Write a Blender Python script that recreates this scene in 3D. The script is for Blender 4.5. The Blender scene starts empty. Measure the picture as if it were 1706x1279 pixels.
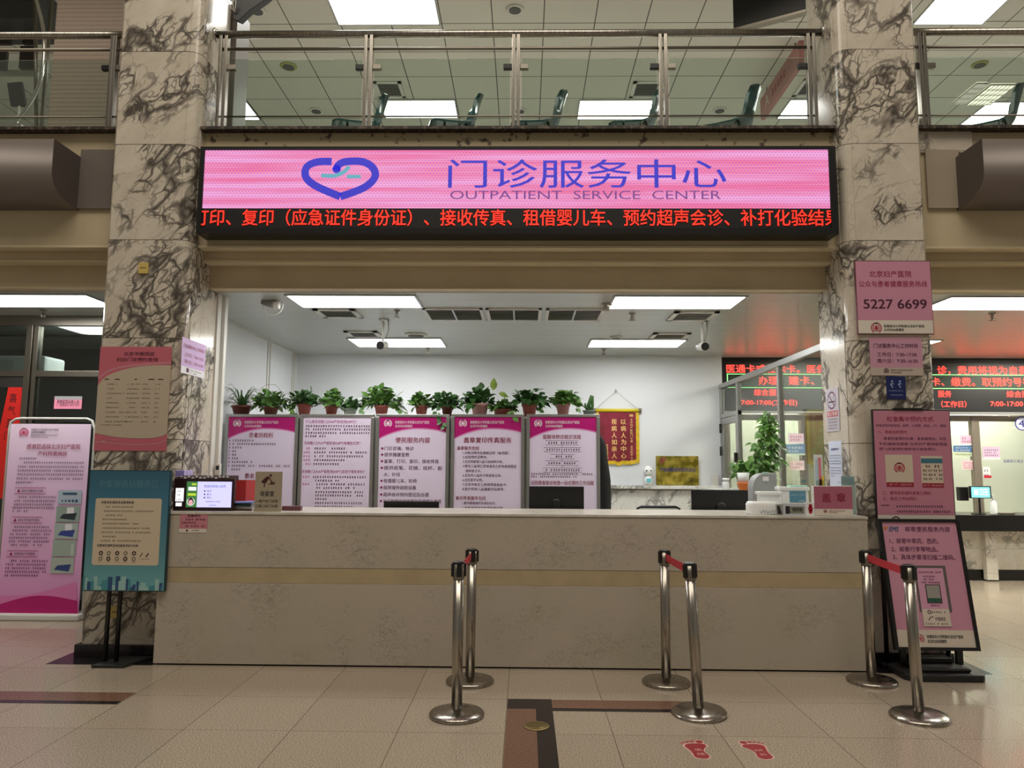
import bpy, bmesh, math, random
from mathutils import Vector, Matrix

# ------------------------------------------------------------------ camera
sc = bpy.context.scene
COL = sc.collection
IW, IH, FPX = 1706, 1279, 1230.0
PITCH, YAW, ROLL = math.atan(133 / FPX), math.atan(21 / FPX), 0.0062
EYE = Vector((0, 0, 1.45))
FW = Vector((-math.sin(YAW) * math.cos(PITCH), math.cos(YAW) * math.cos(PITCH), math.sin(PITCH)))
R0 = FW.cross(Vector((0, 0, 1))).normalized(); U0 = R0.cross(FW)
RT = R0 * math.cos(ROLL) + U0 * math.sin(ROLL)
UP = -R0 * math.sin(ROLL) + U0 * math.cos(ROLL)
cd = bpy.data.cameras.new('camera'); cam = bpy.data.objects.new('camera', cd); COL.objects.link(cam)
cd.sensor_width = 36.0; cd.lens = 36.0 * FPX / IW; cd.clip_end = 100
cam.matrix_world = Matrix(((RT.x, UP.x, -FW.x, EYE.x), (RT.y, UP.y, -FW.y, EYE.y), (RT.z, UP.z, -FW.z, EYE.z), (0, 0, 0, 1)))
sc.camera = cam

def at(px, py, x=None, y=None, z=None):
    """world point seen at a photo pixel on the real plane x=, y= or z="""
    r = FW + RT * ((px - 853) / FPX) - UP * ((py - 639.5) / FPX)
    if y is not None: t = (y - EYE.y) / r.y
    elif z is not None: t = (z - EYE.z) / r.z
    else: t = (x - EYE.x) / r.x
    return EYE + r * t

# ------------------------------------------------------------------ world, lights, exposure
w = bpy.data.worlds.new('world'); sc.world = w; w.use_nodes = True
w.node_tree.nodes['Background'].inputs[0].default_value = (1.0, 0.90, 0.74, 1)
w.node_tree.nodes['Background'].inputs[1].default_value = 0.20
sc.view_settings.view_transform = 'Standard'; sc.view_settings.look = 'None'
sc.view_settings.gamma = 1.0; sc.view_settings.exposure = 0.0; sc.view_settings.use_curve_mapping = False

def area(name, loc, rot, sx, sy, power, col):
    l = bpy.data.lights.new(name, 'AREA'); l.shape = 'RECTANGLE'; l.size = sx; l.size_y = sy
    l.energy = power; l.color = col
    o = bpy.data.objects.new(name, l); COL.objects.link(o); o.location = loc; o.rotation_euler = rot
    return o
# the tall entrance hall is lit from its high ceiling above and behind the viewer
area('hall_ceiling_light', (-0.3, 1.4, 9.5), (math.radians(8), 0, 0), 10, 4, 520, (1.0, 0.91, 0.78))
LAMP = 14.0          # radiance of the recessed ceiling panels
UPLAMP = 12.0

# ------------------------------------------------------------------ helpers
def lin(c):
    return tuple(((v / 255) / 12.92 if v / 255 <= 0.04045 else ((v / 255 + 0.055) / 1.055) ** 2.4) for v in c)

MATS = {}
def mat(name, rgb, rough=0.5, metal=0.0, emit=0.0, spec=0.5, coat=0.0, alpha=1.0):
    if name in MATS: return MATS[name]
    m = bpy.data.materials.new(name); m.use_nodes = True
    b = m.node_tree.nodes['Principled BSDF']; c = lin(rgb) + (1,)
    b.inputs['Base Color'].default_value = c; b.inputs['Roughness'].default_value = rough
    b.inputs['Metallic'].default_value = metal; b.inputs['Specular IOR Level'].default_value = spec
    b.inputs['Coat Weight'].default_value = coat; b.inputs['Coat Roughness'].default_value = 0.08
    if emit:
        b.inputs['Emission Color'].default_value = c; b.inputs['Emission Strength'].default_value = emit
    MATS[name] = m
    return m

class NT:
    """small wrapper that makes node graphs short to write"""
    def __init__(s, m):
        s.m = m; s.t = m.node_tree; s.b = s.t.nodes['Principled BSDF']
    def n(s, typ, **kw):
        x = s.t.nodes.new('ShaderNode' + typ)
        for k, v in kw.items():
            if k.startswith('i_'): x.inputs[k[2:].replace('_', ' ')].default_value = v
            else: setattr(x, k, v)
        return x
    def l(s, a, b): s.t.links.new(a, b)
    def math(s, op, a, b=None, c=None):
        x = s.n('Math', operation=op)
        for i, v in enumerate((a, b, c)):
            if v is None: continue
            if isinstance(v, (int, float)): x.inputs[i].default_value = v
            else: s.l(v, x.inputs[i])
        return x.outputs[0]
    def mix(s, f, a, b):
        x = s.n('Mix', data_type='RGBA')
        for i, v in ((0, f), (6, a), (7, b)):
            if isinstance(v, (int, float)): x.inputs[i].default_value = v
            elif isinstance(v, tuple): x.inputs[i].default_value = v if len(v) == 4 else v + (1,)
            else: s.l(v, x.inputs[i])
        return x.outputs[2]
    def ramp(s, f, stops):
        x = s.n('ValToRGB'); e = x.color_ramp.elements
        while len(e) < len(stops): e.new(0.5)
        for i, (p, c) in enumerate(stops):
            e[i].position = p; e[i].color = (c, c, c, 1) if isinstance(c, (int, float)) else c + (1,)
        s.l(f, x.inputs[0]); return x.outputs[0]

def marble(name, base, base2, vein, scale, slab=None, z0=0.0, rough=0.16, dense=0.5, lean=38.0):
    """breccia marble: clean pale pebbles cut by leaning bands of dark vein network"""
    m = mat(name, (200, 200, 200), rough); g = NT(m)
    p = co = g.n('TexCoord').outputs['Object']
    if slab:
        sep = g.n('SeparateXYZ'); g.l(co, sep.inputs[0])
        row = g.math('FLOOR', g.math('DIVIDE', g.math('SUBTRACT', sep.outputs[2], z0), slab))
        off = g.n('CombineXYZ'); g.l(g.math('MULTIPLY', row, 3.71), off.inputs[0]); g.l(g.math('MULTIPLY', row, 1.93), off.inputs[1])
        add = g.n('VectorMath', operation='ADD'); g.l(co, add.inputs[0]); g.l(off.outputs[0], add.inputs[1]); p = add.outputs[0]
    r1 = g.n('Mapping'); r1.inputs['Rotation'].default_value = (math.radians(lean) * 0.6, -math.radians(lean), 0.0); g.l(p, r1.inputs[0])
    r2 = g.n('Mapping'); r2.inputs['Scale'].default_value = (scale, scale, scale * 0.5); g.l(r1.outputs[0], r2.inputs[0])
    nz = g.n('TexNoise', i_Scale=2.2, i_Detail=3.0, i_Roughness=0.55); g.l(r2.outputs[0], nz.inputs['Vector'])
    vm = g.n('VectorMath', operation='SCALE'); g.l(nz.outputs['Color'], vm.inputs[0]); vm.inputs['Scale'].default_value = 0.55
    ad = g.n('VectorMath', operation='ADD'); g.l(r2.outputs[0], ad.inputs[0]); g.l(vm.outputs[0], ad.inputs[1])
    n2 = g.n('TexNoise', i_Scale=1.05, i_Detail=2.0); g.l(ad.outputs[0], n2.inputs['Vector'])
    band = g.ramp(n2.outputs['Fac'], [(0.52 - 0.06 * dense, 0.0), (0.59 - 0.04 * dense, 1.0)])
    def edge(sc, w0, w1):
        v = g.n('TexVoronoi', feature='DISTANCE_TO_EDGE', i_Scale=sc); g.l(ad.outputs[0], v.inputs['Vector'])
        wd = g.math('ADD', w0, g.math('MULTIPLY', band, w1))
        return g.math('MAXIMUM', g.math('SUBTRACT', 1.0, g.math('DIVIDE', v.outputs['Distance'], wd)), 0.0)
    e1 = g.math('MULTIPLY', g.math('POWER', edge(1.3, 0.009, 0.05), 0.45), g.math('ADD', 0.30, g.math('MULTIPLY', band, 0.70)))
    e2 = g.math('MULTIPLY', g.math('POWER', edge(3.4, 0.012, 0.055), 0.45), band)
    e3 = g.math('MULTIPLY', g.math('POWER', edge(8.0, 0.01, 0.07), 0.6), g.math('MULTIPLY', band, 0.8))
    n3 = g.n('TexNoise', i_Scale=3.0, i_Detail=6.0, i_Roughness=0.65); g.l(ad.outputs[0], n3.inputs['Vector'])
    blot = g.math('MULTIPLY', g.ramp(n3.outputs['Fac'], [(0.60, 0.0), (0.66, 0.95)]), band)
    v = g.math('MINIMUM', g.math('MAXIMUM', g.math('MAXIMUM', e1, e2), g.math('MAXIMUM', e3, blot)), 1.0)
    v = g.math('MULTIPLY', v, 0.35 + 0.6 * dense)
    bc = g.mix(g.ramp(n3.outputs['Fac'], [(0.35, 0.0), (0.65, 1.0)]), lin(base), lin(base2))
    col = g.mix(v, bc, lin(vein))
    if slab:
        fr = g.math('FRACT', g.math('DIVIDE', g.math('SUBTRACT', sep.outputs[2], z0), slab))
        col = g.mix(g.math('LESS_THAN', fr, 0.006), col, lin((60, 52, 44)))
    g.l(col, g.b.inputs['Base Color'])
    return m

def counter_stone(name, base, base2, dark):
    """pale stone with faint scratchy dark wisps"""
    m = mat(name, base, 0.42); g = NT(m); co = g.n('TexCoord').outputs['Object']
    n1 = g.n('TexNoise', i_Scale=1.7, i_Detail=4.0); g.l(co, n1.inputs['Vector'])
    mp = g.n('Mapping'); mp.inputs['Scale'].default_value = (1, 1, 1.7); g.l(co, mp.inputs[0])
    n2 = g.n('TexNoise', i_Scale=26.0, i_Detail=6.0, i_Roughness=0.7, i_Distortion=1.6); g.l(mp.outputs[0], n2.inputs['Vector'])
    n3 = g.n('TexNoise', i_Scale=3.1, i_Detail=3.0); g.l(co, n3.inputs['Vector'])
    n4 = g.n('TexNoise', i_Scale=5.0, i_Detail=5.0, i_Distortion=2.2); g.l(mp.outputs[0], n4.inputs['Vector'])
    c = g.mix(g.ramp(n1.outputs['Fac'], [(0.4, 0.0), (0.6, 1.0)]), lin(base), lin(base2))
    wisp = g.math('MULTIPLY', g.ramp(n2.outputs['Fac'], [(0.50, 0.0), (0.66, 1.0)]), g.ramp(n3.outputs['Fac'], [(0.42, 0.05), (0.62, 0.5)]))
    line = g.math('MULTIPLY', g.math('LESS_THAN', g.math('ABSOLUTE', g.math('SUBTRACT', n4.outputs['Fac'], 0.5)), 0.006), g.ramp(n3.outputs['Fac'], [(0.5, 0.0), (0.62, 0.5)]))
    g.l(g.mix(g.math('MAXIMUM', wisp, line), c, lin(dark)), g.b.inputs['Base Color'])
    return m

def noisy(name, a, b, scale, rough=0.5, detail=4.0, lo=0.4, hi=0.6, metal=0.0, bump=0.0, stretch=None):
    m = mat(name, a, rough, metal); g = NT(m)
    co = g.n('TexCoord').outputs['Object']
    if stretch:
        mp = g.n('Mapping'); mp.inputs['Scale'].default_value = stretch; g.l(co, mp.inputs[0]); co = mp.outputs[0]
    nz = g.n('TexNoise', i_Scale=scale, i_Detail=detail); g.l(co, nz.inputs['Vector'])
    g.l(g.mix(g.ramp(nz.outputs['Fac'], [(lo, 0.0), (hi, 1.0)]), lin(a), lin(b)), g.b.inputs['Base Color'])
    if bump:
        bp = g.n('Bump', i_Strength=bump, i_Distance=0.01); g.l(nz.outputs['Fac'], bp.inputs['Height']); g.l(bp.outputs[0], g.b.inputs['Normal'])
    return m

def glass(name, tint=(235, 245, 240), refl=0.10, rough=0.02, k=1.0):
    m = bpy.data.materials.new(name); m.use_nodes = True; t = m.node_tree
    for x in list(t.nodes):
        if x.type != 'OUTPUT_MATERIAL': t.nodes.remove(x)
    out = t.nodes[0]
    tr = t.nodes.new('ShaderNodeBsdfTransparent'); tr.inputs[0].default_value = lin(tint) + (1,)
    gl = t.nodes.new('ShaderNodeBsdfGlossy'); gl.inputs['Roughness'].default_value = rough
    fr = t.nodes.new('ShaderNodeFresnel'); fr.inputs[0].default_value = 1.45
    ad = t.nodes.new('ShaderNodeMath'); ad.operation = 'MULTIPLY_ADD'; ad.inputs[1].default_value = k; ad.inputs[2].default_value = refl
    mx = t.nodes.new('ShaderNodeMixShader')
    t.links.new(fr.outputs[0], ad.inputs[0]); t.links.new(ad.outputs[0], mx.inputs[0])
    t.links.new(tr.outputs[0], mx.inputs[1]); t.links.new(gl.outputs[0], mx.inputs[2]); t.links.new(mx.outputs[0], out.inputs[0])
    return m

class MB:
    """collects shapes (world or parent-local coordinates) into ONE mesh object"""
    def __init__(s): s.v = []; s.f = []; s.sm = []; s.mi = []; s.cur = 0
    def add(s, vs, fs, smooth=False):
        k = len(s.v); s.v += [Vector(p) for p in vs]
        for f in fs: s.f.append([i + k for i in f]); s.sm.append(smooth); s.mi.append(s.cur)
        return s
    def box(s, x0, x1, y0, y1, z0, z1):
        if x0 > x1: x0, x1 = x1, x0
        if y0 > y1: y0, y1 = y1, y0
        if z0 > z1: z0, z1 = z1, z0
        return s.add([(x0, y0, z0), (x1, y0, z0), (x1, y1, z0), (x0, y1, z0), (x0, y0, z1), (x1, y0, z1), (x1, y1, z1), (x0, y1, z1)],
                     [(0, 3, 2, 1), (4, 5, 6, 7), (0, 1, 5, 4), (1, 2, 6, 5), (2, 3, 7, 6), (3, 0, 4, 7)])
    def prism(s, pts, vec, smooth=False):
        """closed polygon (3-D points) extruded along vec"""
        n = len(pts); vec = Vector(vec); P = [Vector(p) for p in pts]
        nm = Vector((0, 0, 0))
        for i in range(n): nm += P[i].cross(P[(i + 1) % n])
        if nm.dot(vec) > 0: P.reverse()
        s.add(P + [p + vec for p in P], [tuple(range(n)), tuple(range(2 * n - 1, n - 1, -1))])
        k = len(s.v) - 2 * n
        for i in range(n):
            j = (i + 1) % n; s.f.append([k + j, k + i, k + n + i, k + n + j]); s.sm.append(smooth); s.mi.append(s.cur)
        return s
    def tube(s, path, r, n=10, caps=True, smooth=True):
        P = [Vector(p) for p in path]; rr = r if isinstance(r, (list, tuple)) else [r] * len(P)
        rings = []; prev = None
        for i, p in enumerate(P):
            t = ((P[i + 1] - p) if i == 0 else (p - P[i - 1]) if i == len(P) - 1 else (P[i + 1] - P[i - 1])).normalized()
            if prev is None:
                a = Vector((0, 0, 1)) if abs(t.z) < 0.9 else Vector((1, 0, 0))
                u = t.cross(a).normalized()
            else: u = (prev - t * prev.dot(t)).normalized()
            prev = u; v = t.cross(u)
            rings.append([p + (u * math.cos(2 * math.pi * k / n) + v * math.sin(2 * math.pi * k / n)) * rr[i] for k in range(n)])
        vs = [q for ring in rings for q in ring]; fs = []
        for i in range(len(P) - 1):
            for k in range(n): fs.append((i * n + k, i * n + (k + 1) % n, (i + 1) * n + (k + 1) % n, (i + 1) * n + k))
        s.add(vs, fs, smooth)
        if caps:
            b = len(s.v) - len(vs); s.f.append([b + k for k in range(n - 1, -1, -1)]); s.f.append([b + (len(P) - 1) * n + k for k in range(n)]); s.sm += [False, False]; s.mi += [s.cur] * 2
        return s
    def lathe(s, prof, c, n=24, smooth=True):
        """profile of (r, z) from bottom to top around the vertical axis through c"""
        c = Vector(c); vs = []; fs = []
        for r, z in prof:
            for k in range(n): a = 2 * math.pi * k / n; vs.append(c + Vector((r * math.cos(a), r * math.sin(a), z)))
        for i in range(len(prof) - 1):
            for k in range(n): fs.append((i * n + k, i * n + (k + 1) % n, (i + 1) * n + (k + 1) % n, (i + 1) * n + k))
        s.add(vs, fs, smooth); b = len(s.v) - len(vs)
        s.f.append([b + k for k in range(n - 1, -1, -1)]); s.f.append([b + (len(prof) - 1) * n + k for k in range(n)]); s.sm += [False, False]; s.mi += [s.cur] * 2
        return s
    def grid(s, rows, smooth=True):
        """rows of equal length of points -> sheet"""
        n = len(rows[0]); vs = [p for r in rows for p in r]
        return s.add(vs, [(i * n + k, i * n + k + 1, (i + 1) * n + k + 1, (i + 1) * n + k) for i in range(len(rows) - 1) for k in range(n - 1)], smooth)
    def build(s, name, m, parent=None, origin=None, bevel=0.0, seg=2):
        inv = Matrix.Identity(4)
        if parent is not None and parent.name in WORLD: inv = WORLD[parent.name].inverted()
        elif origin is not None: inv = Matrix.Translation(-Vector(origin))
        me = bpy.data.meshes.new(name)
        me.from_pydata([inv @ p for p in s.v], [], s.f)
        me.polygons.foreach_set('use_smooth', s.sm); me.polygons.foreach_set('material_index', s.mi)
        for x in (m if isinstance(m, (list, tuple)) else [m]): me.materials.append(x)
        if bevel:
            bm = bmesh.new(); bm.from_mesh(me)
            ed = [e for e in bm.edges if len(e.link_faces) == 2 and e.calc_face_angle(0) > 0.6]
            bmesh.ops.bevel(bm, geom=ed, offset=bevel, segments=seg, affect='EDGES', profile=0.5, clamp_overlap=True)
            for f in bm.faces: f.smooth = False
            bm.to_mesh(me); bm.free()
        me.update()
        o = bpy.data.objects.new(name, me); COL.objects.link(o)
        if parent is not None:
            o.parent = parent; WORLD[o.name] = WORLD.get(parent.name, Matrix.Identity(4))
        elif origin is not None:
            o.location = origin; WORLD[o.name] = Matrix.Translation(Vector(origin))
        else: WORLD[o.name] = Matrix.Identity(4)
        return o

WORLD = {}
def tag(o, label, cat, group=None, kind=None):
    if label: o['label'] = label
    if cat: o['category'] = cat
    if group: o['group'] = group
    if kind: o['kind'] = kind
    return o
def thing(name, label, cat, loc=(0, 0, 0), group=None):
    o = bpy.data.objects.new(name, None); COL.objects.link(o); o.empty_display_size = 0.05
    o.location = loc; WORLD[o.name] = Matrix.Translation(Vector(loc))
    return tag(o, label, cat, group)
def struct(name, mb, m, bevel=0.0):
    o = mb.build(name, m, bevel=bevel); o['kind'] = 'structure'; return o
def dup(root, loc, rot=None, label=None, group=None):
    r = root.copy(); COL.objects.link(r); r.location = loc
    if rot is not None: r.rotation_euler = rot
    if label: r['label'] = label
    if group: r['group'] = group
    for ch in list(root.children):
        c = ch.copy(); COL.objects.link(c); c.parent = r
        for gc in ch.children:
            d = gc.copy(); COL.objects.link(d); d.parent = c
    return r

# ------------------------------------------------------------------ lettering
_tc = bpy.data.curves.new('type', 'FONT'); _to = bpy.data.objects.new('type', _tc); COL.objects.link(_to)
_tcache = {}
def glyphs(txt, bold=0.0, shear=0.0, res=3):
    key = (txt, bold, shear, res)
    if key not in _tcache:
        _tc.body = txt; _tc.offset = bold; _tc.shear = shear; _tc.resolution_u = res; _tc.size = 1
        dg = bpy.context.evaluated_depsgraph_get(); dg.update()
        me = bpy.data.meshes.new_from_object(_to.evaluated_get(dg))
        vs = [(v.co.x, v.co.y) for v in me.vertices]; fs = [tuple(p.vertices) for p in me.polygons]
        bpy.data.meshes.remove(me)
        if not vs: vs = [(0, 0), (1, 0), (1, 1)]; fs = []
        _tcache[key] = (vs, fs, min(v[0] for v in vs), max(v[0] for v in vs), min(v[1] for v in vs), max(v[1] for v in vs))
    return _tcache[key]

class Board:
    """flat face in space: origin at its top-left corner, u right, v down, n towards the reader; photo pixels map linearly onto it"""
    def __init__(s, o, u, v, n, px):
        s.o = Vector(o); s.U = Vector(u); s.V = Vector(v); s.w = s.U.length; s.h = s.V.length
        s.u = s.U.normalized(); s.v = s.V.normalized(); s.n = Vector(n).normalized(); s.px = px
    def p(s, px, py, d=0.0):
        x0, y0, x1, y1 = s.px
        return s.o + s.U * ((px - x0) / (x1 - x0)) + s.V * ((py - y0) / (y1 - y0)) + s.n * d
    def slab(s, mb, x0, y0, x1, y1, d0, d1):
        return mb.prism([s.p(x0, y0, d0), s.p(x1, y0, d0), s.p(x1, y1, d0), s.p(x0, y1, d0)], s.n * (d1 - d0))
    def poly(s, mb, pts, d, thick=0.0006):
        return mb.prism([s.p(x, y, d) for x, y in pts], s.n * thick)
    def stroke(s, mb, pts, wpx, d, closed=False):
        """a line of constant width drawn on the board"""
        n = len(pts); L = []; R = []
        for i, (x, y) in enumerate(pts):
            if closed: a = pts[i - 1]; b = pts[(i + 1) % n]
            else: a = pts[max(i - 1, 0)]; b = pts[min(i + 1, n - 1)]
            dx, dy = b[0] - a[0], b[1] - a[1]; q = math.hypot(dx, dy) or 1
            L.append(s.p(x - dy / q * wpx / 2, y + dx / q * wpx / 2, d)); R.append(s.p(x + dy / q * wpx / 2, y - dx / q * wpx / 2, d))
        k = len(L); fs = [(i, i + 1, k + i + 1, k + i) for i in range(k - 1)]
        if closed: fs.append((k - 1, 0, k, 2 * k - 1))
        return mb.add(L + R, fs)
    def ring(s, mb, cx, cy, r, wpx, d, a0=0, a1=360, n=24):
        return s.stroke(mb, [(cx + r * math.cos(math.radians(a0 + (a1 - a0) * i / n)), cy + r * math.sin(math.radians(a0 + (a1 - a0) * i / n))) for i in range(n + 1)], wpx, d)
    def disc(s, mb, cx, cy, r, d, n=20, ry=None):
        return mb.add([s.p(cx + r * math.cos(2 * math.pi * i / n), cy + (ry or r) * math.sin(2 * math.pi * i / n), d) for i in range(n)], [tuple(range(n))])
    def text(s, mb, txt, x0, yc, h, x1=None, align='l', bold=0.0, d=0.004, shear=0.0, clip=None, res=3):
        """glyphs of pixel height h centred on row yc, from x0 (to x1 when given)"""
        wide = bold if bold > 0.004 else 0.0            # heavier strokes: the same glyphs set twice, a hair apart
        vs, fs, a, b, lo, hi = glyphs(txt, 0.0 if wide else bold, shear, res)
        if wide:
            k_ = len(vs); w_ = wide * 0.5
            vs = [(x - w_, y) for x, y in vs] + [(x + w_, y + w_ * 0.5) for x, y in vs]
            fs = list(fs) + [tuple(i + k_ for i in f) for f in fs]; a -= w_; b += w_
        cjk = any(ord(c) > 0x2e80 for c in txt)
        glo, ghi = (-0.08, 0.84) if cjk else (-0.01, 0.70)
        ky = h / (ghi - glo); kx = ky
        if x1 is not None: kx = (x1 - x0) / (b - a)
        elif align == 'c': x0 = x0 - (b - a) * kx / 2
        elif align == 'r': x0 = x0 - (b - a) * kx
        pts = [(x0 + (x - a) * kx, yc + h / 2 - (y - glo) * ky) for x, y in vs]
        if clip:
            bm = bmesh.new(); bv = [bm.verts.new((x, y, 0)) for x, y in pts]
            for f in fs:
                try: bm.faces.new([bv[i] for i in f])
                except ValueError: pass
            for cx, sg in ((clip[0], -1), (clip[1], 1)):
                bmesh.ops.bisect_plane(bm, geom=bm.verts[:] + bm.edges[:] + bm.faces[:], plane_co=(cx, 0, 0), plane_no=(sg, 0, 0), clear_outer=True)
            bm.verts.index_update()
            pts = [(v.co.x, v.co.y) for v in bm.verts]; fs = [tuple(v.index for v in f.verts) for f in bm.faces]; bm.free()
        half = len(glyphs(txt, 0.0, shear, res)[0]) if wide and not clip else len(pts)
        mb.add([s.p(x, y, d + (0.0004 if i >= half else 0.0)) for i, (x, y) in enumerate(pts)], fs)
        return mb
    def small(s, mb, x0, x1, yc, h, d=0.004, seed=0, gap=0.22):
        """a row of print too small to read in the photo: blurred character marks"""
        r = random.Random(seed * 7 + int(x0 * 3 + yc * 11)); x = x0
        while x < x1 - h * 0.4:
            cw = h * r.uniform(0.75, 1.0)
            if r.random() > 0.07:
                for k in range(3):
                    yy = yc - h / 2 + h * (0.1 + 0.33 * k); a = r.uniform(0, 0.3); b = r.uniform(0.6, 1)
                    s.q(mb, x + cw * a, yy, min(x + cw * b, x1), yy + h * 0.17, d)
                xx = x + cw * r.uniform(0.2, 0.7); s.q(mb, xx, yc - h / 2, xx + h * 0.15, yc + h / 2, d)
            x += cw + h * gap
        return mb
    def q(s, mb, x0, y0, x1, y1, d):
        return mb.add([s.p(x0, y0, d), s.p(x0, y1, d), s.p(x1, y1, d), s.p(x1, y0, d)], [(0, 1, 2, 3)])
    def emblem(s, mb, cx, cy, r, d=0.004):
        """round hospital emblem: two laurel arcs, a ring and a figure cradled in the middle"""
        s.ring(mb, cx, cy, r, r * 0.22, d, 120, 290); s.ring(mb, cx, cy, r, r * 0.22, d, -110, 60)
        s.ring(mb, cx, cy, r * 0.62, r * 0.16, d, -60, 240)
        s.poly(mb, [(cx, cy - r * 0.75), (cx + r * 0.28, cy - r * 0.1), (cx + r * 0.42, cy - r * 0.05), (cx + r * 0.2, cy + r * 0.42), (cx, cy + r * 0.3), (cx - r * 0.2, cy + r * 0.42), (cx - r * 0.42, cy - r * 0.05), (cx - r * 0.28, cy - r * 0.1)], d, 0.0003)
        return mb

def front(x0, y0, x1, y1, Y):
    """board facing the viewer (-Y) on plane Y; pixel rectangle measured at mid height / mid width"""
    ym, xm = (y0 + y1) / 2, (x0 + x1) / 2
    L, R_ = at(x0, ym, y=Y).x, at(x1, ym, y=Y).x; T, B = at(xm, y0, y=Y).z, at(xm, y1, y=Y).z
    return Board((L, Y, T), (R_ - L, 0, 0), (0, 0, B - T), (0, -1, 0), (x0, y0, x1, y1))
def side(x0, y0, x1, y1, X, sgn):
    """board on a plane X; sgn=+1 faces +X (left pillar), -1 faces -X"""
    ym = (y0 + y1) / 2; xm = (x0 + x1) / 2
    a, b = at(x0, ym, x=X).y, at(x1, ym, x=X).y; T, B = at(xm, y0, x=X).z, at(xm, y1, x=X).z
    return Board((X, a, T), (0, b - a, 0), (0, 0, B - T), (sgn, 0, 0), (x0, y0, x1, y1))
# ------------------------------------------------------------------ materials
M_PIL = marble('pillar_marble', (206, 197, 182), (190, 180, 164), (40, 30, 27), 2.0, slab=0.79, z0=0.04, dense=0.95)
M_CASH = marble('cashier_marble', (214, 206, 190), (226, 220, 208), (84, 78, 74), 3.2, slab=0.3, z0=0.1, dense=0.45)
M_DADO = marble('dado_marble', (222, 220, 216), (232, 230, 226), (70, 66, 66), 2.6, dense=0.5)
M_CTR = counter_stone('counter_stone', (184, 172, 158), (178, 169, 152), (100, 90, 79))
M_CTRBAND = noisy('counter_band_stone', (182, 164, 130), (174, 156, 124), 5.0, 0.4, 6.0)
M_CTRTOP = noisy('counter_top_stone', (206, 200, 190), (190, 184, 174), 9.0, 0.3, 6.0)
M_BLACKGR = noisy('black_granite', (20, 16, 20), (34, 28, 34), 90.0, 0.22)
M_REDGR = noisy('red_granite', (128, 96, 80), (104, 76, 64), 120.0, 0.2)
M_FASC = noisy('fascia_paint', (194, 179, 148), (186, 171, 140), 2.0, 0.55)
M_FASC_LIT = mat('fascia_edge_lit', (206, 192, 160), 0.5)  # lighter tone paints the booth light caught on the step edges
M_LEDGE = noisy('worn_ledge_paint', (44, 34, 30), (96, 82, 68), 26.0, 0.6, 8.0, 0.5, 0.62)
M_SCUFF = noisy('scuffed_fascia_paint', (186, 170, 136), (84, 70, 56), 14.0, 0.55, 9.0, 0.60, 0.68)
M_WHITE = mat('white_wall_paint', (226, 229, 233), 0.5)
M_WTRIM = mat('white_trim_paint', (214, 212, 206), 0.4)
M_STEEL = noisy('brushed_steel', (176, 170, 160), (150, 144, 136), 60.0, 0.24, 2.0, metal=1.0, stretch=(1, 1, 0.02))
M_STEELD = mat('dull_steel', (142, 136, 126), 0.34, 1.0)
M_CHROME = mat('chrome', (214, 212, 208), 0.10, 1.0)
M_ALU = mat('aluminium', (176, 176, 174), 0.36, 0.9)
M_GREYMET = mat('grey_shutter_metal', (120, 110, 104), 0.38, 0.25)
M_BLACK = mat('black_plastic', (16, 15, 16), 0.35)
M_BLACKM = mat('matt_black', (14, 13, 14), 0.7)
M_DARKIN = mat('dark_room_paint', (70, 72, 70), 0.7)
M_PINK = mat('pink_print', (226, 158, 186), 0.22)
M_PINKL = mat('pale_pink_print', (236, 196, 222), 0.3)
M_LILAC = mat('lilac_print', (240, 226, 248), 0.2)
M_MAG = mat('magenta_print', (186, 24, 116), 0.25)
M_MAGL = mat('light_magenta_print', (226, 130, 190), 0.25)
M_ROSE = mat('rose_print', (206, 108, 128), 0.35)
M_GREYW = mat('grey_white_print', (216, 208, 196), 0.35)
M_WPAPER = mat('white_paper', (232, 232, 236), 0.6)
M_INK = mat('black_ink', (34, 28, 36), 0.6)
M_INKR = mat('crimson_ink', (150, 18, 70), 0.5)
M_INKP = mat('plum_ink', (84, 26, 72), 0.5)
M_INKW = mat('white_ink', (240, 226, 236), 0.5)
M_INKB = mat('navy_ink', (38, 44, 120), 0.5)
M_TEAL = mat('teal_print', (62, 112, 132), 0.32)
M_TEALD = mat('dark_teal_print', (36, 78, 106), 0.32)
M_RED = mat('red_paper', (224, 36, 28), 0.6)
M_GLASS = glass('clear_glass', (236, 242, 238), 0.0, k=0.45)
M_GLASSB = glass('partition_glass', (240, 243, 239), 0.0, k=0.30)
M_GLASSD = glass('dark_window_glass', (206, 214, 210), 0.03)
M_LAMP = mat('lamp_diffuser', (255, 255, 252), 0.5, emit=LAMP)
M_LAMPH = mat('hall_lamp_diffuser', (255, 250, 232), 0.5, emit=LAMP * 2.9)
M_LAMPU = mat('upper_lamp_diffuser', (255, 255, 250), 0.5, emit=UPLAMP)
M_REDLED = mat('red_led', (255, 52, 42), 0.5, emit=5.5)
M_TICK = mat('ticker_led', (255, 40, 26), 0.5, emit=1.9)
M_GREENLED = mat('green_led', (150, 255, 150), 0.5, emit=1.2)
M_TERRA = noisy('terracotta_plastic', (176, 96, 86), (158, 80, 70), 8.0, 0.45)
M_DTERRA = noisy('brown_plastic', (120, 62, 50), (96, 48, 40), 8.0, 0.45)
M_SOIL = noisy('potting_soil', (46, 34, 26), (70, 52, 40), 60.0, 0.9)
M_LEAF = noisy('pothos_leaf', (58, 108, 46), (116, 158, 74), 12.0, 0.4, lo=0.3, hi=0.7)
M_LEAFD = noisy('dark_leaf', (42, 82, 40), (78, 124, 58), 12.0, 0.4, lo=0.3, hi=0.7)
M_LEAFY = noisy('yellow_green_leaf', (110, 146, 60), (160, 178, 84), 10.0, 0.42)

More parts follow.
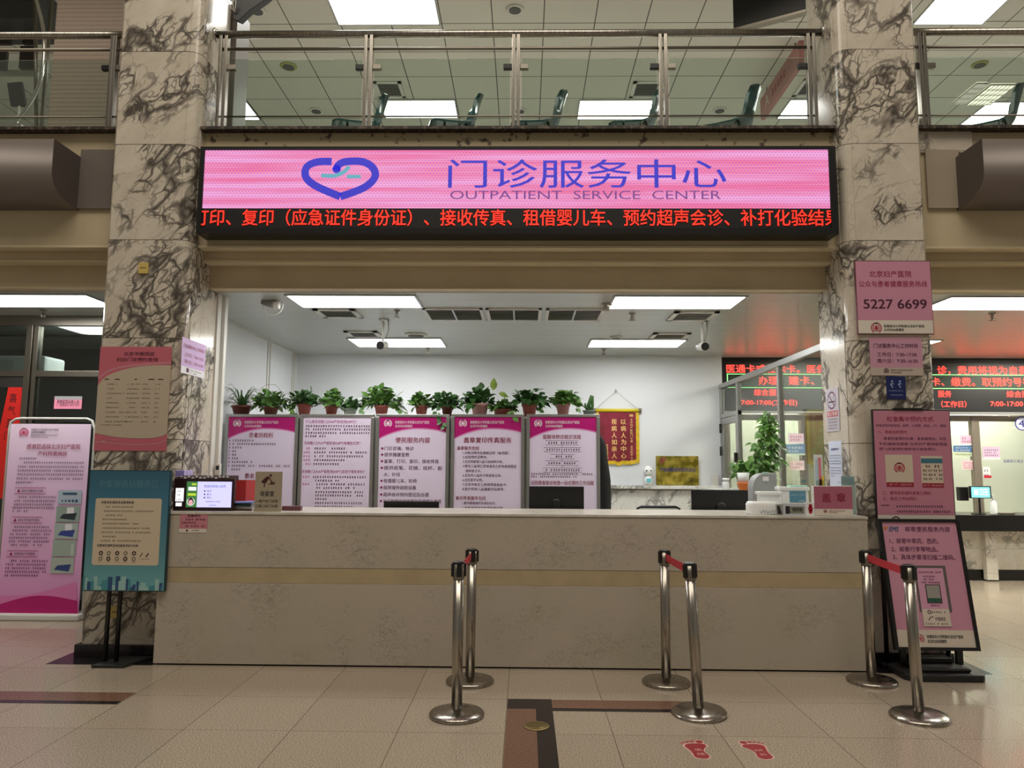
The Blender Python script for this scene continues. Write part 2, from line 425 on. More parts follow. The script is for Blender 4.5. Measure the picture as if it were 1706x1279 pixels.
def floor_material():
    m = mat('polished_granite', (150, 138, 124), 0.13); g = NT(m)
    co = g.n('TexCoord').outputs['Object']; sep = g.n('SeparateXYZ'); g.l(co, sep.inputs[0])
    P_ = 0.584
    gx = g.math('DIVIDE', g.math('ADD', sep.outputs[0], 0.10 + 20 * P_), P_); gy = g.math('DIVIDE', g.math('SUBTRACT', sep.outputs[1], 4.755 - 20 * P_), P_)
    fx, fy = g.math('FRACT', gx), g.math('FRACT', gy)
    line = g.math('MAXIMUM', g.math('LESS_THAN', fx, 0.007), g.math('LESS_THAN', fy, 0.006))
    cell = g.n('CombineXYZ'); g.l(g.math('FLOOR', gx), cell.inputs[0]); g.l(g.math('FLOOR', gy), cell.inputs[1])
    wn = g.n('TexWhiteNoise', noise_dimensions='2D'); g.l(cell.outputs[0], wn.inputs['Vector'])
    n1 = g.n('TexNoise', i_Scale=150.0, i_Detail=3.0); g.l(co, n1.inputs['Vector'])
    n2 = g.n('TexNoise', i_Scale=1.3, i_Detail=4.0); g.l(co, n2.inputs['Vector'])
    c = g.mix(g.ramp(n1.outputs['Fac'], [(0.36, 0.0), (0.62, 1.0)]), lin((120, 107, 91)), lin((198, 186, 168)))
    c = g.mix(g.math('MULTIPLY', wn.outputs['Value'], 0.16), c, lin((120, 100, 86)))
    c = g.mix(g.math('MULTIPLY', n2.outputs['Fac'], 0.25), c, lin((176, 160, 140)))
    c = g.mix(g.math('MULTIPLY', line, 0.8), c, lin((70, 58, 48)))
    g.l(c, g.b.inputs['Base Color'])
    g.l(g.math('ADD', g.math('MULTIPLY', n2.outputs['Fac'], 0.10), 0.10), g.b.inputs['Roughness'])
    return m
M_FLOOR = floor_material()

def ceiling_tiles(name, rgb, pitch, ox, oy, line=0.012, rough=0.6, axes='xy', dark=(70, 68, 62), metal=0.0):
    m = mat(name, rgb, rough, metal); g = NT(m)
    co = g.n('TexCoord').outputs['Object']; sep = g.n('SeparateXYZ'); g.l(co, sep.inputs[0])
    mask = None
    for ax, off, on in ((0, ox, 'x' in axes), (1, oy, 'y' in axes)):
        if not on: continue
        f = g.math('FRACT', g.math('DIVIDE', g.math('ADD', sep.outputs[ax], 40 * pitch - off), pitch))
        k = g.math('LESS_THAN', f, line / pitch); mask = k if mask is None else g.math('MAXIMUM', mask, k)
    nz = g.n('TexNoise', i_Scale=1.1, i_Detail=2.0); g.l(co, nz.inputs['Vector'])
    c = g.mix(g.math('MULTIPLY', nz.outputs['Fac'], 0.16), lin(rgb), lin(tuple(v * 0.8 for v in rgb)))
    g.l(g.mix(mask, c, lin(dark)), g.b.inputs['Base Color'])
    return m
M_UPCEIL = ceiling_tiles('upper_ceiling_tiles', (214, 212, 200), 0.6, -1.0, 8.17)
M_MCEIL = ceiling_tiles('metal_strip_ceiling', (178, 182, 176), 0.3, 0, 6.15, 0.008, 0.30, 'y', (140, 142, 138))

def led_pink():
    m = mat('pink_led_screen', (240, 130, 185), 0.5); g = NT(m)
    co = g.n('TexCoord').outputs['Object']; sep = g.n('SeparateXYZ'); g.l(co, sep.inputs[0])
    P_ = 0.026
    row = g.math('FLOOR', g.math('DIVIDE', sep.outputs[2], P_ * 0.8))
    sx = g.math('FRACT', g.math('ADD', g.math('DIVIDE', sep.outputs[0], P_), g.math('MULTIPLY', row, 0.5)))
    sz = g.math('FRACT', g.math('DIVIDE', sep.outputs[2], P_ * 0.8))
    d = g.math('SQRT', g.math('ADD', g.math('POWER', g.math('SUBTRACT', sx, 0.5), 2.0), g.math('POWER', g.math('SUBTRACT', sz, 0.5), 2.0)))
    dot = g.math('LESS_THAN', d, 0.26)
    mp = g.n('Mapping'); mp.inputs['Scale'].default_value = (0.35, 1, 13.0); g.l(co, mp.inputs[0])
    nz = g.n('TexNoise', i_Scale=1.5, i_Detail=4.0); g.l(mp.outputs[0], nz.inputs['Vector'])
    c = g.mix(g.ramp(nz.outputs['Fac'], [(0.38, 0.0), (0.62, 1.0)]), lin((247, 118, 162)), lin((252, 172, 222)))
    c = g.mix(g.math('MULTIPLY', dot, 0.5), c, lin((150, 90, 220)))
    g.l(c, g.b.inputs['Emission Color']); g.b.inputs['Emission Strength'].default_value = 0.92
    g.b.inputs['Base Color'].default_value = (0.02, 0.02, 0.02, 1)
    return m
M_LEDPINK = led_pink()
M_LEDBLUE = mat('blue_led', (52, 50, 178), 0.5, emit=0.8)
M_LEDTEAL = mat('teal_led', (84, 150, 170), 0.5, emit=0.9)
M_LEDVIO = mat('violet_led', (104, 62, 128), 0.5, emit=0.8)

# ------------------------------------------------------------------ the setting
XL, XR = -2.66, 2.50            # inner faces of the two pillars
PF = 5.66                       # front plane of the pillars
CEIL = 2.90
UPZ, UPC = 4.18, 6.60           # upper floor and its ceiling
YB = 9.85                       # back wall of the booth

struct('floor', MB().box(-9, 10, -2.5, 13, -0.06, 0), M_FLOOR)
# granite borders let into the floor
b = MB().box(-0.095, 0.175, 4.58, 4.765, 0, 0.0012).box(0.075, 0.175, 3.0, 4.58, 0, 0.0012).box(0.175, 1.06, 4.548, 4.60, 0, 0.0012)
b.box(-8, -2.44, 4.575, 4.63, 0, 0.0012).box(-3.43, XL, 5.43, 6.3, 0, 0.0012).box(2.5, 3.3, 5.43, 6.3, 0, 0.0012)
struct('trim_1', b, M_BLACKGR)
b = MB().box(-0.095, 0.075, 3.0, 4.58, 0, 0.0011).box(0.175, 1.06, 4.60, 4.755, 0, 0.0011).box(-8, -2.44, 4.63, 4.80, 0, 0.0011)
struct('trim_2', b, M_REDGR)

def pillar(name, x0, x1, inner):
    """clad pillar; its front inner corner is a rounded stone bead set off by two fine grooves"""
    r = 0.085; y1 = 6.22; g = 0.004
    def sec(sx):                                   # sx maps distance-from-inner-edge to X
        pts = [(sx(x1 - x0), y1), (sx(x1 - x0), PF + 0.02), (sx(x1 - x0 - 0.02), PF), (sx(r + g), PF), (sx(r + g), PF + g), (sx(r), PF + g)]
        for k in range(7): a = math.radians(90 * k / 6); pts.append((sx(r - (r - 0.006) * math.sin(a)), PF + 0.003 + r - (r - 0.003) * math.cos(a)))
        return pts + [(sx(0.006), PF + r + g), (sx(0.0), PF + r + g), (sx(0.0), y1)]
    P = sec((lambda d: x1 - d) if inner > 0 else (lambda d: x0 + d))
    m = MB().prism([(x, y, 0.088) for x, y in P], (0, 0, UPC - 0.088))
    struct(name, m, M_PIL)
    struct('baseboard_' + name.split('_')[1], MB().box(x0 - 0.025, x1 + 0.02, PF - 0.03, y1 + 0.01, 0.0, 0.09), M_BLACKGR, 0.003)
pillar('pillar_left', -3.325, XL, 1)
pillar('pillar_right', XR, 3.13, -1)

def fascia(name, x0, x1, scuff=True):
    prof = [(5.82, 4.155), (5.82, 3.185), (5.93, 3.185), (5.93, 3.093), (6.05, 3.093), (6.05, 2.904), (6.22, 2.904), (6.22, 4.155)]
    struct(name, MB().prism([(x0, y, z) for y, z in prof], (x1 - x0, 0, 0)), M_FASC)
k = 0
for nm, x0, x1 in (('left', -8.0, -3.325), ('front', XL, XR), ('right', 3.13, 9.0)):
    fascia('wall_' + nm, x0, x1)
    k += 1
    struct('trim_%d' % (2 + k), MB().box(x0, x1, 5.735, 5.9, 4.155, UPZ), M_LEDGE)
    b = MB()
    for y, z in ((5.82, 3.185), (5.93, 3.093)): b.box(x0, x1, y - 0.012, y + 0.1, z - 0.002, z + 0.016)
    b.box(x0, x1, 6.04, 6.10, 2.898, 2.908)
    struct('trim_%d' % (5 + k), b, M_FASC_LIT)  # edge strips carry the caught light as a lighter colour
    if nm == 'front': struct('trim_12', MB().box(x0, x1, 5.813, 5.83, 4.03, 4.155), M_SCUFF)
# marble strip under the right-hand balcony
struct('trim_9', MB().box(3.13, 3.62, 5.80, 5.83, 3.98, 4.155), M_PIL)
struct('ceiling_upper_slab', MB().box(-8, 9, 6.22, 12.6, 3.3, UPZ), mat('upper_floor_tiles', (206, 202, 190), 0.3))

# ground-floor ceiling behind the fascia (one sheet over booth, left bay and cashier hall)
struct('ceiling', MB().box(-8, 9, 6.18, 12.6, CEIL, CEIL + 0.05), M_MCEIL)
struct('wall_booth_back', MB().box(-3.07, 2.64, YB, YB + 0.1, 0, CEIL), M_WHITE)
struct('wall_booth_left', MB().box(-3.17, -3.07, 6.22, YB, 0, CEIL), M_WHITE)
b = MB()
for y in (7.2, 8.68, 8.76, 9.62, 9.70): b.box(-3.07, -3.058, y - 0.012, y + 0.012, 0, CEIL)
b.box(-3.07, -3.05, 7.0, YB, CEIL - 0.015, CEIL)
struct('trim_10', b, M_WTRIM)
# jamb lining on the left side of the service opening
b = MB().box(XL - 0.05, XL + 0.015, 6.22, 6.30, 1.0, CEIL).box(XL - 0.05, XL + 0.045, 6.30, 6.36, 1.0, CEIL)
struct('trim_11', b, M_WTRIM, 0.003)
# marble dado of the back wall
zt = at(1020, 808, y=9.78).z
struct('baseboard_booth', MB().box(0.2, 2.60, 9.80, YB, 0, zt - 0.05), M_DADO)
struct('trim_13', MB().box(0.2, 2.60, 9.74, YB, zt - 0.045, zt), M_DADO, 0.004)
struct('trim_14', MB().box(0.2, 2.60, 9.79, 9.801, zt - 0.062, zt - 0.045), M_STEELD)

# upper floor: tiled ceiling, back wall, panelled left wall
struct('ceiling_upper', MB().box(-9, 10, 5.9, 12.5, UPC, UPC + 0.06), M_UPCEIL)
struct('wall_upper_back', MB().box(-9, 10, 12.5, 12.6, UPZ, UPC), M_WHITE)

def perforated():
    m = mat('perforated_panel', (176, 158, 144), 0.55); g = NT(m)
    co = g.n('TexCoord').outputs['Object']; sep = g.n('SeparateXYZ'); g.l(co, sep.inputs[0])
    fx = g.math('SUBTRACT', g.math('FRACT', g.math('DIVIDE', sep.outputs[0], 0.022)), 0.5)
    zr = g.math('DIVIDE', sep.outputs[2], 0.044)
    fz = g.math('SUBTRACT', g.math('FRACT', zr), 0.5)
    d = g.math('ADD', g.math('POWER', fx, 2.0), g.math('POWER', g.math('MULTIPLY', fz, 2.0), 2.0))
    g.l(g.mix(g.math('MULTIPLY', g.math('LESS_THAN', d, 0.10), 0.55), lin((176, 158, 144)), lin((96, 84, 76))), g.b.inputs['Base Color'])
    return m
struct('wall_upper_left', MB().box(at(88, 100, y=6.75).x, -3.15, 6.75, 6.85, UPZ, UPC), perforated())
struct('pillar_upper_casing', MB().box(-3.2, XL + 0.05, 6.24, at(413, 120, x=XL + 0.05).y, UPZ, at(413, 33, x=XL + 0.05).z), mat('grey_casing', (112, 104, 96), 0.4), 0.004)

# left bay: glazed office front on plane Y=7.25
YP = 7.25
def gx(px, py=640): return at(px, py, y=YP).x
zt1, zt2 = at(110, 618, y=YP).z, at(110, 628, y=YP).z
b = MB().box(-8, -3.17, YP - 0.03, YP + 0.04, CEIL - 0.10, CEIL)
b.box(gx(43), gx(53), YP - 0.05, YP + 0.05, 0, CEIL - 0.1).box(gx(54), gx(61), YP - 0.03, YP + 0.05, 0, CEIL - 0.1)
b.box(-8, gx(43), YP - 0.03, YP + 0.04, zt2, zt1).box(gx(61), -3.17, YP - 0.03, YP + 0.04, zt2, zt1)
b.box(-3.26, -3.17, YP - 0.03, YP + 0.05, 0, CEIL - 0.1).box(gx(61), -3.26, YP - 0.02, YP + 0.04, 0, 0.12)
struct('window_1', b, M_STEELD, 0.003)
struct('window_2', MB().box(gx(61), -3.26, YP, YP + 0.008, 0.12, zt2).box(gx(61), -3.26, YP, YP + 0.008, zt1, CEIL - 0.1).box(-8, gx(43), YP, YP + 0.008, zt1, CEIL - 0.1), M_GLASSD)
# door leaf left of the mullion with its own frame
xd = gx(42)
b = MB().box(xd - 0.09, xd, YP - 0.02, YP + 0.03, 0.01, zt2 - 0.005).box(-6.2, xd - 0.09, YP - 0.02, YP + 0.03, zt2 - 0.11, zt2 - 0.005).box(-6.2, xd - 0.09, YP - 0.02, YP + 0.03, 0.01, 0.15)
d1 = struct('door_1', b, mat('dark_door_metal', (74, 72, 70), 0.4, 0.6), 0.002)
p = MB().box(-6.2, xd - 0.09, YP, YP + 0.008, 0.15, zt2 - 0.11).build('pane', M_GLASSD, d1)
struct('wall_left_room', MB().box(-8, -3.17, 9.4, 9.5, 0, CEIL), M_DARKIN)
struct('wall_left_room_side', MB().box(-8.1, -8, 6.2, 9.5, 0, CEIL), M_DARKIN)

# cashier hall on the right: glazed counter front on plane Y=10.05
YC = 10.10
def cx(px, py=760): return at(px, py, y=YC).x
zc = at(1640, 858, y=YC - 0.2).z
b = MB()
for a_, b_ in ((1205, 1216), (1448, 1462), (1619, 1632), (1800, 1815)): b.box(cx(a_), cx(b_), YC - 0.04, YC + 0.04, zc, 2.12)
b.box(2.66, 9, YC - 0.03, YC + 0.03, 2.06, 2.14)
struct('window_3', b, mat('warm_grey_frame', (132, 122, 110), 0.45, 0.3), 0.003)
struct('window_4', MB().box(2.66, 9, YC, YC + 0.008, zc, 2.06), M_GLASSB)
struct('wall_right_back', MB().box(2.64, 9, 11.6, 11.7, 0, CEIL), mat('cashier_back_paint', (204, 206, 198), 0.6))
struct('wall_right_side', MB().box(9, 9.1, 6.2, 11.7, 0, CEIL), M_WHITE)
struct('wall_booth_return', MB().box(2.54, 2.64, YB + 0.1, 11.6, 0, CEIL), M_WHITE)
# ------------------------------------------------------------------ lamps, grilles and fittings in the ceilings
def lamp(name, label, m, x0, x1, y0, y1, z, group):
    t = thing(name, label, 'ceiling light', ((x0 + x1) / 2, (y0 + y1) / 2, z), group)
    f = MB(); e = 0.02
    for a in ((x0 - e, x1 + e, y0 - e, y0), (x0 - e, x1 + e, y1, y1 + e), (x0 - e, x0, y0, y1), (x1, x1 + e, y0, y1)): f.box(a[0], a[1], a[2], a[3], z - 0.012, z + 0.004)
    f.build('frame', M_ALU, t)
    MB().box(x0, x1, y0, y1, z - 0.006, z - 0.001).build('diffuser', m, t)
    return t
G = 'recessed ceiling panels over the ground floor'
for lb, x0, x1, y0, y1 in (
        ('bright ceiling panel over the booth, front row, left of the grilles', -2.07, -0.965, 6.27, 6.74),
        ('bright ceiling panel over the booth, front row, right of the grilles', 0.785, 1.90, 6.27, 6.76),
        ('bright ceiling panel near the booth back wall, left one behind the camera', -2.065, -0.985, 8.49, 9.08),
        ('bright ceiling panel near the booth back wall, right of the centre', 0.785, 1.875, 8.51, 9.04),
        ('bright ceiling panel over the office front beside the left pillar', -5.05, -3.84, 6.27, 6.75),
        ('bright ceiling panel over the cashier hall beside the right pillar', 3.66, 4.80, 6.27, 6.78),
        ('ceiling panel in the rear row of the cashier hall, behind the right pillar', 3.66, 4.80, 8.49, 9.05),
        ('ceiling panel in the front row of the cashier hall, beyond the right picture edge', 6.52, 7.66, 6.27, 6.78),
        ('ceiling panel in the rear row of the cashier hall, beyond the right picture edge', 6.52, 7.66, 8.49, 9.05),
        ('unseen ceiling panel added to light the room behind the cashier glass, left one', 3.3, 4.5, 10.5, 11.1),  # this pair is unseen, added to brighten the cashier room
        ('unseen ceiling panel added to light the room behind the cashier glass, right one', 6.2, 7.4, 10.5, 11.1)):
    lamp('ceiling_light', lb, M_LAMPH if x0 > 3 and y0 > 7 else M_LAMP, x0, x1, y0, y1, CEIL, G)
lamp('ceiling_light', 'bright ceiling panel seen through the dark office glass', M_LAMP, -5.0, -3.4, 7.75, 8.25, CEIL, G)
G = 'recessed ceiling panels on the upper floor'
def uplamp(lb, ax, ay, bx, by):
    a = at(ax, ay, z=UPC); c = at(bx, by, z=UPC)
    lamp('ceiling_light', lb, M_LAMPU, a.x, c.x, a.y, c.y, UPC, G)
lamp('ceiling_light', 'large bright panel above the balcony, left of centre at the top edge', M_LAMPU, -2.205, -1.028, 7.0, 8.17, UPC, G)
lamp('ceiling_light', 'large bright panel above the right balcony, next to the right pillar', M_LAMPU, at(1523, 39, z=UPC).x, at(1585, 39, z=UPC).x + 0.35, 7.0, at(1550, 39, z=UPC).y, UPC, G)
for lb, a in (('bright upper ceiling panel behind the two left chair backs', (632, 167, 762, 195)),
              ('bright upper ceiling panel between the third and fourth chair backs', (967, 167, 1092, 197)),
              ('bright upper ceiling panel below the pink hanging sign', (1318, 166, 1420, 196)),
              ('bright upper ceiling panel beside the grey casing on the left', (300, 170, 432, 198)),
              ('bright upper ceiling panel behind the right balcony chair', (1648, 170, 1800, 206))):
    uplamp(lb, *a)
def grille_lamp(lb, px, py, pw):
    c = at(px, py, z=UPC); hw = at(px + pw, py, z=UPC).x - c.x
    t = thing('louvre_light', lb, 'ceiling light', c, 'louvred lights over the right balcony')
    MB().box(c.x - hw, c.x + hw, c.y - 0.28, c.y + 0.28, UPC - 0.008, UPC - 0.001).build('diffuser', mat('louvre_lamp', (250, 246, 224), 0.5, emit=1.6), t)
    f = MB()
    for i in range(7): x = c.x - hw + 2 * hw * i / 6; f.box(x - 0.006, x + 0.006, c.y - 0.28, c.y + 0.28, UPC - 0.03, UPC - 0.008)
    for i in range(5): y = c.y - 0.28 + 0.56 * i / 4; f.box(c.x - hw, c.x + hw, y - 0.006, y + 0.006, UPC - 0.03, UPC - 0.008)
    f.build('louvre', M_CHROME, t)
grille_lamp('narrow louvred light over the right balcony', 1616, 154, 9)
grille_lamp('wider louvred light over the right balcony', 1650, 156, 20)

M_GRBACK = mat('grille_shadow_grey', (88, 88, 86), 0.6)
def vent(lb, x0, x1, y0, y1, z, n=7, grp='ceiling vents', dark=None, cols=1, rim=0.05):
    dark = dark or M_GRBACK
    t = thing('ceiling_vent', lb, 'vent', ((x0 + x1) / 2, (y0 + y1) / 2, z), grp)
    f = MB()
    for a in ((x0, x1, y0, y0 + rim), (x0, x1, y1 - rim, y1), (x0, x0 + rim, y0, y1), (x1 - rim, x1, y0, y1)): f.box(a[0], a[1], a[2], a[3], z - 0.014, z + 0.002)
    f.build('frame', M_WTRIM, t)
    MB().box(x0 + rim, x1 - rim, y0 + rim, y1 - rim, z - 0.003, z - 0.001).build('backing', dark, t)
    s = MB()
    for i in range(n):
        y = y0 + rim + (y1 - y0 - 2 * rim) * (i + 0.5) / n
        s.prism([(x0 + rim, y - 0.014, z - 0.012), (x0 + rim, y - 0.010, z - 0.014), (x0 + rim, y + 0.006, z - 0.004), (x0 + rim, y + 0.002, z - 0.002)], (x1 - x0 - 2 * rim, 0, 0))
    for i in range(1, cols): x = x0 + (x1 - x0) * i / cols; s.box(x - 0.008, x + 0.008, y0 + rim, y1 - rim, z - 0.016, z - 0.002)
    s.build('slat', M_ALU, t)
def pvent(lb, ax, ay, bx, by, z, **kw):
    a = at(ax, ay, z=z); c = at((ax + bx) / 2, by, z=z); e = at(bx, (ay + by) / 2, z=z); a2 = at(ax, (ay + by) / 2, z=z)
    vent(lb, a2.x, e.x, at((ax + bx) / 2, ay, z=z).y, c.y, z, **kw)
g0 = at(760, 513, z=CEIL).y; g1 = at(760, 532, z=CEIL).y
for lb, a, c in (('long dark return grille in the booth ceiling, left of three', 709, 806), ('long dark return grille in the booth ceiling, middle of three', 811, 902), ('long dark return grille in the booth ceiling, right of three', 909, 1004)):
    vent(lb, at(a, 522, z=CEIL).x, at(c, 522, z=CEIL).x, g0, g1, CEIL, n=12, grp='return grilles in the booth ceiling', dark=M_GRBACK, cols=2, rim=0.03)
pvent('square booth ceiling vent below the front left panel', 530, 514, 598, 528, CEIL, n=8)
pvent('square booth ceiling vent below the front right panel', 1117, 518, 1190, 533, CEIL, n=8)
pvent('square booth ceiling vent above the rear left panel', 579, 551, 633, 561, CEIL, n=6)
pvent('square booth ceiling vent above the rear right panel', 1084, 554, 1146, 564, CEIL, n=6)
pvent('dark square vent in the upper ceiling behind the first chair back', 626, 135, 672, 162, UPC, n=10, dark=M_BLACKM)
pvent('dark square vent in the upper ceiling above the fourth chair back', 1052, 135, 1100, 162, UPC, n=10, dark=M_BLACKM)
pvent('dark vent in the upper ceiling beside the right pillar', 1330, 130, 1375, 160, UPC, n=10, dark=M_BLACKM)

def puck(lb, px, py, z, r, m=None, cat='ceiling speaker', name='ceiling_speaker', ring=None):
    c = at(px, py, z=z); t = thing(name, lb, cat, c, 'round fittings in the ceilings')
    MB().lathe([(r, 0.0), (r * 0.96, -0.014), (r * 0.7, -0.018)][::-1], c, 28).build('rim', ring or M_WTRIM, t)
    MB().lathe([(r * 0.68, -0.024), (r * 0.69, -0.012)], c, 28).build('mesh_cover', m or M_GRBACK, t)
YR = mat('yellowed_plastic', (176, 176, 110), 0.5)
puck('round speaker with yellowed rim above the left end of the balcony', 481, 110, UPC, 0.11, ring=YR)
puck('small round speaker right of the grey casing', 527, 184, UPC, 0.10)
puck('round speaker at the top edge above the balcony centre', 858, 15, UPC, 0.10)
puck('small round speaker left of the fifth chair back', 1199, 183, UPC, 0.10)
puck('round speaker beside the dark hanging box at top left', 428, 17, UPC, 0.10)
puck('small round speaker between the second and third chair backs', 866, 184, UPC, 0.09)
puck('round greenish speaker over the right balcony', 1632, 107, UPC, 0.10, ring=YR)
puck('round speaker in the booth ceiling above the rear left panel', 693, 557, CEIL, 0.13)
puck('smoke detector in front of the rear right booth panel', 1026, 561, CEIL, 0.07, M_GRBACK, 'smoke detector', 'smoke_detector')

def sprinkler(lb, px, py):
    c = at(px, py, z=CEIL - 0.03); c.z = CEIL
    t = thing('fire_sprinkler', lb, 'sprinkler', c, 'sprinkler heads')
    MB().lathe([(0.012, -0.035), (0.014, -0.01), (0.03, -0.008), (0.034, 0.0)], c, 16).build('rosette', M_STEELD, t)
    MB().lathe([(0.004, -0.075), (0.03, -0.072), (0.03, -0.066), (0.005, -0.062), (0.006, -0.04)], c, 16).tube([c + Vector((-0.014, 0, -0.035)), c + Vector((-0.016, 0, -0.055)), c + Vector((0, 0, -0.066))], 0.003, 6).tube([c + Vector((0.014, 0, -0.035)), c + Vector((0.016, 0, -0.055)), c + Vector((0, 0, -0.066))], 0.003, 6).build('deflector', M_STEELD, t)
sprinkler('sprinkler head beside the front left booth panel', 661, 522)
sprinkler('sprinkler head beside the front right booth panel', 1053, 527)
sprinkler('sprinkler head near the back wall, left', 713, 583)
sprinkler('sprinkler head near the back wall, right', 1006, 585)
sprinkler('sprinkler head in the left bay ceiling', 72, 521)
sprinkler('sprinkler head over the cashier hall', 1653, 527)

def cctv(lb, px, py, dz, face, body, side_=0.03):
    """bullet camera hanging from the ceiling on a rod; px,py is the lens"""
    c = at(px, py, z=CEIL - dz); t = thing('security_camera', lb, 'camera', (c.x, c.y, CEIL), 'security cameras under the booth ceiling')
    d = Vector(face).normalized(); back = c - d * 0.16; top = Vector((back.x + side_ * 0, back.y, CEIL))
    mid = c - d * 0.09
    MB().lathe([(0.012, -0.02), (0.045, -0.012), (0.05, 0)], (mid.x, mid.y, CEIL), 18).tube([(mid.x, mid.y, CEIL - 0.01), (mid.x, mid.y, mid.z + 0.03)], 0.012, 10).build('bracket', M_WTRIM, t)
    MB().tube([back, c - d * 0.01], 0.043, 20).tube([back - d * 0.005, back], 0.03, 14).build('body', body, t)
    MB().tube([c - d * 0.012, c], 0.040, 20).build('lens', M_BLACK, t)
    MB().tube([(mid.x + 0.05, mid.y, CEIL), (mid.x + 0.055, mid.y, CEIL - 0.1), (mid.x + 0.03, mid.y, mid.z + 0.06), (back.x, back.y, back.z)], 0.005, 6).build('cable', M_STEELD, t)
cctv('white bullet camera facing out over the rear left booth panel', 633, 575, 0.28, (-0.12, -1, -0.15), M_WTRIM)
cctv('white bullet camera facing out right of the rear right panel', 1175, 577, 0.28, (0.1, -1, -0.15), M_WTRIM)
c = at(452, 505, y=6.5); t = thing('security_camera', 'boxy camera with looped cable by the front left booth panel', 'camera', (c.x, c.y, CEIL), 'security cameras under the booth ceiling')
MB().lathe([(0.01, -0.03), (0.03, -0.02), (0.035, 0)], (c.x + 0.02, c.y, CEIL), 16).tube([(c.x + 0.02, c.y, CEIL), (c.x + 0.03, c.y, c.z + 0.02)], 0.012, 8).build('bracket', M_STEELD, t)
MB().prism([c + Vector(v) for v in ((-0.075, -0.03, 0.055), (0.03, -0.03, 0.02), (0.015, -0.03, -0.045), (-0.09, -0.03, -0.01))], (0, 0.07, 0)).build('body', mat('grey_camera_body', (130, 130, 122), 0.4), t, bevel=0.006)
MB().box(c.x + 0.02, c.x + 0.075, c.y - 0.02, c.y + 0.03, c.z - 0.05, c.z + 0.02).build('lens', M_WTRIM, t, bevel=0.006)
MB().tube([(c.x + 0.09, c.y + 0.02, CEIL)] + [(c.x + 0.01 + 0.09 * math.cos(a), c.y + 0.02, c.z - 0.02 + 0.085 * math.sin(a)) for a in [math.radians(60 - 25 * i) for i in range(11)]], 0.004, 6).build('cable', M_WTRIM, t)
c = at(1011, 505, y=6.6); t = thing('ceiling_bracket', 'grey jointed camera mount left of the front right booth panel', 'bracket', (c.x, c.y, CEIL))
MB().lathe([(0.02, -0.02), (0.05, -0.012), (0.055, 0)], (c.x, c.y, CEIL), 18).build('rosette', M_STEELD, t)
MB().tube([(c.x, c.y, CEIL), (c.x + 0.005, c.y, c.z + 0.06)], 0.016, 10).tube([(c.x - 0.03, c.y, c.z + 0.05), (c.x + 0.03, c.y, c.z + 0.03)], 0.028, 12).tube([(c.x, c.y, c.z + 0.04), (c.x - 0.01, c.y, c.z - 0.07)], 0.03, 12).build('arm', M_STEELD, t)

# ------------------------------------------------------------------ the big LED sign
YL = 5.63
t = thing('led_sign', 'wide pink LED sign with blue heart and lettering above the service opening', 'LED sign', (-0.08, 5.82, 3.25))
B = front(331, 244, 1394, 389, YL)
fr = MB(); B.slab(fr, 331, 244, 1394, 389, -0.18, -0.012)
for a in ((331, 244, 1394, 249.5), (331, 380, 1394, 389), (331, 249.5, 338.5, 380), (1382.5, 249.5, 1394, 380)): B.slab(fr, *a, -0.012, 0.006)
fr.build('frame', M_BLACK, t)
B.slab(MB(), 338.5, 249.5, 1382.5, 347, -0.012, -0.004).build('screen', M_LEDPINK, t)
m = MB(); B.slab(m, 338.5, 347, 1382.5, 380, -0.012, -0.006).build('ticker_panel', mat('ticker_black', (10, 8, 9), 0.5), t)
m = MB()
def cr(pts, ox=320, oy=0, k=3.159): return [(ox + x / k, oy + y / k) for x, y in pts]
def smooth(pts, n=5):
    out = []
    for i in range(len(pts) - 1):
        p0, p1, p2, p3 = pts[max(i - 1, 0)], pts[i], pts[i + 1], pts[min(i + 2, len(pts) - 1)]
        for j in range(n):
            u = j / n
            out.append(tuple(0.5 * ((2 * p1[c]) + (-p0[c] + p2[c]) * u + (2 * p0[c] - 5 * p1[c] + 4 * p2[c] - p3[c]) * u * u + (-p0[c] + 3 * p1[c] - 3 * p2[c] + p3[c]) * u ** 3) for c in (0, 1)))
    return out + [pts[-1]]
B.stroke(m, smooth(cr([(765, 898), (772, 872), (800, 854), (850, 848), (905, 852), (950, 875), (972, 912), (962, 948), (920, 985), (860, 1012), (790, 1036)])), 12.5, 0.001)
B.stroke(m, smooth(cr([(790, 1036), (720, 1008), (655, 978), (612, 945), (598, 912), (606, 880), (635, 860), (680, 850), (738, 850)])), 12.5, 0.001)
B.disc(m, *cr([(765, 890)])[0], 7, 0.001)
m.build('heart_logo', M_LEDBLUE, t)
m = MB(); B.stroke(m, smooth(cr([(685, 924), (755, 926), (805, 905), (832, 876)])), 6.5, 0.0014); B.stroke(m, cr([(822, 930), (895, 930)]), 6, 0.0014); m.build('hand_logo', M_LEDTEAL, t)
m = MB(); B.text(m, '门诊服务中心', 750, 289.5, 47, 1213, bold=0.003, d=0.001); m.build('chinese_lettering', M_LEDBLUE, t)
m = MB(); B.text(m, 'OUTPATIENT  SERVICE  CENTER', 754, 325, 14.5, 1203, bold=-0.003, d=0.001); m.build('english_lettering', M_LEDVIO, t)
m = MB(); B.text(m, '打印、复印（应急证件身份证）、接收传真、租借婴儿车、预约超声会诊、补打化验结果', 324, 362.5, 26.5, 1399, d=0.0, clip=(338.5, 1382.5), bold=0.004); m.build('ticker_lettering', M_TICK, t)

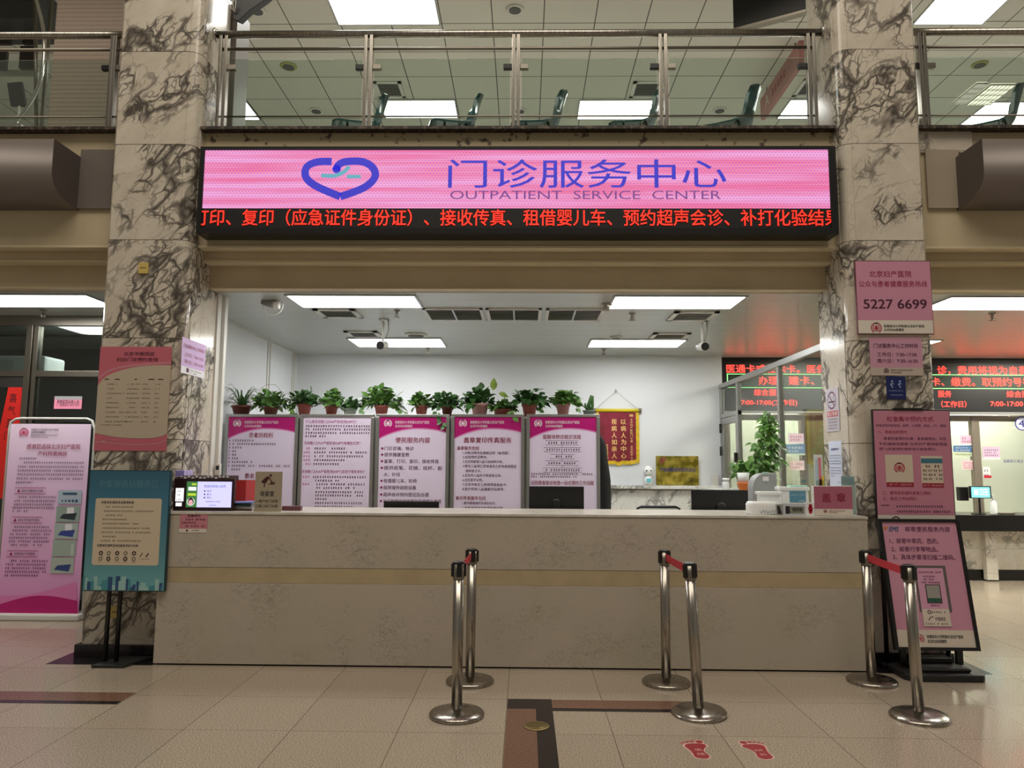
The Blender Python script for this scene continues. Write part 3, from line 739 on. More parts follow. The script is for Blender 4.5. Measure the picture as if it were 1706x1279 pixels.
# roller shutter boxes left and right
def shutter(lb, xa, xb, inner, endpx, z0, z1, yf):
    t = thing('shutter_box', lb, 'shutter box', ((xa + xb) / 2, 5.82, z0))
    pr = [(5.815, z1), (yf, z1)]
    h = z1 - z0
    for i in range(9): a = math.radians(90 * i / 8); pr.append((yf + (5.80 - yf) * (1 - math.cos(a)) * 0.98, z0 + h * 0.42 * (1 - math.sin(a)) ))
    pr.append((5.815, z0))
    MB().prism([(xa, y, z) for y, z in pr], (xb - xa, 0, 0), True).build('housing', M_GREYMET, t)
    e = xb if inner > 0 else xa
    MB().prism([(e, y, z) for y, z in pr], (0.004 * inner, 0, 0)).build('end_cap', mat('dark_end_cap', (84, 76, 72), 0.45, 0.2), t)
    return t
xe = at(132, 300, y=5.8).x
shutter('grey rolled shutter housing above the left office bay', -8.0, xe, 1, None, at(60, 346, y=5.75).z, at(60, 236, y=5.5).z, 5.45)
B = front(133, 250, 190, 348, 5.805); m = MB(); B.slab(m, 133, 250, 188, 348, 0, 0.012)
tag(m.build('cover_plate', M_GREYMET, origin=(at(160, 348, y=5.805))), 'flat grey cover plate between left shutter housing and left pillar', 'cover plate')
xe = at(1594, 300, y=5.8).x
shutter('grey rolled shutter housing above the cashier hall', xe, 9.0, -1, None, at(1650, 346, y=5.75).z, at(1650, 236, y=5.5).z, 5.45)
B = front(1545, 250, 1600, 347, 5.805); m = MB(); B.slab(m, 1543, 250, 1598, 347, 0, 0.012)
tag(m.build('cover_plate', mat('beige_cover', (158, 146, 128), 0.45), origin=(at(1570, 347, y=5.805))), 'flat beige cover plate between right shutter housing and right pillar', 'cover plate')

# ------------------------------------------------------------------ balcony railings
YR_ = 5.93
def railing(lb, x0, x1, pairs, grp, flangeL, flangeR, panel):
    t = thing('balcony_railing', lb, 'railing', ((x0 + x1) / 2, YR_, UPZ), 'balcony railings')
    zh = at(860, 56, y=YR_).z; z2 = at(860, 80.5, y=YR_).z; z3 = at(860, 193.5, y=YR_).z
    h = MB().tube([(x0, YR_, zh), (x1, YR_, zh)], 0.031, 18)
    h.build('handrail', M_STEEL, t)
    for on, x in ((flangeL, x0), (flangeR, x1)):
        if on: s_ = 1 if x == x0 else -1; MB().tube([(x, YR_, zh), (x + s_ * 0.012, YR_, zh)], 0.055, 20).build('wall_flange', M_CHROME, t)
    MB().tube([(x0 + 0.06, YR_, z2), (x1 - 0.06, YR_, z2)], 0.014, 10).build('upper_rail', M_STEELD, t)
    MB().tube([(x0 + 0.06, YR_, z3), (x1 - 0.06, YR_, z3)], 0.008, 8).build('lower_rail', M_STEELD, t)
    for a in pairs:
        p = MB().box(a - 0.014, a + 0.014, YR_ - 0.03, YR_ + 0.03, UPZ, zh - 0.02).build('post', M_STEEL, t, bevel=0.003)
    zc_ = at(860, 112, y=YR_).z; zd = UPZ + 0.035
    cl = sorted(pairs)
    for i in range(0, len(cl)):
        for sg in (-1, 1):
            xx = cl[i] + sg * 0.05
            if any(abs(xx - q) < 0.03 for q in cl) or xx < x0 + 0.04 or xx > x1 - 0.04: continue
            MB().box(xx - 0.036, xx + 0.036, YR_ - 0.02, YR_ + 0.02, zc_ - 0.022, zc_ + 0.022).box(xx - 0.036, xx + 0.036, YR_ - 0.02, YR_ + 0.02, zd - 0.022, zd + 0.022).build('glass_clamp', M_BLACK if (i % 2 == 0) else M_STEELD, t, bevel=0.004)
    for a, c in panel:
        MB().box(a, c, YR_ - 0.005, YR_ + 0.005, UPZ + 0.012, at(860, 98, y=YR_).z).build('glass_panel', M_GLASS, t)
def rx(px, py=130): return at(px, py, y=YR_).x
P_ = [rx(367), rx(376), rx(609), rx(618), rx(855.5), rx(863.5), rx(1100), rx(1109), rx(1347), rx(1356)]
railing('steel and glass railing of the central balcony', XL, XR, P_, None, True, True, [(P_[1] + 0.03, P_[2] - 0.03), (P_[3] + 0.03, P_[4] - 0.03), (P_[5] + 0.03, P_[6] - 0.03), (P_[7] + 0.03, P_[8] - 0.03)])
railing('steel and glass railing of the balcony left of the left pillar', -7.0, -3.325, [rx(186), rx(191)], None, False, True, [(-7.0, rx(186) - 0.03)])
railing('steel and glass railing of the balcony right of the right pillar', 3.13, 8.0, [rx(1533), rx(1541)], None, True, False, [(rx(1541) + 0.03, 8.0)])

# ------------------------------------------------------------------ upper-floor chairs
M_CHAIR = noisy('teal_plastic_shell', (30, 66, 66), (40, 80, 80), 5.0, 0.18)
def shell_mesh():
    """moulded seat and back in one curved shell, facing -X, local seat height 0.44"""
    prof = [(-0.25, 0.385), (-0.245, 0.41), (-0.20, 0.43), (-0.08, 0.43), (0.06, 0.435), (0.13, 0.455), (0.175, 0.50), (0.20, 0.58), (0.225, 0.68), (0.25, 0.77), (0.262, 0.80)]
    rows = []; n = 9
    bf = (0, 0, 0, 0, 0.1, 0.3, 0.6, 0.85, 1.0, 1.0, 0.95)
    for i, (x, z) in enumerate(prof):
        b_ = bf[i]; hw = 0.215 - 0.085 * b_ ** 2 - (0.03 if i == 0 else 0)
        r = []
        for k in range(n):
            u = -1 + 2 * k / (n - 1)
            r.append(Vector((x - 0.055 * b_ * u * u, u * hw, z - 0.012 * (1 - b_) * u ** 4 - (0.05 * abs(u) ** 3 if i >= 9 else 0))))
        rows.append(r)
    m = MB(); m.grid(rows)
    off = [[p + Vector((0.03, 0, -0.006)) if i > 5 else p + Vector((0, 0, -0.02)) for p in r] for i, r in enumerate(rows)]
    m.grid([r[::-1] for r in off])
    # rim
    edge = [r[0] for r in rows] + rows[-1] + [r[-1] for r in rows[::-1]] + rows[0][::-1]
    eo = [r[0] for r in off] + off[-1] + [r[-1] for r in off[::-1]] + off[0][::-1]
    m.grid([edge, eo])
    return m
def make_chair(lb, loc, rot):
    t = thing('waiting_chair', lb, 'chair', (0, 0, 0), 'teal chairs on the upper floor')
    shell_mesh().build('seat_shell', M_CHAIR, t)
    for sx, sy in ((-1, -1), (-1, 1), (1, -1), (1, 1)):
        MB().tube([(sx * 0.10, sy * 0.15, 0.425), (sx * 0.20, sy * 0.19, 0.0)], 0.011, 10).build('leg', M_STEELD, t)
    MB().tube([(-0.10, -0.15, 0.42), (-0.10, 0.15, 0.42), (0.10, 0.15, 0.42), (0.10, -0.15, 0.42), (-0.10, -0.15, 0.42)], 0.009, 8).build('under_frame', M_STEELD, t)
    t.location = loc; t.rotation_euler = rot
    return t
YH = 6.72
cx0 = at(632, 175, y=YH).x - 0.2
first = make_chair('teal plastic chair on the balcony, first from the left', (cx0, YH, UPZ), (0, 0, 0.3))
for lb, px, rz, y in (('teal plastic chair on the balcony, second from the left', 790, 0.28, YH), ('teal plastic chair on the balcony, third from the left', 930, 0.0, YH),
                      ('teal plastic chair on the balcony, fourth, behind the right rail posts', 1090, -0.06, YH), ('teal plastic chair on the balcony below the pink hanging sign', 1250, -0.42, YH),
                      ('teal chair seat at the right pillar end of the balcony', 1430, -0.2, YH), ('teal plastic chair behind the right balcony railing', 1683, -0.5, YH)):
    dup(first, (at(px, 175, y=y).x - 0.2, y, UPZ), (0, 0, rz), lb)
dup(first, (at(668, 195, y=7.35).x, 7.35, UPZ - 0.02), (0, 0, 1.57), 'teal chair in the second row right of the first chair back', 'teal chairs in the second row')
dup(first, (at(806, 195, y=7.33).x, 7.33, UPZ - 0.02), (0, 0, 1.57), 'teal chair in the second row right of the second chair back', 'teal chairs in the second row')

# ------------------------------------------------------------------ things hanging on the upper floor
a = at(1222, 47, y=7.2); d_ = at(1342, 15, z=a.z)
t = thing('hanging_screen', 'black screen hanging at the top edge left of the right pillar', 'screen', (a.x, a.y, UPC))
u = Vector((d_.x - a.x, d_.y - a.y, 0)); nn = Vector((u.y, -u.x, 0)).normalized()
m = MB().prism([a, a + u, a + u + Vector((0, 0, 0.62)), a + Vector((0, 0, 0.62))], -nn * 0.07); m.build('screen_body', M_BLACK, t, bevel=0.004)
m = MB().prism([a + Vector((0, 0, -0.025)), a + u + Vector((0, 0, -0.025)), a + u, a], -nn * 0.08); m.build('bottom_trim', M_STEELD, t)
pm = a + u * 0.5 - nn * 0.04; MB().tube([pm + Vector((0, 0, 0.6)), (pm.x, pm.y, UPC)], 0.02, 10).build('hanging_pole', M_STEELD, t)

X_ = 3.3
fa, fb = at(1271, 200, x=X_), at(1271, 165, x=X_); na = at(1337, 110, x=X_)
t = thing('hanging_sign', 'long pinkish sign board hanging over the balcony right end', 'sign', (X_, (fa.y + na.y) / 2, UPC))
MB().box(X_ - 0.03, X_ + 0.03, na.y, fa.y, fa.z, fb.z).build('board', mat('dusty_rose_board', (176, 122, 118), 0.4), t, bevel=0.003)
m = MB(); Bs = Board((X_ - 0.03, fa.y, fb.z), (0, na.y - fa.y, 0), (0, 0, fa.z - fb.z), (-1, 0, 0), (0, 0, 100, 20))
Bs.text(m, 'A', 14, 10, 11, d=0.002); m.build('arrow_lettering', M_WTRIM, t)
m = MB(); Bs.small(m, 32, 72, 10, 7, 0.002); m.build('lettering', M_INKR, t)
m = MB()
for yy in (na.y + 0.2, fa.y - 0.2): m.tube([(X_, yy, fb.z), (X_, yy, UPC)], 0.008, 8)
m.build('hanger', M_STEELD, t)

# black monitor bracketed to the left pillar, seen from below
c = at(410, 0, y=6.0)
t = thing('hanging_monitor', 'black tilted monitor at the top beside the left pillar', 'monitor', (XL, 6.0, c.z))
P = [at(389, 0, y=6.0), at(388, 31, y=6.0), at(397, 35, y=6.0), at(415, 18, y=6.0), at(441, 0, y=6.0)]
top = [Vector((P[4].x + 0.25, 6.0, P[4].z + 0.25)), Vector((P[0].x, 6.0, P[0].z + 0.3))]
MB().prism(P + top, (0.0, 0.10, 0.03)).build('screen_body', M_BLACK, t, bevel=0.004)
MB().tube([(XL, 6.05, c.z + 0.15), (P[0].x + 0.05, 6.05, c.z + 0.12)], 0.02, 10).build('wall_arm', M_BLACK, t)
m = MB()
for k_, dx in enumerate((0.0, 0.03, 0.06)): m.tube(smooth([(XL + 0.02, 0), (XL + 0.06, 0)], 1) and [Vector((XL + 0.01 + dx, 5.95, c.z + 0.1)), Vector((XL + 0.05 + dx, 5.94, c.z + 0.0 - 0.02 * k_)), Vector((XL + 0.09 + dx, 5.95, c.z - 0.06 + 0.01 * k_)), Vector((XL + 0.11 + dx * 0.5, 5.97, c.z - 0.1)), Vector((P[1].x + 0.02, 5.99, P[1].z + 0.05))], 0.004, 6)
m.build('cable', M_WTRIM, t)

# left balcony: escalator-hall clutter
YU = 7.6
def bx(name, lb, cat, x0, y0, x1, y1, Y, dep, m, bev=0.004):
    B_ = front(x0, y0, x1, y1, Y); m_ = MB(); B_.slab(m_, x0, y0, x1, y1, -dep, 0)
    return tag(m_.build(name, m, origin=B_.p((x0 + x1) / 2, y1, -dep / 2), bevel=bev), lb, cat)
bx('ceiling_unit', 'big dark grey unit at the top left corner above the left balcony', 'ceiling unit', -40, -70, 60, 31, 7.4, 0.5, mat('slate_unit', (60, 62, 62), 0.5))
for lb, a in (('short dark baffle under the grey unit, nearest the left picture edge', (-8, 34, 17, 72)), ('short dark baffle under the grey unit, beside the bright gap', (38, 32, 57, 72)),
              ('long dark baffle below the handrail beside the curved pipe', (32, 76, 58, 113)), ('long dark baffle below the handrail at the picture edge', (-10, 84, 9, 115))):
    o = bx('ceiling_baffle', lb, 'baffle', *a, 7.7, 0.05, mat('brown_baffle', (52, 44, 40), 0.6)); o['group'] = 'dark baffles over the left balcony'
bx('light_trough', 'pale horizontal beam above the small hanging sign on the left balcony', 'beam', -10, 116, 58, 128, 7.9, 0.12, mat('pale_beam', (206, 206, 190), 0.5))
c = front(10, 137, 43, 176, 7.3)
t = thing('hanging_notice', 'small dark grey notice hanging by the left picture edge', 'sign', c.p(25, 176))
m = MB().prism([c.p(10, 138), c.p(34, 136), c.p(44, 176), c.p(19, 176)], (0, 0.03, 0)); m.build('board', mat('slate_notice', (62, 62, 62), 0.5), t)
m = MB().box(c.p(33, 178).x - 0.008, c.p(33, 178).x + 0.008, 7.3, 7.32, UPZ, c.p(33, 176).z); m.build('stem', M_WTRIM, t)
m = MB(); m.tube([at(x, y, y=7.25) for x, y in smooth([(58, -8), (66, 20), (72, 48), (74, 75), (73, 100), (68, 130), (58, 158), (45, 180), (33, 196), (30, 206), (38, 211)], 4)], 0.019, 12)
tag(m.build('curved_handrail', M_CHROME, origin=at(38, 211, y=7.25)), 'curved chrome handrail behind the left balcony railing', 'handrail')
for lb, xt, xb, r_ in (('slim steel pole left of the curved chrome handrail', 58, 61, 0.02), ('slim dark pole right of the curved chrome handrail', 87, 69, 0.02)):
    a, d2 = at(xt, -10, y=7.35), at(xb, 215, y=7.35)
    o = tag(MB().tube([d2, a], r_, 10).build('steel_pole', M_STEELD, origin=d2), lb, 'pole', 'poles on the left balcony')
# ------------------------------------------------------------------ service counter
YF = 5.44; ZT = 1.088
zb1, zb2 = at(860, 975, y=YF).z, at(860, 949, y=YF).z
CX0, CX1 = -2.658, 2.475
t = thing('service_counter', 'long stone-clad service counter with a pale top between the pillars', 'counter', (-0.1, 5.44, 0))
MB().box(CX0, CX1, YF, YF + 0.16, 0.012, zb1 - 0.002).build('lower_panel', M_CTR, t, bevel=0.002)
MB().box(CX0, CX1, YF + 0.002, YF + 0.16, zb1, zb2 - 0.002).build('stone_band', M_CTRBAND, t)
MB().box(CX0, CX1, YF, YF + 0.16, zb2, ZT - 0.022).build('upper_panel', M_CTR, t, bevel=0.002)
MB().box(CX0, CX1 + 0.004, YF - 0.006, YF + 0.66, ZT - 0.02, ZT).build('countertop', M_CTRTOP, t, bevel=0.003)
MB().box(CX0 + 0.02, CX1 - 0.02, YF + 0.02, YF + 0.15, 0, 0.014).build('plinth', M_BLACKM, t)  # matt black strip puts the thin shadow at the base into colour
MB().box(XL + 0.1, CX1 - 0.05, YF + 0.62, YF + 1.22, 0.72, 0.75).build('work_surface', mat('desk_laminate', (206, 200, 190), 0.4), t)
for x in (XL + 0.12, 0.0, CX1 - 0.1): MB().box(x, x + 0.04, YF + 0.64, YF + 1.2, 0, 0.72).build('support_panel', mat('desk_laminate', (206, 200, 190), 0.4), t)

# ------------------------------------------------------------------ cabinets and poster frames behind the counter
YPOS = 7.30
PX = [(373, 495.5), (498, 622), (625.5, 748), (751, 873.5), (877, 999.5)]
zpt = at(686, 690, y=YPOS).z
cab0 = at(373, 760, y=YPOS).x; cab1 = at(999, 760, y=YPOS).x
n = 0
cw = (cab1 - cab0) / 5
for lb in ('white cabinet behind the first poster from the left', 'white cabinet behind the second poster from the left', 'white cabinet behind the middle poster', 'white cabinet behind the fourth poster from the left', 'white cabinet behind the last poster, beside the red pennant'):
    x0 = cab0 + cw * n; n += 1
    t = thing('storage_cabinet', lb, 'cabinet', (x0 + cw / 2, 7.55, 0), 'cabinets behind the posters')
    MB().box(x0 + 0.002, x0 + cw - 0.002, 7.36, 7.76, 0.05, zpt - 0.015).build('body', M_WTRIM, t, bevel=0.003)
    MB().box(x0 + 0.02, x0 + cw - 0.02, 7.38, 7.74, 0, 0.05).build('plinth', M_BLACKM, t)
    for a in (0, 1): d_ = MB().box(x0 + 0.006 + a * cw / 2, x0 + cw / 2 - 0.004 + a * cw / 2, 7.345, 7.362, 0.07, zpt - 0.03).build('door', M_WTRIM, t); MB().box(x0 + cw / 2 - 0.03 + a * 0.045, x0 + cw / 2 - 0.018 + a * 0.045, 7.335, 7.347, 0.9, 1.05).build('handle', M_STEELD, d_)

def poster(i, lb):
    xa, xb = PX[i]
    B = front(xa, 690, xb, 853, YPOS)
    zf = 0.93; ext = (B.o.z - zf) / B.h
    B = Board(B.o, B.U, B.V * ext, B.n, (xa, 690, xb, 690 + 163 * ext))
    yb = B.px[3]
    t = thing('framed_poster', lb, 'poster', B.p((xa + xb) / 2, yb), 'poster frames behind the counter')
    f = MB()
    for a in ((xa, 690, xb, 694.5), (xa, yb - 4, xb, yb), (xa, 694.5, xa + 5.5, yb - 4), (xb - 5.5, 694.5, xb, yb - 4)): B.slab(f, *a, -0.03, 0.016)
    f.build('frame', M_ALU, t, bevel=0.003)
    B.slab(MB(), xa + 5.5, 694.5, xb - 5.5, yb - 4, -0.01, 0.004).build('print', M_LILAC, t)
    return B, t
def header(B, t, xa, xb, white=True):
    """magenta header with a white swoosh, emblem and hospital name"""
    l, r = xa + 5.5, xb - 5.5; wd = r - l
    arc = [(l + wd * k / 14, 712.8 + (17.2 * (1 - k / 14 / 0.58) ** 2 if k / 14 < 0.58 else 6 * ((k / 14 - 0.58) / 0.42) ** 2)) for k in range(15)]
    m = MB(); B.poly(m, [(l, 694.5), (r, 694.5)] + arc[::-1], 0.005, 0.0005)
    m.build('header_band', M_MAG, t)
    m = MB(); B.stroke(m, [(x, y + 1.0) for x, y in arc], 2.0, 0.0062); m.build('header_swoosh', M_MAGL, t)
    m = MB(); B.emblem(m, l + 14, 705.5, 6, 0.0062); B.text(m, '首都医科大学附属北京妇产医院', l + 26, 703.5, 5, l + 83, d=0.0062, bold=0.01, res=2); B.text(m, '北京妇幼保健院', l + 26, 710, 4.6, l + 55, d=0.0062, bold=0.01, res=2)
    m.build('hospital_lettering', M_INKW, t)

D = 0.0062
B, t = poster(0, 'framed poster on patient rights, first from the left, with magenta header'); header(B, t, *PX[0])
m = MB(); B.text(m, '患者的权利', 413, 725, 8.5, 453, bold=0.02, d=D); B.text(m, '患者', 409, 793, 8.5, 425, bold=0.02, d=D); B.text(m, '的义务', 428, 793, 8.5, 453, bold=0.02, d=D); m.build('title_lettering', M_INKR, t)
m = MB()
for y, x1 in ((734, 423), (740, 458), (746, 402), (752, 395), (758, 395), (764, 400), (770, 423), (776.5, 483), (782.5, 402)):
    B.small(m, 386, x1, y, 3.6, D, 1); B.small(m, 380, 382.5, y, 3.4, D, 2)
for k_ in range(5): B.small(m, 404, 470 - 4 * k_, 803 + 6 * k_, 4, D, 5 + k_)
m.build('body_lettering', M_INKP, t)

B, t = poster(1, 'framed white poster on prenatal gene testing, second from the left, without header')
m = MB(); B.text(m, '什么是无创胎儿DNA产前检测(NIPT)？', 507, 702.5, 5.5, 592, d=D, bold=0.01, res=2); B.text(m, '无创胎儿DNA产前检测(NIPT)有哪些优势？', 506, 738.5, 5.5, 600, d=D, bold=0.01, res=2); B.text(m, '无创胎儿DNA产前检测(NIPT)适用于哪些孕妇？', 503.5, 786, 5.5, 608, d=D, bold=0.01, res=2); m.build('title_lettering', mat('purple_ink', (170, 50, 130), 0.5), t)
m = MB()
for y, x0, x1 in ((710, 507, 615), (715.5, 507, 615), (721.5, 507, 614), (727, 507, 541), (747.5, 523, 575), (754, 523, 613), (760.5, 523, 605), (767, 523, 576), (773.5, 522, 567), (795, 522, 609), (801, 522, 568), (807, 528, 608), (813, 528, 593), (820, 527, 606), (825.5, 527, 608), (831.5, 527, 547), (838, 527, 607), (844, 527, 592)): B.small(m, x0, x1, y, 3.7, D, int(y))
m.build('body_lettering', M_INKP, t)
m = MB()
for y in (747.5, 754, 760.5, 767, 773.5, 795, 807): B.small(m, 505, 518, y, 3.7, D, int(y))
m.build('side_lettering', M_MAGL, t)

B, t = poster(2, 'framed poster listing convenience services with starred lines, in the middle'); header(B, t, *PX[2])
m = MB(); B.text(m, '便民服务内容', 658, 733.5, 9.5, 716, bold=0.02, d=D); m.build('title_lettering', M_INKR, t)
m = MB(); st = MB()
for y, s_, x1 in ((747.5, '门诊咨询、导诊', 689), (758, '提供健康宣教', 682), (769, '盖章、打印、复印、接收传真', 731), (780, '提供纸笔、花镜、纸杯、胶', 737), (791, '水、针线', 667), (801.5, '租借婴儿车、轮椅', 695), (812.5, '指导操作自助设备', 694.5), (824, '超声会诊预约登记及办理', 715.5), (835, '补打检查化验结果及四维照片申请', 736)):
    B.text(m, s_, 640, y, 6.6, x1, bold=0.012, d=D)
    if s_[0] != '水': B.poly(st, [(636.5 + (3 if k_ % 2 == 0 else 1.3) * math.sin(math.pi * k_ / 5), y - (3 if k_ % 2 == 0 else 1.3) * math.cos(math.pi * k_ / 5)) for k_ in range(10)], D, 0.0003)
m.build('body_lettering', M_INKP, t); st.build('star_bullets', M_INKR, t)

B, t = poster(3, 'framed poster on stamping, copying and fax services, fourth from the left'); header(B, t, *PX[3])
m = MB(); B.text(m, '盖章复印传真服务', 772, 733.5, 9.5, 852, bold=0.02, d=D); B.text(m, '盖章服务包括', 761, 747, 6.2, 798, bold=0.015, d=D); B.text(m, '复印传真服务包括', 760, 830, 6.2, 810, bold=0.015, d=D); m.build('title_lettering', M_INKR, t)
m = MB()
for y, s_, x1 in ((755, '1.诊断证明书及病假证明（每天限）', 847), (762, '2.住院预约证明书。', 812), (769.5, '3.北京市医保儿童介绍信转诊单。', 838), (777, '4.新生儿童保乙肝疫苗及乙肝免疫球蛋白', 860), (785, '接种登记卡。', 802), (792.5, '5.北京市儿童听力筛查登记单。', 836), (800, '6.出生医学证明。', 805), (807.5, '7.北京市新生儿疾病筛查采血卡。', 845), (815, '8.医疗机构儿童健康评估表等。', 841), (838, '1.复印患者病历及身份证件。', 827), (846, '2.凭有效身份证传真各种证明。', 840)):
    B.text(m, s_, 771 if s_[0] in '12345678' else 776, y, 4.8, x1, bold=0.008, d=D, res=2)
m.build('body_lettering', M_INKP, t)

B, t = poster(4, 'framed poster with a referral flow chart, last from the left beside the pennant'); header(B, t, *PX[4])
m = MB(); B.text(m, '医联体转诊就诊流程', 905, 728, 7.5, 968, bold=0.015, d=D); B.text(m, '出院患者复诊检查一站式预约工作流程', 885, 804.5, 7, 989, bold=0.015, d=D); m.build('title_lettering', M_INKR, t)
m = MB(); f = MB()
for y, x0, x1 in ((738, 909, 964), (749.5, 906, 968), (761, 917, 957), (772, 909, 964), (783.5, 905, 969)):
    B.small(m, x0 + 4, x1 - 3, y, 3.8, D, int(y)); B.stroke(f, [(x0, y - 3.6), (x1, y - 3.6), (x1, y + 3.6), (x0, y + 3.6)], 0.5, D, True)
    if y < 780: B.stroke(f, [(936.5, y + 4), (936.5, y + 7.4)], 0.6, D)
B.small(m, 885, 988, 790, 3.2, D, 3); B.small(m, 885, 960, 794.5, 3.2, D, 4)
m.build('body_lettering', M_INKP, t); f.build('flow_boxes', M_INKP, t)

# ------------------------------------------------------------------ plants on the cabinets
rng = random.Random(5)
def leaf(m, base, d, up, L, W, fold=0.25, droop=0.3):
    d = d.normalized(); sd = d.cross(up).normalized(); nn = sd.cross(d).normalized()
    pts = []
    for u, wd in ((0.0, 0.10), (0.22, 0.85), (0.5, 1.0), (0.78, 0.55), (1.0, 0.0)):
        c = base + d * (L * u) - Vector((0, 0, 1)) * (droop * L * u * u)
        pts.append((c + sd * (W * wd) + nn * (fold * W * wd), c, c - sd * (W * wd) + nn * (fold * W * wd)))
    vs = [q for p_ in pts for q in p_]; fs = []
    for i in range(4):
        for k_ in (0, 1): fs.append((i * 3 + k_, i * 3 + k_ + 1, (i + 1) * 3 + k_ + 1, (i + 1) * 3 + k_))
    m.add(vs, fs, True)
def bush(m, stems, c, rx_, rz, n, L, seed, lift=0.35, ry=None):
    r = random.Random(seed); ry = ry or rx_
    for i in range(n):
        a = r.uniform(0, 2 * math.pi); e = math.acos(r.uniform(-0.35, 1)); q = r.uniform(0.35, 1.0)
        o = Vector((rx_ * q * math.sin(e) * math.cos(a), ry * q * math.sin(e) * math.sin(a), rz * (0.25 + q * math.cos(e) * 0.75)))
        p = c + o; d = Vector((o.x + r.uniform(-.4, .4) * rx_, o.y + r.uniform(-.4, .4) * rx_, lift * rz + r.uniform(-0.6, 0.8) * rz))
        leaf(m, p, d, Vector((r.uniform(-.5, .5), r.uniform(-.6, 0.1), 1)), L * r.uniform(0.85, 1.3), L * 0.42 * r.uniform(0.8, 1.2), 0.2, r.uniform(0.1, 0.6))
        if i % 3 == 0: stems.tube([c + Vector((o.x * 0.1, o.y * 0.1, -0.03)), c + o * 0.5 + Vector((0, 0, 0.02)), p], 0.0025, 5)
def pot(t, c, r, h, m, rim=True, soil=True):
    pr = [(r * 0.72, 0.0), (r * 0.98, h * 0.82), (r * 1.08, h * 0.82), (r * 1.1, h), (r * 0.96, h), (r * 0.94, h * 0.9)] if rim else [(r * 0.8, 0), (r, h), (r * 0.93, h), (r * 0.92, h * 0.9)]
    MB().lathe(pr, c, 24).build('pot', m, t)
    if soil: MB().lathe([(r * 0.90, h * 0.88), (r * 0.3, h * 0.93)], c, 20).build('soil', M_SOIL, t)
ZC = zpt - 0.015; YPL = 7.47
def plant(lb, cxp, pr, ph, potm, fx0, fx1, top, n, Lp, seed, leafm=M_LEAF, trail=(), name='potted_pothos', low=None, y=YPL):
    k_ = (y / FPX) * 1.02                               # metres per photo pixel at this depth
    c = at(cxp, 688, y=y); c.z = ZC
    t = thing(name, lb, 'plant', c, 'potted plants along the cabinet tops')
    r = pr * k_ / 2; h = ph * k_
    pot(t, c, r, h, potm)
    fc = Vector((at((fx0 + fx1) / 2, 680, y=y).x, y, ZC + h * 0.85)); R_ = (fx1 - fx0) / 2 * k_
    H_ = (688 - top) * k_ - h * 0.85
    f = MB(); s_ = MB()
    bush(f, s_, fc, R_ * 0.92, H_ * 0.85, n, Lp * k_, seed, ry=min(R_, 0.15))
    f.build('foliage', leafm, t); s_.build('stems', M_LEAFD, t)
    for pts in trail:
        v = MB(); g_ = MB(); P3 = [at(x, yy, y=y - q) for x, yy, q in pts]
        g_.tube(P3, 0.003, 5); r_ = random.Random(seed + 3)
        for i in range(len(P3) - 1):
            for j in range(3):
                p = P3[i].lerp(P3[i + 1], j / 3 + 0.1); leaf(v, p, Vector((r_.uniform(-1, 1), -0.3, r_.uniform(-1, 0.2))), Vector((0, -1, 0.4)), 8.5 * k_, 3.4 * k_, 0.2, 0.2)
        vo = v.build('trailing_vine', leafm, t); g_.build('vine_stem', M_LEAFD, vo)
    return t, c, k_

# spider plant
k_ = YPL / FPX * 1.02; c = at(402, 688, y=YPL); c.z = ZC
t = thing('spider_plant', 'spider plant with long narrow leaves at the left end of the cabinet row', 'plant', c, 'potted plants along the cabinet tops')
pot(t, c, 15.5 * k_, 17 * k_, M_DTERRA)
f = MB(); r_ = random.Random(9)
for i in range(64):
    a = r_.uniform(0, 2 * math.pi); R_ = r_.uniform(0.5, 1.0) * 36 * k_; hh = r_.uniform(20, 48) * k_ if r_.random() > 0.3 else r_.uniform(8, 20) * k_
    b0 = c + Vector((0.02 * math.cos(a), 0.02 * math.sin(a), 15 * k_)); d = Vector((math.cos(a), math.sin(a) * 0.55, 0)); w_ = 0.0085
    sd = Vector((-d.y, d.x, 0)).normalized(); L_ = []
    fall = r_.uniform(0.1, 1.1)
    for j in range(7):
        u = j / 6; p = b0 + d * (R_ * u) + Vector((0, 0, hh * (1.9 * u - 1.0 * u * u) - fall * hh * u ** 3)); q = w_ * (1 - u ** 2 * 0.92)
        L_.append([p + sd * q, p + Vector((0, 0, -0.003)), p - sd * q])
    f.grid(L_)
f.build('foliage', M_LEAFD, t)

t, c, k_ = plant('bushy pothos with an arched wire handle, second plant from the left', 451, 24, 15, M_DTERRA, 426, 478, 643, 130, 13, 11, M_LEAF, [((478, 668, 0.05), (486, 675, 0.06), (491, 688, 0.08), (489, 690, 0.1))])
MB().tube([c + Vector((x * k_, 0, z * k_)) for x, z in ((-24, 30), (-18, 46), (-8, 52), (6, 52), (14, 44), (18, 30))], 0.002, 6).build('wire_handle', M_STEELD, t)
plant('pothos in a pink pot behind the right end of the first poster', 507, 22, 20, M_TERRA, 483, 531, 643, 120, 12, 12, M_LEAFD)
plant('pothos in a terracotta pot left of the pale grey pot', 552, 20, 17, M_TERRA, 534, 578, 642, 110, 11, 13, M_LEAF)
plant('small plant in a pale grey pot over the second poster', 583, 22, 13, mat('pale_grey_pot', (176, 186, 178), 0.4), 570, 600, 655, 80, 10, 14, M_LEAFD)
plant('tall broad-leaved pothos with drooping side shoots over the middle frame edge', 635.5, 22, 18, M_TERRA, 603, 668, 634, 150, 15, 15, M_LEAF, [((612, 665, 0.05), (605, 676, 0.07), (602, 688, 0.1)), ((655, 668, 0.05), (664, 680, 0.07), (678, 688, 0.09))])
plant('light green pothos in a terracotta pot left of the vine that hangs over a poster', 702, 20, 19, M_TERRA, 680, 719, 646, 110, 12, 16, M_LEAF)
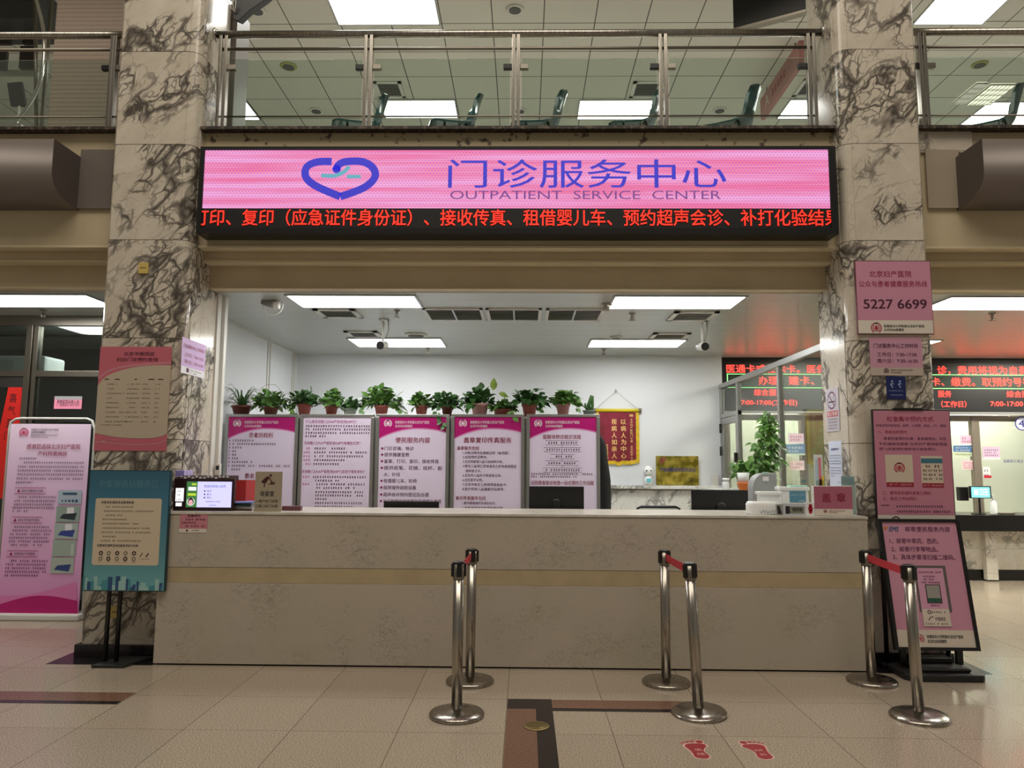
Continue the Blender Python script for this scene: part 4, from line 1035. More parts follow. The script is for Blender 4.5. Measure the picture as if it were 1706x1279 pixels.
plant('pothos whose vine hangs down over the middle poster', 745, 18, 17, M_DTERRA, 717, 764, 647, 120, 12, 17, M_LEAFD, [((728, 675, 0.1), (727, 690, 0.18), (734, 700, 0.185), (742, 712, 0.185)), ((762, 665, 0.05), (774, 676, 0.06), (782, 686, 0.07))])
t, c, k_ = plant('pothos in a pale pink pot with one big upright leaf', 799, 28, 22, mat('pale_pink_pot', (206, 156, 150), 0.4), 772, 822, 636, 120, 14, 18, M_LEAFD)
f = MB(); leaf(f, at(822, 650, y=YPL), Vector((0.03, 0, 1)), Vector((0, -1, 0.2)), 21 * k_, 6.0 * k_, 0.1, 0.0); leaf(f, at(831, 655, y=YPL), Vector((1, 0, -0.2)), Vector((0, -1, 0.6)), 17 * k_, 5 * k_, 0.1, 0.2)
f.build('large_leaf', M_LEAFY, t)
plant('low spreading pothos right of the big upright leaf', 838, 30, 13, M_TERRA, 812, 862, 660, 110, 11, 19, M_LEAF, [((850, 684, 0.1), (856, 694, 0.18), (858, 697, 0.19))])
plant('dark pothos in a tapered pink pot over the frame edge between the last two posters', 882, 24, 22, M_TERRA, 856, 911, 637, 140, 13, 20, M_LEAFD)
plant('pothos with a drooping right side, last before the cactus', 938, 22, 24, mat('faded_pink_pot', (190, 130, 128), 0.4), 913, 968, 645, 130, 13, 21, M_LEAF, [((958, 662, 0.03), (968, 666, 0.04), (962, 676, 0.05), (960, 687, 0.07)), ((916, 668, 0.04), (905, 676, 0.05), (898, 687, 0.07))])
k_ = YPL / FPX * 1.02; c = at(981, 688, y=YPL); c.z = ZC
t = thing('potted_cactus', 'small cactus in a grey pot at the right end of the cabinet row', 'plant', c, 'potted plants along the cabinet tops')
pot(t, c, 9.5 * k_, 12 * k_, mat('grey_green_pot', (110, 124, 118), 0.4))
f = MB()
for pts, rr in ((((0, 11), (0, 22), (3, 30), (4, 37)), 3.0), (((-1, 11), (-5, 18), (-6, 24)), 2.6), (((2, 12), (6, 18), (6, 27), (7, 36)), 2.4), (((-2, 12), (-3, 20)), 3.2)):
    f.tube([c + Vector((x * k_, 0, z * k_)) for x, z in pts], [rr * k_] * (len(pts) - 1) + [rr * k_ * 0.5], 8)
f.build('stems', M_LEAFD, t)

# ------------------------------------------------------------------ back wall: pennant, jacket, plaque, figure
YW = 9.835
B = front(996, 684, 1066, 775, YW)
t = thing('silk_pennant', 'dark red silk pennant with gold edging hanging on the booth back wall', 'pennant', B.p(1030, 684))
def scal(x, o):                                            # scalloped lower edge
    return 764 + o + 5.5 * abs(math.sin((x - 1030) / 32 * math.pi)) * 0.6 - (0 if abs(x - 1030) > 7 else -6 + abs(x - 1030) * 0.85)
def sheet(xa, xb, ya, off, d):
    xs = [xa + (xb - xa) * i / 24 for i in range(25)]
    return [(x, ya) for x in xs] + [(x, scal(x, off)) for x in xs[::-1]]
m = MB(); B.poly(m, sheet(994, 1065, 685, 6.5, 0), 0.004, 0.004); m.build('gold_fringe', noisy('gold_satin', (206, 170, 20), (226, 190, 40), 20.0, 0.5), t)
m = MB(); B.poly(m, sheet(998, 1059.5, 685.5, 0, 0), 0.009, 0.003); m.build('red_cloth', noisy('crimson_velvet', (112, 10, 24), (136, 20, 52), 5.0, 0.6), t)
MB().tube([B.p(991, 683.5, 0.012), B.p(1066, 683.5, 0.012)], 0.022, 14).build('rod', mat('yellow_rod', (216, 196, 30), 0.4), t)
MB().tube([B.p(1064, 683.5, 0.012), B.p(1069, 683.5, 0.012)], 0.03, 14).tube([B.p(987, 683.5, 0.012), B.p(992, 683.5, 0.012)], 0.03, 14).build('rod_end', M_STEELD, t)
MB().tube([B.p(992, 682, 0.012), B.p(1027, 651, 0.012), B.p(1064, 682, 0.012)], 0.003, 6).build('cord', mat('grey_cord', (176, 172, 168), 0.7), t)
MB().lathe([(0.012, -0.02), (0.018, 0), (0.006, 0.03)], B.p(1027, 650, 0.015), 10).build('wall_hook', M_WTRIM, t)
m = MB()
for col, xs in (('以病人为中心', 1038.5), ('视病人如亲人', 1023)):
    for i, ch in enumerate(col): B.text(m, ch, xs - 4.4, 702.5 + 11.3 * i, 9, xs + 4.4, bold=0.03, d=0.014)
B.text(m, '赠', 1048.5, 692, 4.5, 1055, bold=0.02, d=0.014)
for i, ch in enumerate('北京妇产医院门诊部 全体医护人员'): B.text(m, ch, 1050, 699 + 4.5 * i, 3.6, 1054, d=0.014, res=2)
for i, ch in enumerate('患者家属敬赠'): B.text(m, ch, 1009, 742 + 4.2 * i, 3.6, 1013, d=0.014, res=2)
m.build('gold_lettering', mat('gold_ink', (246, 206, 130), 0.4), t)

c = at(1008, 765, y=8.3)
t = thing('black_jacket', 'black jacket hanging beside the end of the poster row', 'jacket', (c.x, 8.3, 0.6))
cab_e = cab1 + 0.02
m = MB(); rows = []
for py, l, r_ in ((721, 984, 996), (725, 975, 1001), (729, 968, 1004), (735, 963, 1007.5), (743, 961, 1010.5), (755, 960, 1011.5), (770, 959, 1013), (785, 958, 1015.5), (801, 957, 1017.5), (830, 957, 1018), (880, 958, 1018), (895, 959, 1017)):
    a, b_ = at(l, py, y=8.3), at(r_, py, y=8.3); cxm = (a.x + b_.x) / 2; hw = (b_.x - a.x) / 2
    rows.append([Vector((cxm + hw * math.cos(q), 8.3 + 0.09 * math.sin(q) * (1 + 0.25 * math.sin(5 * q)), a.z)) for q in [2 * math.pi * i / 20 for i in range(21)]])
m.grid(rows); m.build('cloth', noisy('black_cloth', (16, 15, 17), (24, 22, 26), 20.0, 0.85), t)
MB().tube([(c.x - 0.13, 8.3, rows[0][0].z - 0.02), (c.x - 0.13, 8.3, rows[0][0].z + 0.02)], 0.01, 8).tube([(c.x - 0.13, 8.3, rows[-1][0].z), (c.x - 0.13, 8.3, 0.02)], 0.018, 10).lathe([(0.16, 0), (0.15, 0.025), (0.02, 0.03)], (c.x - 0.13, 8.3, 0), 20).build('coat_stand', M_BLACK, t)

B = front(1093, 759.5, 1164, 808, 9.80)
t = thing('gold_plaque', 'mirror-gold plaque with dark lettering standing on the dado ledge', 'plaque', (B.p(1128, 808).x, 9.80, zt))
B.slab(MB(), 1093, 759.5, 1164, 808, -0.02, 0).build('plate', noisy('mirror_gold', (206, 184, 84), (128, 116, 34), 9.0, 0.14, metal=0.55), t, bevel=0.003)
m = MB(); B.text(m, '产前诊断服务机构单位', 1099, 782.5, 7.5, 1159, bold=0.02, d=0.003); m.build('lettering', M_INKB, t)
m = MB(); B.ring(m, 1102, 768, 3.4, 1.2, 0.003); B.ring(m, 1106, 765, 3, 1.1, 0.003); m.build('red_emblem', M_INKR, t)
m = MB(); B.small(m, 1140, 1158, 797, 2.6, 0.003); B.small(m, 1143, 1158, 801, 2.6, 0.003); m.build('small_lettering', M_INK, t)

c = at(1080, 808, y=9.77); c.z = zt; kk = 9.8 / FPX
t = thing('toy_robot', 'small white robot figure with a teal screen on the ledge left of the plaque', 'figurine', c)
MB().lathe([(3.5 * kk, 0), (6 * kk, 3 * kk), (6.6 * kk, 9 * kk), (5 * kk, 14 * kk), (3 * kk, 15.5 * kk)], c, 20).build('body', mat('glossy_white', (238, 240, 242), 0.25), t)
MB().lathe([(2 * kk, 15 * kk), (6.5 * kk, 18 * kk), (8 * kk, 23 * kk), (7 * kk, 28 * kk), (3 * kk, 31.5 * kk), (0.5 * kk, 32 * kk)], c, 24).build('head', mat('glossy_white', (238, 240, 242), 0.25), t)
m = MB()
for x in (-3.2, 3.6): m.lathe([(0.1 * kk, -1.5 * kk), (1.5 * kk, 0), (0.1 * kk, 1.5 * kk)], c + Vector((x * kk, -7.0 * kk, 24 * kk)), 10)
m.build('eye', M_BLACK, t)
MB().box(c.x - 3.5 * kk, c.x + 3.8 * kk, c.y - 7.0 * kk, c.y - 5 * kk, 5.5 * kk + c.z, 11.5 * kk + c.z).build('chest_screen', mat('teal_screen', (90, 170, 180), 0.3, emit=0.4), t, bevel=0.004)
B = front(1184, 789, 1196, 813, 9.83); m = MB(); B.slab(m, 1184, 789, 1196, 813, -0.012, 0.03)
tag(m.build('switch_box', M_WTRIM, origin=B.p(1190, 813), bevel=0.004), 'flat white box on the back wall beside the glass door', 'switch box')

# office chair behind the counter: only the top of its back shows
c0, c1 = at(1060, 850, y=6.9), at(1134, 850, y=6.9); zt_ = at(1095, 844, y=6.9).z
t = thing('office_chair', 'low chair with black rounded back frame behind the counter', 'chair', ((c0.x + c1.x) / 2, 6.7, 0))
cm = (c0.x + c1.x) / 2; hw = (c1.x - c0.x) / 2
MB().tube([(cm - hw, 6.9, 0.5), (cm - hw, 6.9, zt_ - 0.05), (cm - hw + 0.012, 6.9, zt_ - 0.018), (cm - hw + 0.045, 6.9, zt_), (cm + hw - 0.045, 6.9, zt_), (cm + hw - 0.012, 6.9, zt_ - 0.018), (cm + hw, 6.9, zt_ - 0.05), (cm + hw, 6.9, 0.5)], 0.012, 10).build('back_frame', M_BLACK, t)
MB().box(cm - hw + 0.02, cm + hw - 0.02, 6.89, 6.91, 0.6, zt_ - 0.012).build('back_cushion', mat('pale_grey_fabric', (190, 192, 184), 0.8), t, bevel=0.006)
MB().box(cm - hw, cm + hw, 6.45, 6.9, 0.44, 0.50).build('seat', mat('pale_grey_fabric', (190, 192, 184), 0.8), t, bevel=0.02)
MB().tube([(cm, 6.68, 0.06), (cm, 6.68, 0.44)], 0.025, 12).build('column', M_STEELD, t)
for i in range(5): a = 2 * math.pi * i / 5; MB().tube([(cm, 6.68, 0.07), (cm + 0.26 * math.cos(a), 6.68 + 0.26 * math.sin(a), 0.045)], 0.018, 8).lathe([(0.025, 0), (0.025, 0.04)], (cm + 0.26 * math.cos(a), 6.68 + 0.26 * math.sin(a), 0), 10).build('leg', M_BLACK, t)

# ------------------------------------------------------------------ monitors seen from behind
def monitor(lb, x0, x1, ytop, logo, Y=6.22):
    a, b_ = at(x0, 845, y=Y), at(x1, 845, y=Y); z1 = at((x0 + x1) / 2, ytop, y=Y).z; z0 = z1 - (b_.x - a.x) * 0.6; xm = (a.x + b_.x) / 2
    t = thing('monitor', lb, 'monitor', (xm, Y, 0.75), 'monitors on the desk behind the counter')
    MB().box(a.x, b_.x, Y, Y + 0.035, z0, z1).build('casing', M_BLACK, t, bevel=0.004)
    MB().box(a.x + 0.012, b_.x - 0.012, Y + 0.035, Y + 0.038, z0 + 0.02, z1 - 0.015).build('screen', mat('dark_screen', (24, 26, 30), 0.2), t)
    MB().box(xm - 0.035, xm + 0.035, Y - 0.03, Y - 0.002, 0.76, z0 + 0.16).build('stand', M_BLACK, t, bevel=0.004)
    MB().box(xm - 0.11, xm + 0.11, Y - 0.09, Y + 0.09, 0.75, 0.764).build('base', M_BLACK, t, bevel=0.004)
    if logo:
        B = front(x0, ytop, x1, 853, Y); m = MB(); B.ring(m, logo[0], logo[1], 5.6, 0.9, 0.0015, n=28); B.text(m, 'DELL', logo[0] - 4.2, logo[1], 2.9, logo[0] + 4.2, bold=0.03, d=0.0015)
        m.build('logo', mat('silver_ink', (150, 150, 152), 0.4), t)
monitor('black monitor in front of the middle poster, barely above the counter', 639, 731, 835, None)
monitor('black monitor with round logo in front of the last poster', 881.5, 973, 810, (927, 837))
monitor('black monitor with round logo right of the low chair', 1153, 1247, 816, (1202.5, 843))
# ------------------------------------------------------------------ things on the counter, left end
def stand_board(x0, y0, x1, Y, base=ZT):
    """front board whose lower edge stands at height base on plane Y"""
    xm = (x0 + x1) / 2; T = at(xm, y0, y=Y).z; ym = y0 + 20
    L, R_ = at(x0, ym, y=Y).x, at(x1, ym, y=Y).x
    r = FPX / (Y * 1.0)
    d = Vector((L, Y, base)) - EYE
    y1 = 639.5 - FPX * (d.dot(UP)) / d.dot(FW)
    return Board((L, Y, T), (R_ - L, 0, 0), (0, 0, base - T), (0, -1, 0), (x0, y0, x1, y1)), y1

B, yb = stand_board(289.5, 797, 390, 5.52)
t = thing('service_tablet', 'lit tablet display with green side panel at the left end of the counter', 'tablet', B.p(340, yb))
m = MB(); B.slab(m, 289.5, 797, 390, yb, -0.035, 0); m.build('casing', mat('dark_maroon_plastic', (40, 18, 20), 0.35), t, bevel=0.004)
m = MB(); B.slab(m, 329, 802, 386, 844.5, 0, 0.002); m.build('screen', mat('lit_lilac_screen', (200, 200, 255), 0.4, emit=0.9), t)
m = MB(); B.slab(m, 311, 802, 329, 844.5, 0, 0.002); m.build('green_panel', mat('lit_green_screen', (70, 130, 74), 0.4, emit=0.55), t)
m = MB(); B.slab(m, 293, 813, 306.5, 835, 0, 0.002); B.slab(m, 294, 837, 304, 843, 0, 0.002); B.slab(m, 314, 811, 327, 817, 0.002, 0.003); m.build('lit_label', mat('lit_white', (240, 240, 245), 0.4, emit=0.9), t)
m = MB(); B.slab(m, 313.5, 821.5, 327, 825.5, 0.002, 0.003); B.slab(m, 319.5, 805, 327, 808, 0.002, 0.003); m.build('lit_tag', mat('lit_lime', (190, 220, 60), 0.4, emit=0.7), t)
m = MB(); B.text(m, '欢迎扫码加入会员', 340, 809.5, 4.2, 376, d=0.0035, res=2); B.text(m, '首诊', 345, 817.5, 3, 353, d=0.0035, res=2); B.text(m, '复诊', 345, 823, 3, 353, d=0.0035, res=2); B.text(m, '预约', 345, 828.5, 3, 353, d=0.0035, res=2)
for y in (817.5, 823, 828.5): B.disc(m, 341.5, y, 1.3, 0.0035, 8)
B.small(m, 344, 369, 835, 1.8, 0.0035); B.small(m, 350, 362, 841, 1.8, 0.0035); B.small(m, 296, 304, 818, 2, 0.0035); B.small(m, 296, 304, 824, 2.4, 0.0035); B.small(m, 294.5, 305, 832, 1.8, 0.0035)
m.build('lettering', M_INKB, t)
m = MB(); B.ring(m, 319, 835.5, 6, 1.0, 0.003, n=20); m.build('round_picture', mat('lit_white', (240, 240, 245), 0.4, emit=0.9), t)
m = MB(); B.poly(m, [(316, 833), (319, 830.5), (322, 833), (322.5, 838), (319, 842), (315.5, 838)], 0.003, 0.0004); m.build('picture_face', mat('lit_pink', (240, 180, 190), 0.4, emit=0.6), t)
m = MB(); B.poly(m, [(314.5, 836), (315, 831), (319, 828.5), (323, 831), (323.5, 836), (322, 833), (319, 832), (316, 833)], 0.0036, 0.0003); m.build('picture_hair', M_INK, t)

# red file box with a row of booklets standing in it
B, yb = stand_board(300, 800, 411, 5.72)
xa, xb = B.p(292, 0).x, B.p(411, 0).x; zt_ = B.o.z
t = thing('file_box', 'red cardboard file box behind the tablet display', 'box', ((xa + xb) / 2, 5.72, ZT))
MB().box(xa, xb, 5.70, 5.704, ZT, zt_ + 0.0).box(xa, xb, 5.92, 5.924, ZT, zt_).box(xa, xa + 0.004, 5.704, 5.92, ZT, zt_).box(xb - 0.004, xb, 5.704, 5.92, ZT, zt_).box(xa, xb, 5.704, 5.92, ZT, ZT + 0.004).build('body', mat('red_card', (176, 44, 42), 0.55), t)
zs = [(0.030, 0.02), (0.018, 0.035)]
r_ = random.Random(3); x = xa + 0.012; i = 0; first = None
ORD = ['first', 'second', 'third', 'fourth', 'fifth', 'sixth', 'seventh', 'eighth', 'ninth', 'tenth', 'eleventh', 'twelfth', 'thirteenth', 'fourteenth', 'fifteenth', 'sixteenth', 'seventeenth', 'eighteenth']
while x < xb - 0.09 and i < 14:
    w_ = 0.030; lb = '%s booklet from the left standing in the red file box' % ORD[i]
    if first is None:
        t = thing('booklet', lb, 'booklet', (0, 0, 0), 'booklets in the red file box')
        hgt = at(340, 792.5, y=5.75).z - ZT - 0.004
        MB().box(-0.011, 0.011, 0, 0.19, 0, hgt).build('pages', M_WPAPER, t)
        MB().box(-0.013, -0.011, -0.002, 0.192, 0, hgt + 0.002).box(0.011, 0.013, -0.002, 0.192, 0, hgt + 0.002).box(-0.013, 0.013, -0.004, -0.002, 0, hgt - 0.012).build('cover', mat('maroon_cover', (60, 30, 30), 0.5), t)
        first = t; first.location = (x, 5.715, ZT + 0.004)
    else:
        dup(first, (x, 5.715 + r_.uniform(0, 0.006), ZT + 0.004 - r_.choice((0, 0, 0.004, 0.008))), None, lb)
    x += w_; i += 1

x0, x1 = at(389, 840, y=5.62).x, at(424, 840, y=5.62).x
z = ZT
for lb, col, h, dx, dy, rz in (('dark booklet at the bottom of the stack beside the tablet', (70, 44, 40), 0.016, 0, 0, 0.02), ('white booklet, second from the bottom of the stack beside the tablet', (196, 190, 190), 0.014, 0.008, 0.01, -0.04),
                               ('dark green booklet in the stack beside the tablet', (40, 62, 50), 0.014, -0.01, 0, 0.05), ('navy booklet near the top of the stack beside the tablet', (34, 46, 84), 0.014, -0.006, 0.012, 0.0), ('pale blue booklet lying on top of the stack beside the tablet', (122, 142, 206), 0.008, 0.012, -0.006, 0.12)):
    w_ = (x1 - x0) / 2
    t = thing('booklet', lb, 'booklet', ((x0 + x1) / 2 + dx, 5.66 + dy, z), 'stack of booklets beside the tablet')
    MB().box((x0 + x1) / 2 + dx - w_ * 0.97, (x0 + x1) / 2 + dx + w_ * 0.97, 5.56 + dy, 5.76 + dy, z + 0.0015, z + h - 0.0015).build('pages', M_WPAPER, t)
    MB().box((x0 + x1) / 2 + dx - w_, (x0 + x1) / 2 + dx + w_, 5.558 + dy, 5.762 + dy, z, z + 0.0015).box((x0 + x1) / 2 + dx - w_, (x0 + x1) / 2 + dx + w_, 5.558 + dy, 5.762 + dy, z + h - 0.0015, z + h).box((x0 + x1) / 2 + dx - w_, (x0 + x1) / 2 + dx + w_, 5.556 + dy, 5.559 + dy, z, z + h).build('cover', mat('cover_%d' % col[2], col, 0.4), t)
    t.rotation_euler = (0, 0, rz); z += h

B, yb = stand_board(425, 785.5, 470, 5.50)
t = thing('direction_sign', 'grey upright sign with a baby changing pictogram on the counter', 'sign', B.p(447, yb))
m = MB(); B.slab(m, 425, 785.5, 470, yb, -0.006, 0); m.build('plate', mat('warm_grey_plate', (160, 148, 128), 0.45), t, bevel=0.001)
m = MB(); B.slab(m, 430, yb - 2, 465, yb, -0.07, -0.006); m.build('foot', mat('warm_grey_plate', (160, 148, 128), 0.45), t)
m = MB(); B.text(m, '母婴室', 434, 822, 8.4, 457.5, bold=0.005, d=0.0015); B.text(m, '一楼产科门诊旁', 427, 834.5, 5, 464, d=0.0015, res=2); B.text(m, '三楼儿科门诊旁', 427, 842.5, 5, 464, d=0.0015, res=2); m.build('lettering', M_INK, t)
m = MB(); B.disc(m, 450.7, 791.7, 2.1, 0.0015, 14)
B.poly(m, [(443, 794.5), (447.5, 793), (449.5, 795.5), (446, 799), (444, 804), (438, 804.5), (435, 802.5)], 0.0015, 0.0003)
B.stroke(m, [(448, 795), (451, 800), (454.5, 804)], 1.6, 0.0015); B.stroke(m, [(441, 803), (440.5, 811.5)], 1.6, 0.0015); B.stroke(m, [(447, 806.2), (458, 806.2)], 1.0, 0.0015)
B.poly(m, [(450, 805.4), (451, 803), (455, 803.4), (456, 805.4)], 0.0015, 0.0003); B.disc(m, 457, 803.8, 1.3, 0.0015, 10); m.build('pictogram', mat('dark_red_ink', (70, 20, 24), 0.5), t)
B, yb = stand_board(468.5, 843, 499.5, 5.62); m = MB(); B.slab(m, 468.5, 843, 499.5, yb, -0.06, 0)
tag(m.build('small_box', mat('dusty_maroon', (104, 60, 66), 0.5), origin=B.p(484, yb), bevel=0.003), 'small flat maroon box right of the baby changing sign', 'box')

B = front(299.5, 855, 346, 880.5, YF - 0.0015)
t = thing('paper_notice', 'small pink paper notice stuck on the counter front at its left end', 'notice', B.p(323, 890))
B.slab(MB(), 299.5, 855, 346, 880.5, 0, 0.0012).build('sheet', mat('dusty_pink_paper', (196, 126, 140), 0.5), t)
B.slab(MB(), 299, 880.5, 345, 887, 0, 0.001).build('footer', M_GREYW, t)
m = MB(); B.text(m, '温馨提示', 312, 858.8, 4, 334, d=0.002, bold=0.01, res=2)
for y, a, b_ in ((865, 309, 344), (870.5, 303, 328), (876, 309, 341)): B.small(m, a, b_, y, 3.2, 0.002)
B.disc(m, 312.5, 883.5, 1.7, 0.002, 10); B.small(m, 316, 334, 883, 2, 0.002); m.build('lettering', mat('dark_red_ink', (70, 20, 24), 0.5), t)

# ------------------------------------------------------------------ things on the counter, right end
B, yb = stand_board(1356, 809.5, 1420.5, 5.50)
t = thing('stamp_sign', 'pink box sign with two large characters at the right end of the counter', 'sign', B.p(1388, yb))
m = MB(); B.slab(m, 1356, 809.5, 1420.5, yb, -0.05, 0); m.build('box', M_WTRIM, t, bevel=0.002)
m = MB(); B.slab(m, 1356.3, 810, 1420, 847.5, 0, 0.0015); m.build('pink_face', mat('rose_face', (172, 100, 122), 0.3), t)
m = MB(); B.slab(m, 1357, 847.5, 1420, yb - 0.8, 0, 0.0015); m.build('footer', M_GREYW, t)
m = MB(); B.text(m, '盖', 1369, 828.5, 14.5, 1384, bold=0.012, d=0.003); B.text(m, '章', 1393, 828.5, 15, 1408.5, bold=0.012, d=0.003); m.build('lettering', M_INKR, t)
m = MB(); B.emblem(m, 1374, 851.5, 2.6, 0.003); B.text(m, '首都医科大学附属北京妇产医院', 1380, 850.5, 2.2, 1407, d=0.003, res=1); B.text(m, '北京妇幼保健院', 1380, 853.3, 2, 1394, d=0.003, res=1); m.build('small_lettering', M_INKR, t)

B, yb = stand_board(1402, 792.5, 1424, 5.66)
t = thing('acrylic_holder', 'clear holder with blue grey papers behind the pink box sign', 'paper holder', B.p(1412, yb))
B.slab(MB(), 1402, 792.5, 1425, yb, -0.004, 0).build('front_sheet', M_GLASS, t)
B.slab(MB(), 1402.5, 793, 1424, 807, -0.008, -0.005).build('blue_paper', mat('blue_grey_paper', (206, 220, 242), 0.5), t)
B.slab(MB(), 1402.5, 807, 1426, yb, -0.010, -0.005).build('white_paper', mat('pale_blue_paper', (246, 250, 255), 0.5), t)
B, yb = stand_board(1358.5, 757, 1373, 5.9)
t = thing('leaflet_holder', 'tall clear holder of coloured leaflets beside the right pillar', 'leaflet holder', B.p(1366, yb))
B.slab(MB(), 1358.5, 757, 1373, yb, -0.03, -0.028).build('back_sheet', mat('clear_white_plastic', (226, 232, 232), 0.3), t)
B.slab(MB(), 1358.5, 800, 1373, yb, -0.004, -0.002).build('front_pocket', M_GLASS, t)
for nm, a, c_ in (('pale_blue_leaflet', (1360, 764, 1364.5), (186, 206, 214)), ('pink_leaflet', (1364.5, 762, 1369.5), (216, 130, 140)), ('yellow_leaflet', (1369.5, 793, 1373), (236, 196, 70)), ('orange_leaflet', (1366, 798, 1370), (226, 140, 60))):
    B.slab(MB(), a[0], a[1], a[2], yb - 2, -0.02, -0.016 if 'y' != nm[0] else -0.012).build(nm, mat(nm, c_, 0.5), t)

B, yb = stand_board(1248, 836.5, 1297, 5.55)
t = thing('tissue_pack', 'crumpled white tissue pack on the counter right of the monitor', 'tissue pack', B.p(1272, yb))
rows = []; r_ = random.Random(4); L_, T_ = B.o.x, B.o.z; W_ = B.w; H_ = T_ - ZT
for i in range(6):
    v = i / 5; rr = []
    for j in range(21):
        a = 2 * math.pi * j / 20; ex = 1 - 0.10 * (v > 0.85) + 0.02 * r_.uniform(-1, 1)
        sx = math.copysign(abs(math.cos(a)) ** 0.35, math.cos(a)); sy = math.copysign(abs(math.sin(a)) ** 0.5, math.sin(a))
        rr.append(Vector((L_ + W_ / 2 + W_ / 2 * ex * sx, 5.60 + 0.06 * ex * sy, ZT + 0.003 + H_ * v + 0.003 * r_.uniform(-1, 1) * (i < 5))))
    rr[-1] = rr[0]; rows.append(rr)
rows.append([Vector((L_ + W_ / 2, 5.6, T_))] * 21)
MB().grid(rows).build('wrapper', mat('white_wrapper', (236, 238, 238), 0.35), t)
m = MB(); B.stroke(m, smooth([(1265 + 2.6 * i, 852 + (2.4 if i % 2 else -2.2) * (0.6 + 0.4 * ((i * 7) % 3))) for i in range(12)], 4), 0.9, 0.018); m.build('script_lettering', mat('grey_ink', (120, 130, 136), 0.5), t)
B, yb = stand_board(1264.5, 819, 1302, 5.72)
m = MB(); B.slab(m, 1267, 822, 1300, yb, -0.09, 0); t = thing('white_carton', 'white open carton behind the tissue pack', 'carton', B.p(1283, yb)); m.build('body', mat('white_wrapper', (236, 238, 238), 0.35), t, bevel=0.005)
m = MB(); B.slab(m, 1264.5, 819, 1304, 824, -0.10, 0.012); m.build('lid', mat('white_wrapper', (236, 238, 238), 0.35), t, bevel=0.004)
B, yb = stand_board(1298, 811, 1349, 5.80)
t = thing('card_printer', 'white desk device with a blue label behind the small cards', 'device', B.p(1324, yb))
m = MB(); B.slab(m, 1302, 814, 1348, yb, -0.10, 0); m.build('body', mat('white_plastic', (230, 234, 234), 0.35), t, bevel=0.008)
m = MB(); B.slab(m, 1298, 811, 1349, 817, -0.10, 0.008); m.build('top_rim', mat('white_plastic', (230, 234, 234), 0.35), t, bevel=0.005)
m = MB(); B.slab(m, 1318, 808.5, 1347, 812, -0.08, -0.01); m.build('mint_lid', mat('mint_plastic', (170, 224, 206), 0.4), t, bevel=0.003)
m = MB(); B.slab(m, 1315.5, 818, 1342.5, 836.5, 0, 0.003); m.build('blue_label', mat('steel_blue_label', (84, 140, 166), 0.4), t)
m = MB(); B.small(m, 1331, 1340, 834, 3, 0.004); B.small(m, 1318, 1340, 824, 1.6, 0.004); m.build('label_lettering', M_WPAPER, t)
for lb, a, c_, txt in (('small card with a black and white photograph on the counter', (1293.5, 840, 1305), (150, 150, 148), None), ('grey card holder with dark lettering on the counter', (1305, 838.5, 1342.5), (190, 196, 204), '医院导航'), ('white card with a red print beside the pink box sign', (1342.5, 836.5, 1356.5), (230, 228, 232), None)):
    B, yb = stand_board(a[0], a[1], a[2], 5.49)
    t = thing('counter_card', lb, 'card', B.p((a[0] + a[2]) / 2, yb), 'small cards standing on the right end of the counter')
    B.slab(MB(), a[0], a[1], a[2], yb, -0.012, 0).build('card', mat('card_%d' % c_[2], c_, 0.4), t, bevel=0.001)
    m = MB()
    if txt:
        B.slab(m, 1316, 843.5, 1340, 855, 0, 0.0012); m.build('grey_label', mat('khaki_label', (132, 132, 118), 0.4), t)
        m = MB(); B.text(m, txt, 1320.5, 848.5, 6.2, 1337, bold=0.02, d=0.0024); B.slab(m, 1309, 843, 1316, 855.5, 0, 0.0012); m.build('lettering', M_INK, t)
    elif c_[2] == 148:
        B.poly(m, [(1295, 843), (1299, 842), (1303, 856), (1296, 856)], 0, 0.0012); m.build('picture', M_INK, t)
    else:
        for q, w_ in ((842, 3), (847, 4.2), (852, 3.4)): B.disc(m, 1350 + (q % 5) * 0.3, q, w_, 0.001, 10)
        m.build('red_print', mat('blood_red', (170, 16, 40), 0.5), t)
B, yb = stand_board(1254.5, 787.5, 1295, 6.25, 0.75)
t = thing('grey_terminal', 'tall grey terminal with one rounded shoulder behind the counter', 'terminal', B.p(1275, yb))
m = MB(); pts = [(1254.5, yb), (1254.5, 812)] + [(1254.5 + 22 * (1 - math.cos(math.radians(a))), 812 - 24 * math.sin(math.radians(a))) for a in range(10, 91, 10)] + [(1293, 787.5), (1294.5, 789), (1294.5, yb)]
m.prism([B.p(x, y, -0.15) for x, y in pts], (0, -0.15, 0)); m.build('housing', mat('silver_grey_plastic', (166, 170, 172), 0.35, 0.3), t, bevel=0.003)
m = MB(); B.slab(m, 1271, 794, 1281, 801, 0, 0.002); m.build('label', M_WPAPER, t)
m = MB(); B.text(m, 'V', 1273.5, 804.5, 4, 1279, d=0.002); m.build('mark', M_STEELD, t)
m = MB(); B.slab(m, 1277, 786.3, 1284, 788, -0.1, -0.05); m.build('top_button', mat('mint_plastic', (170, 224, 206), 0.4), t)

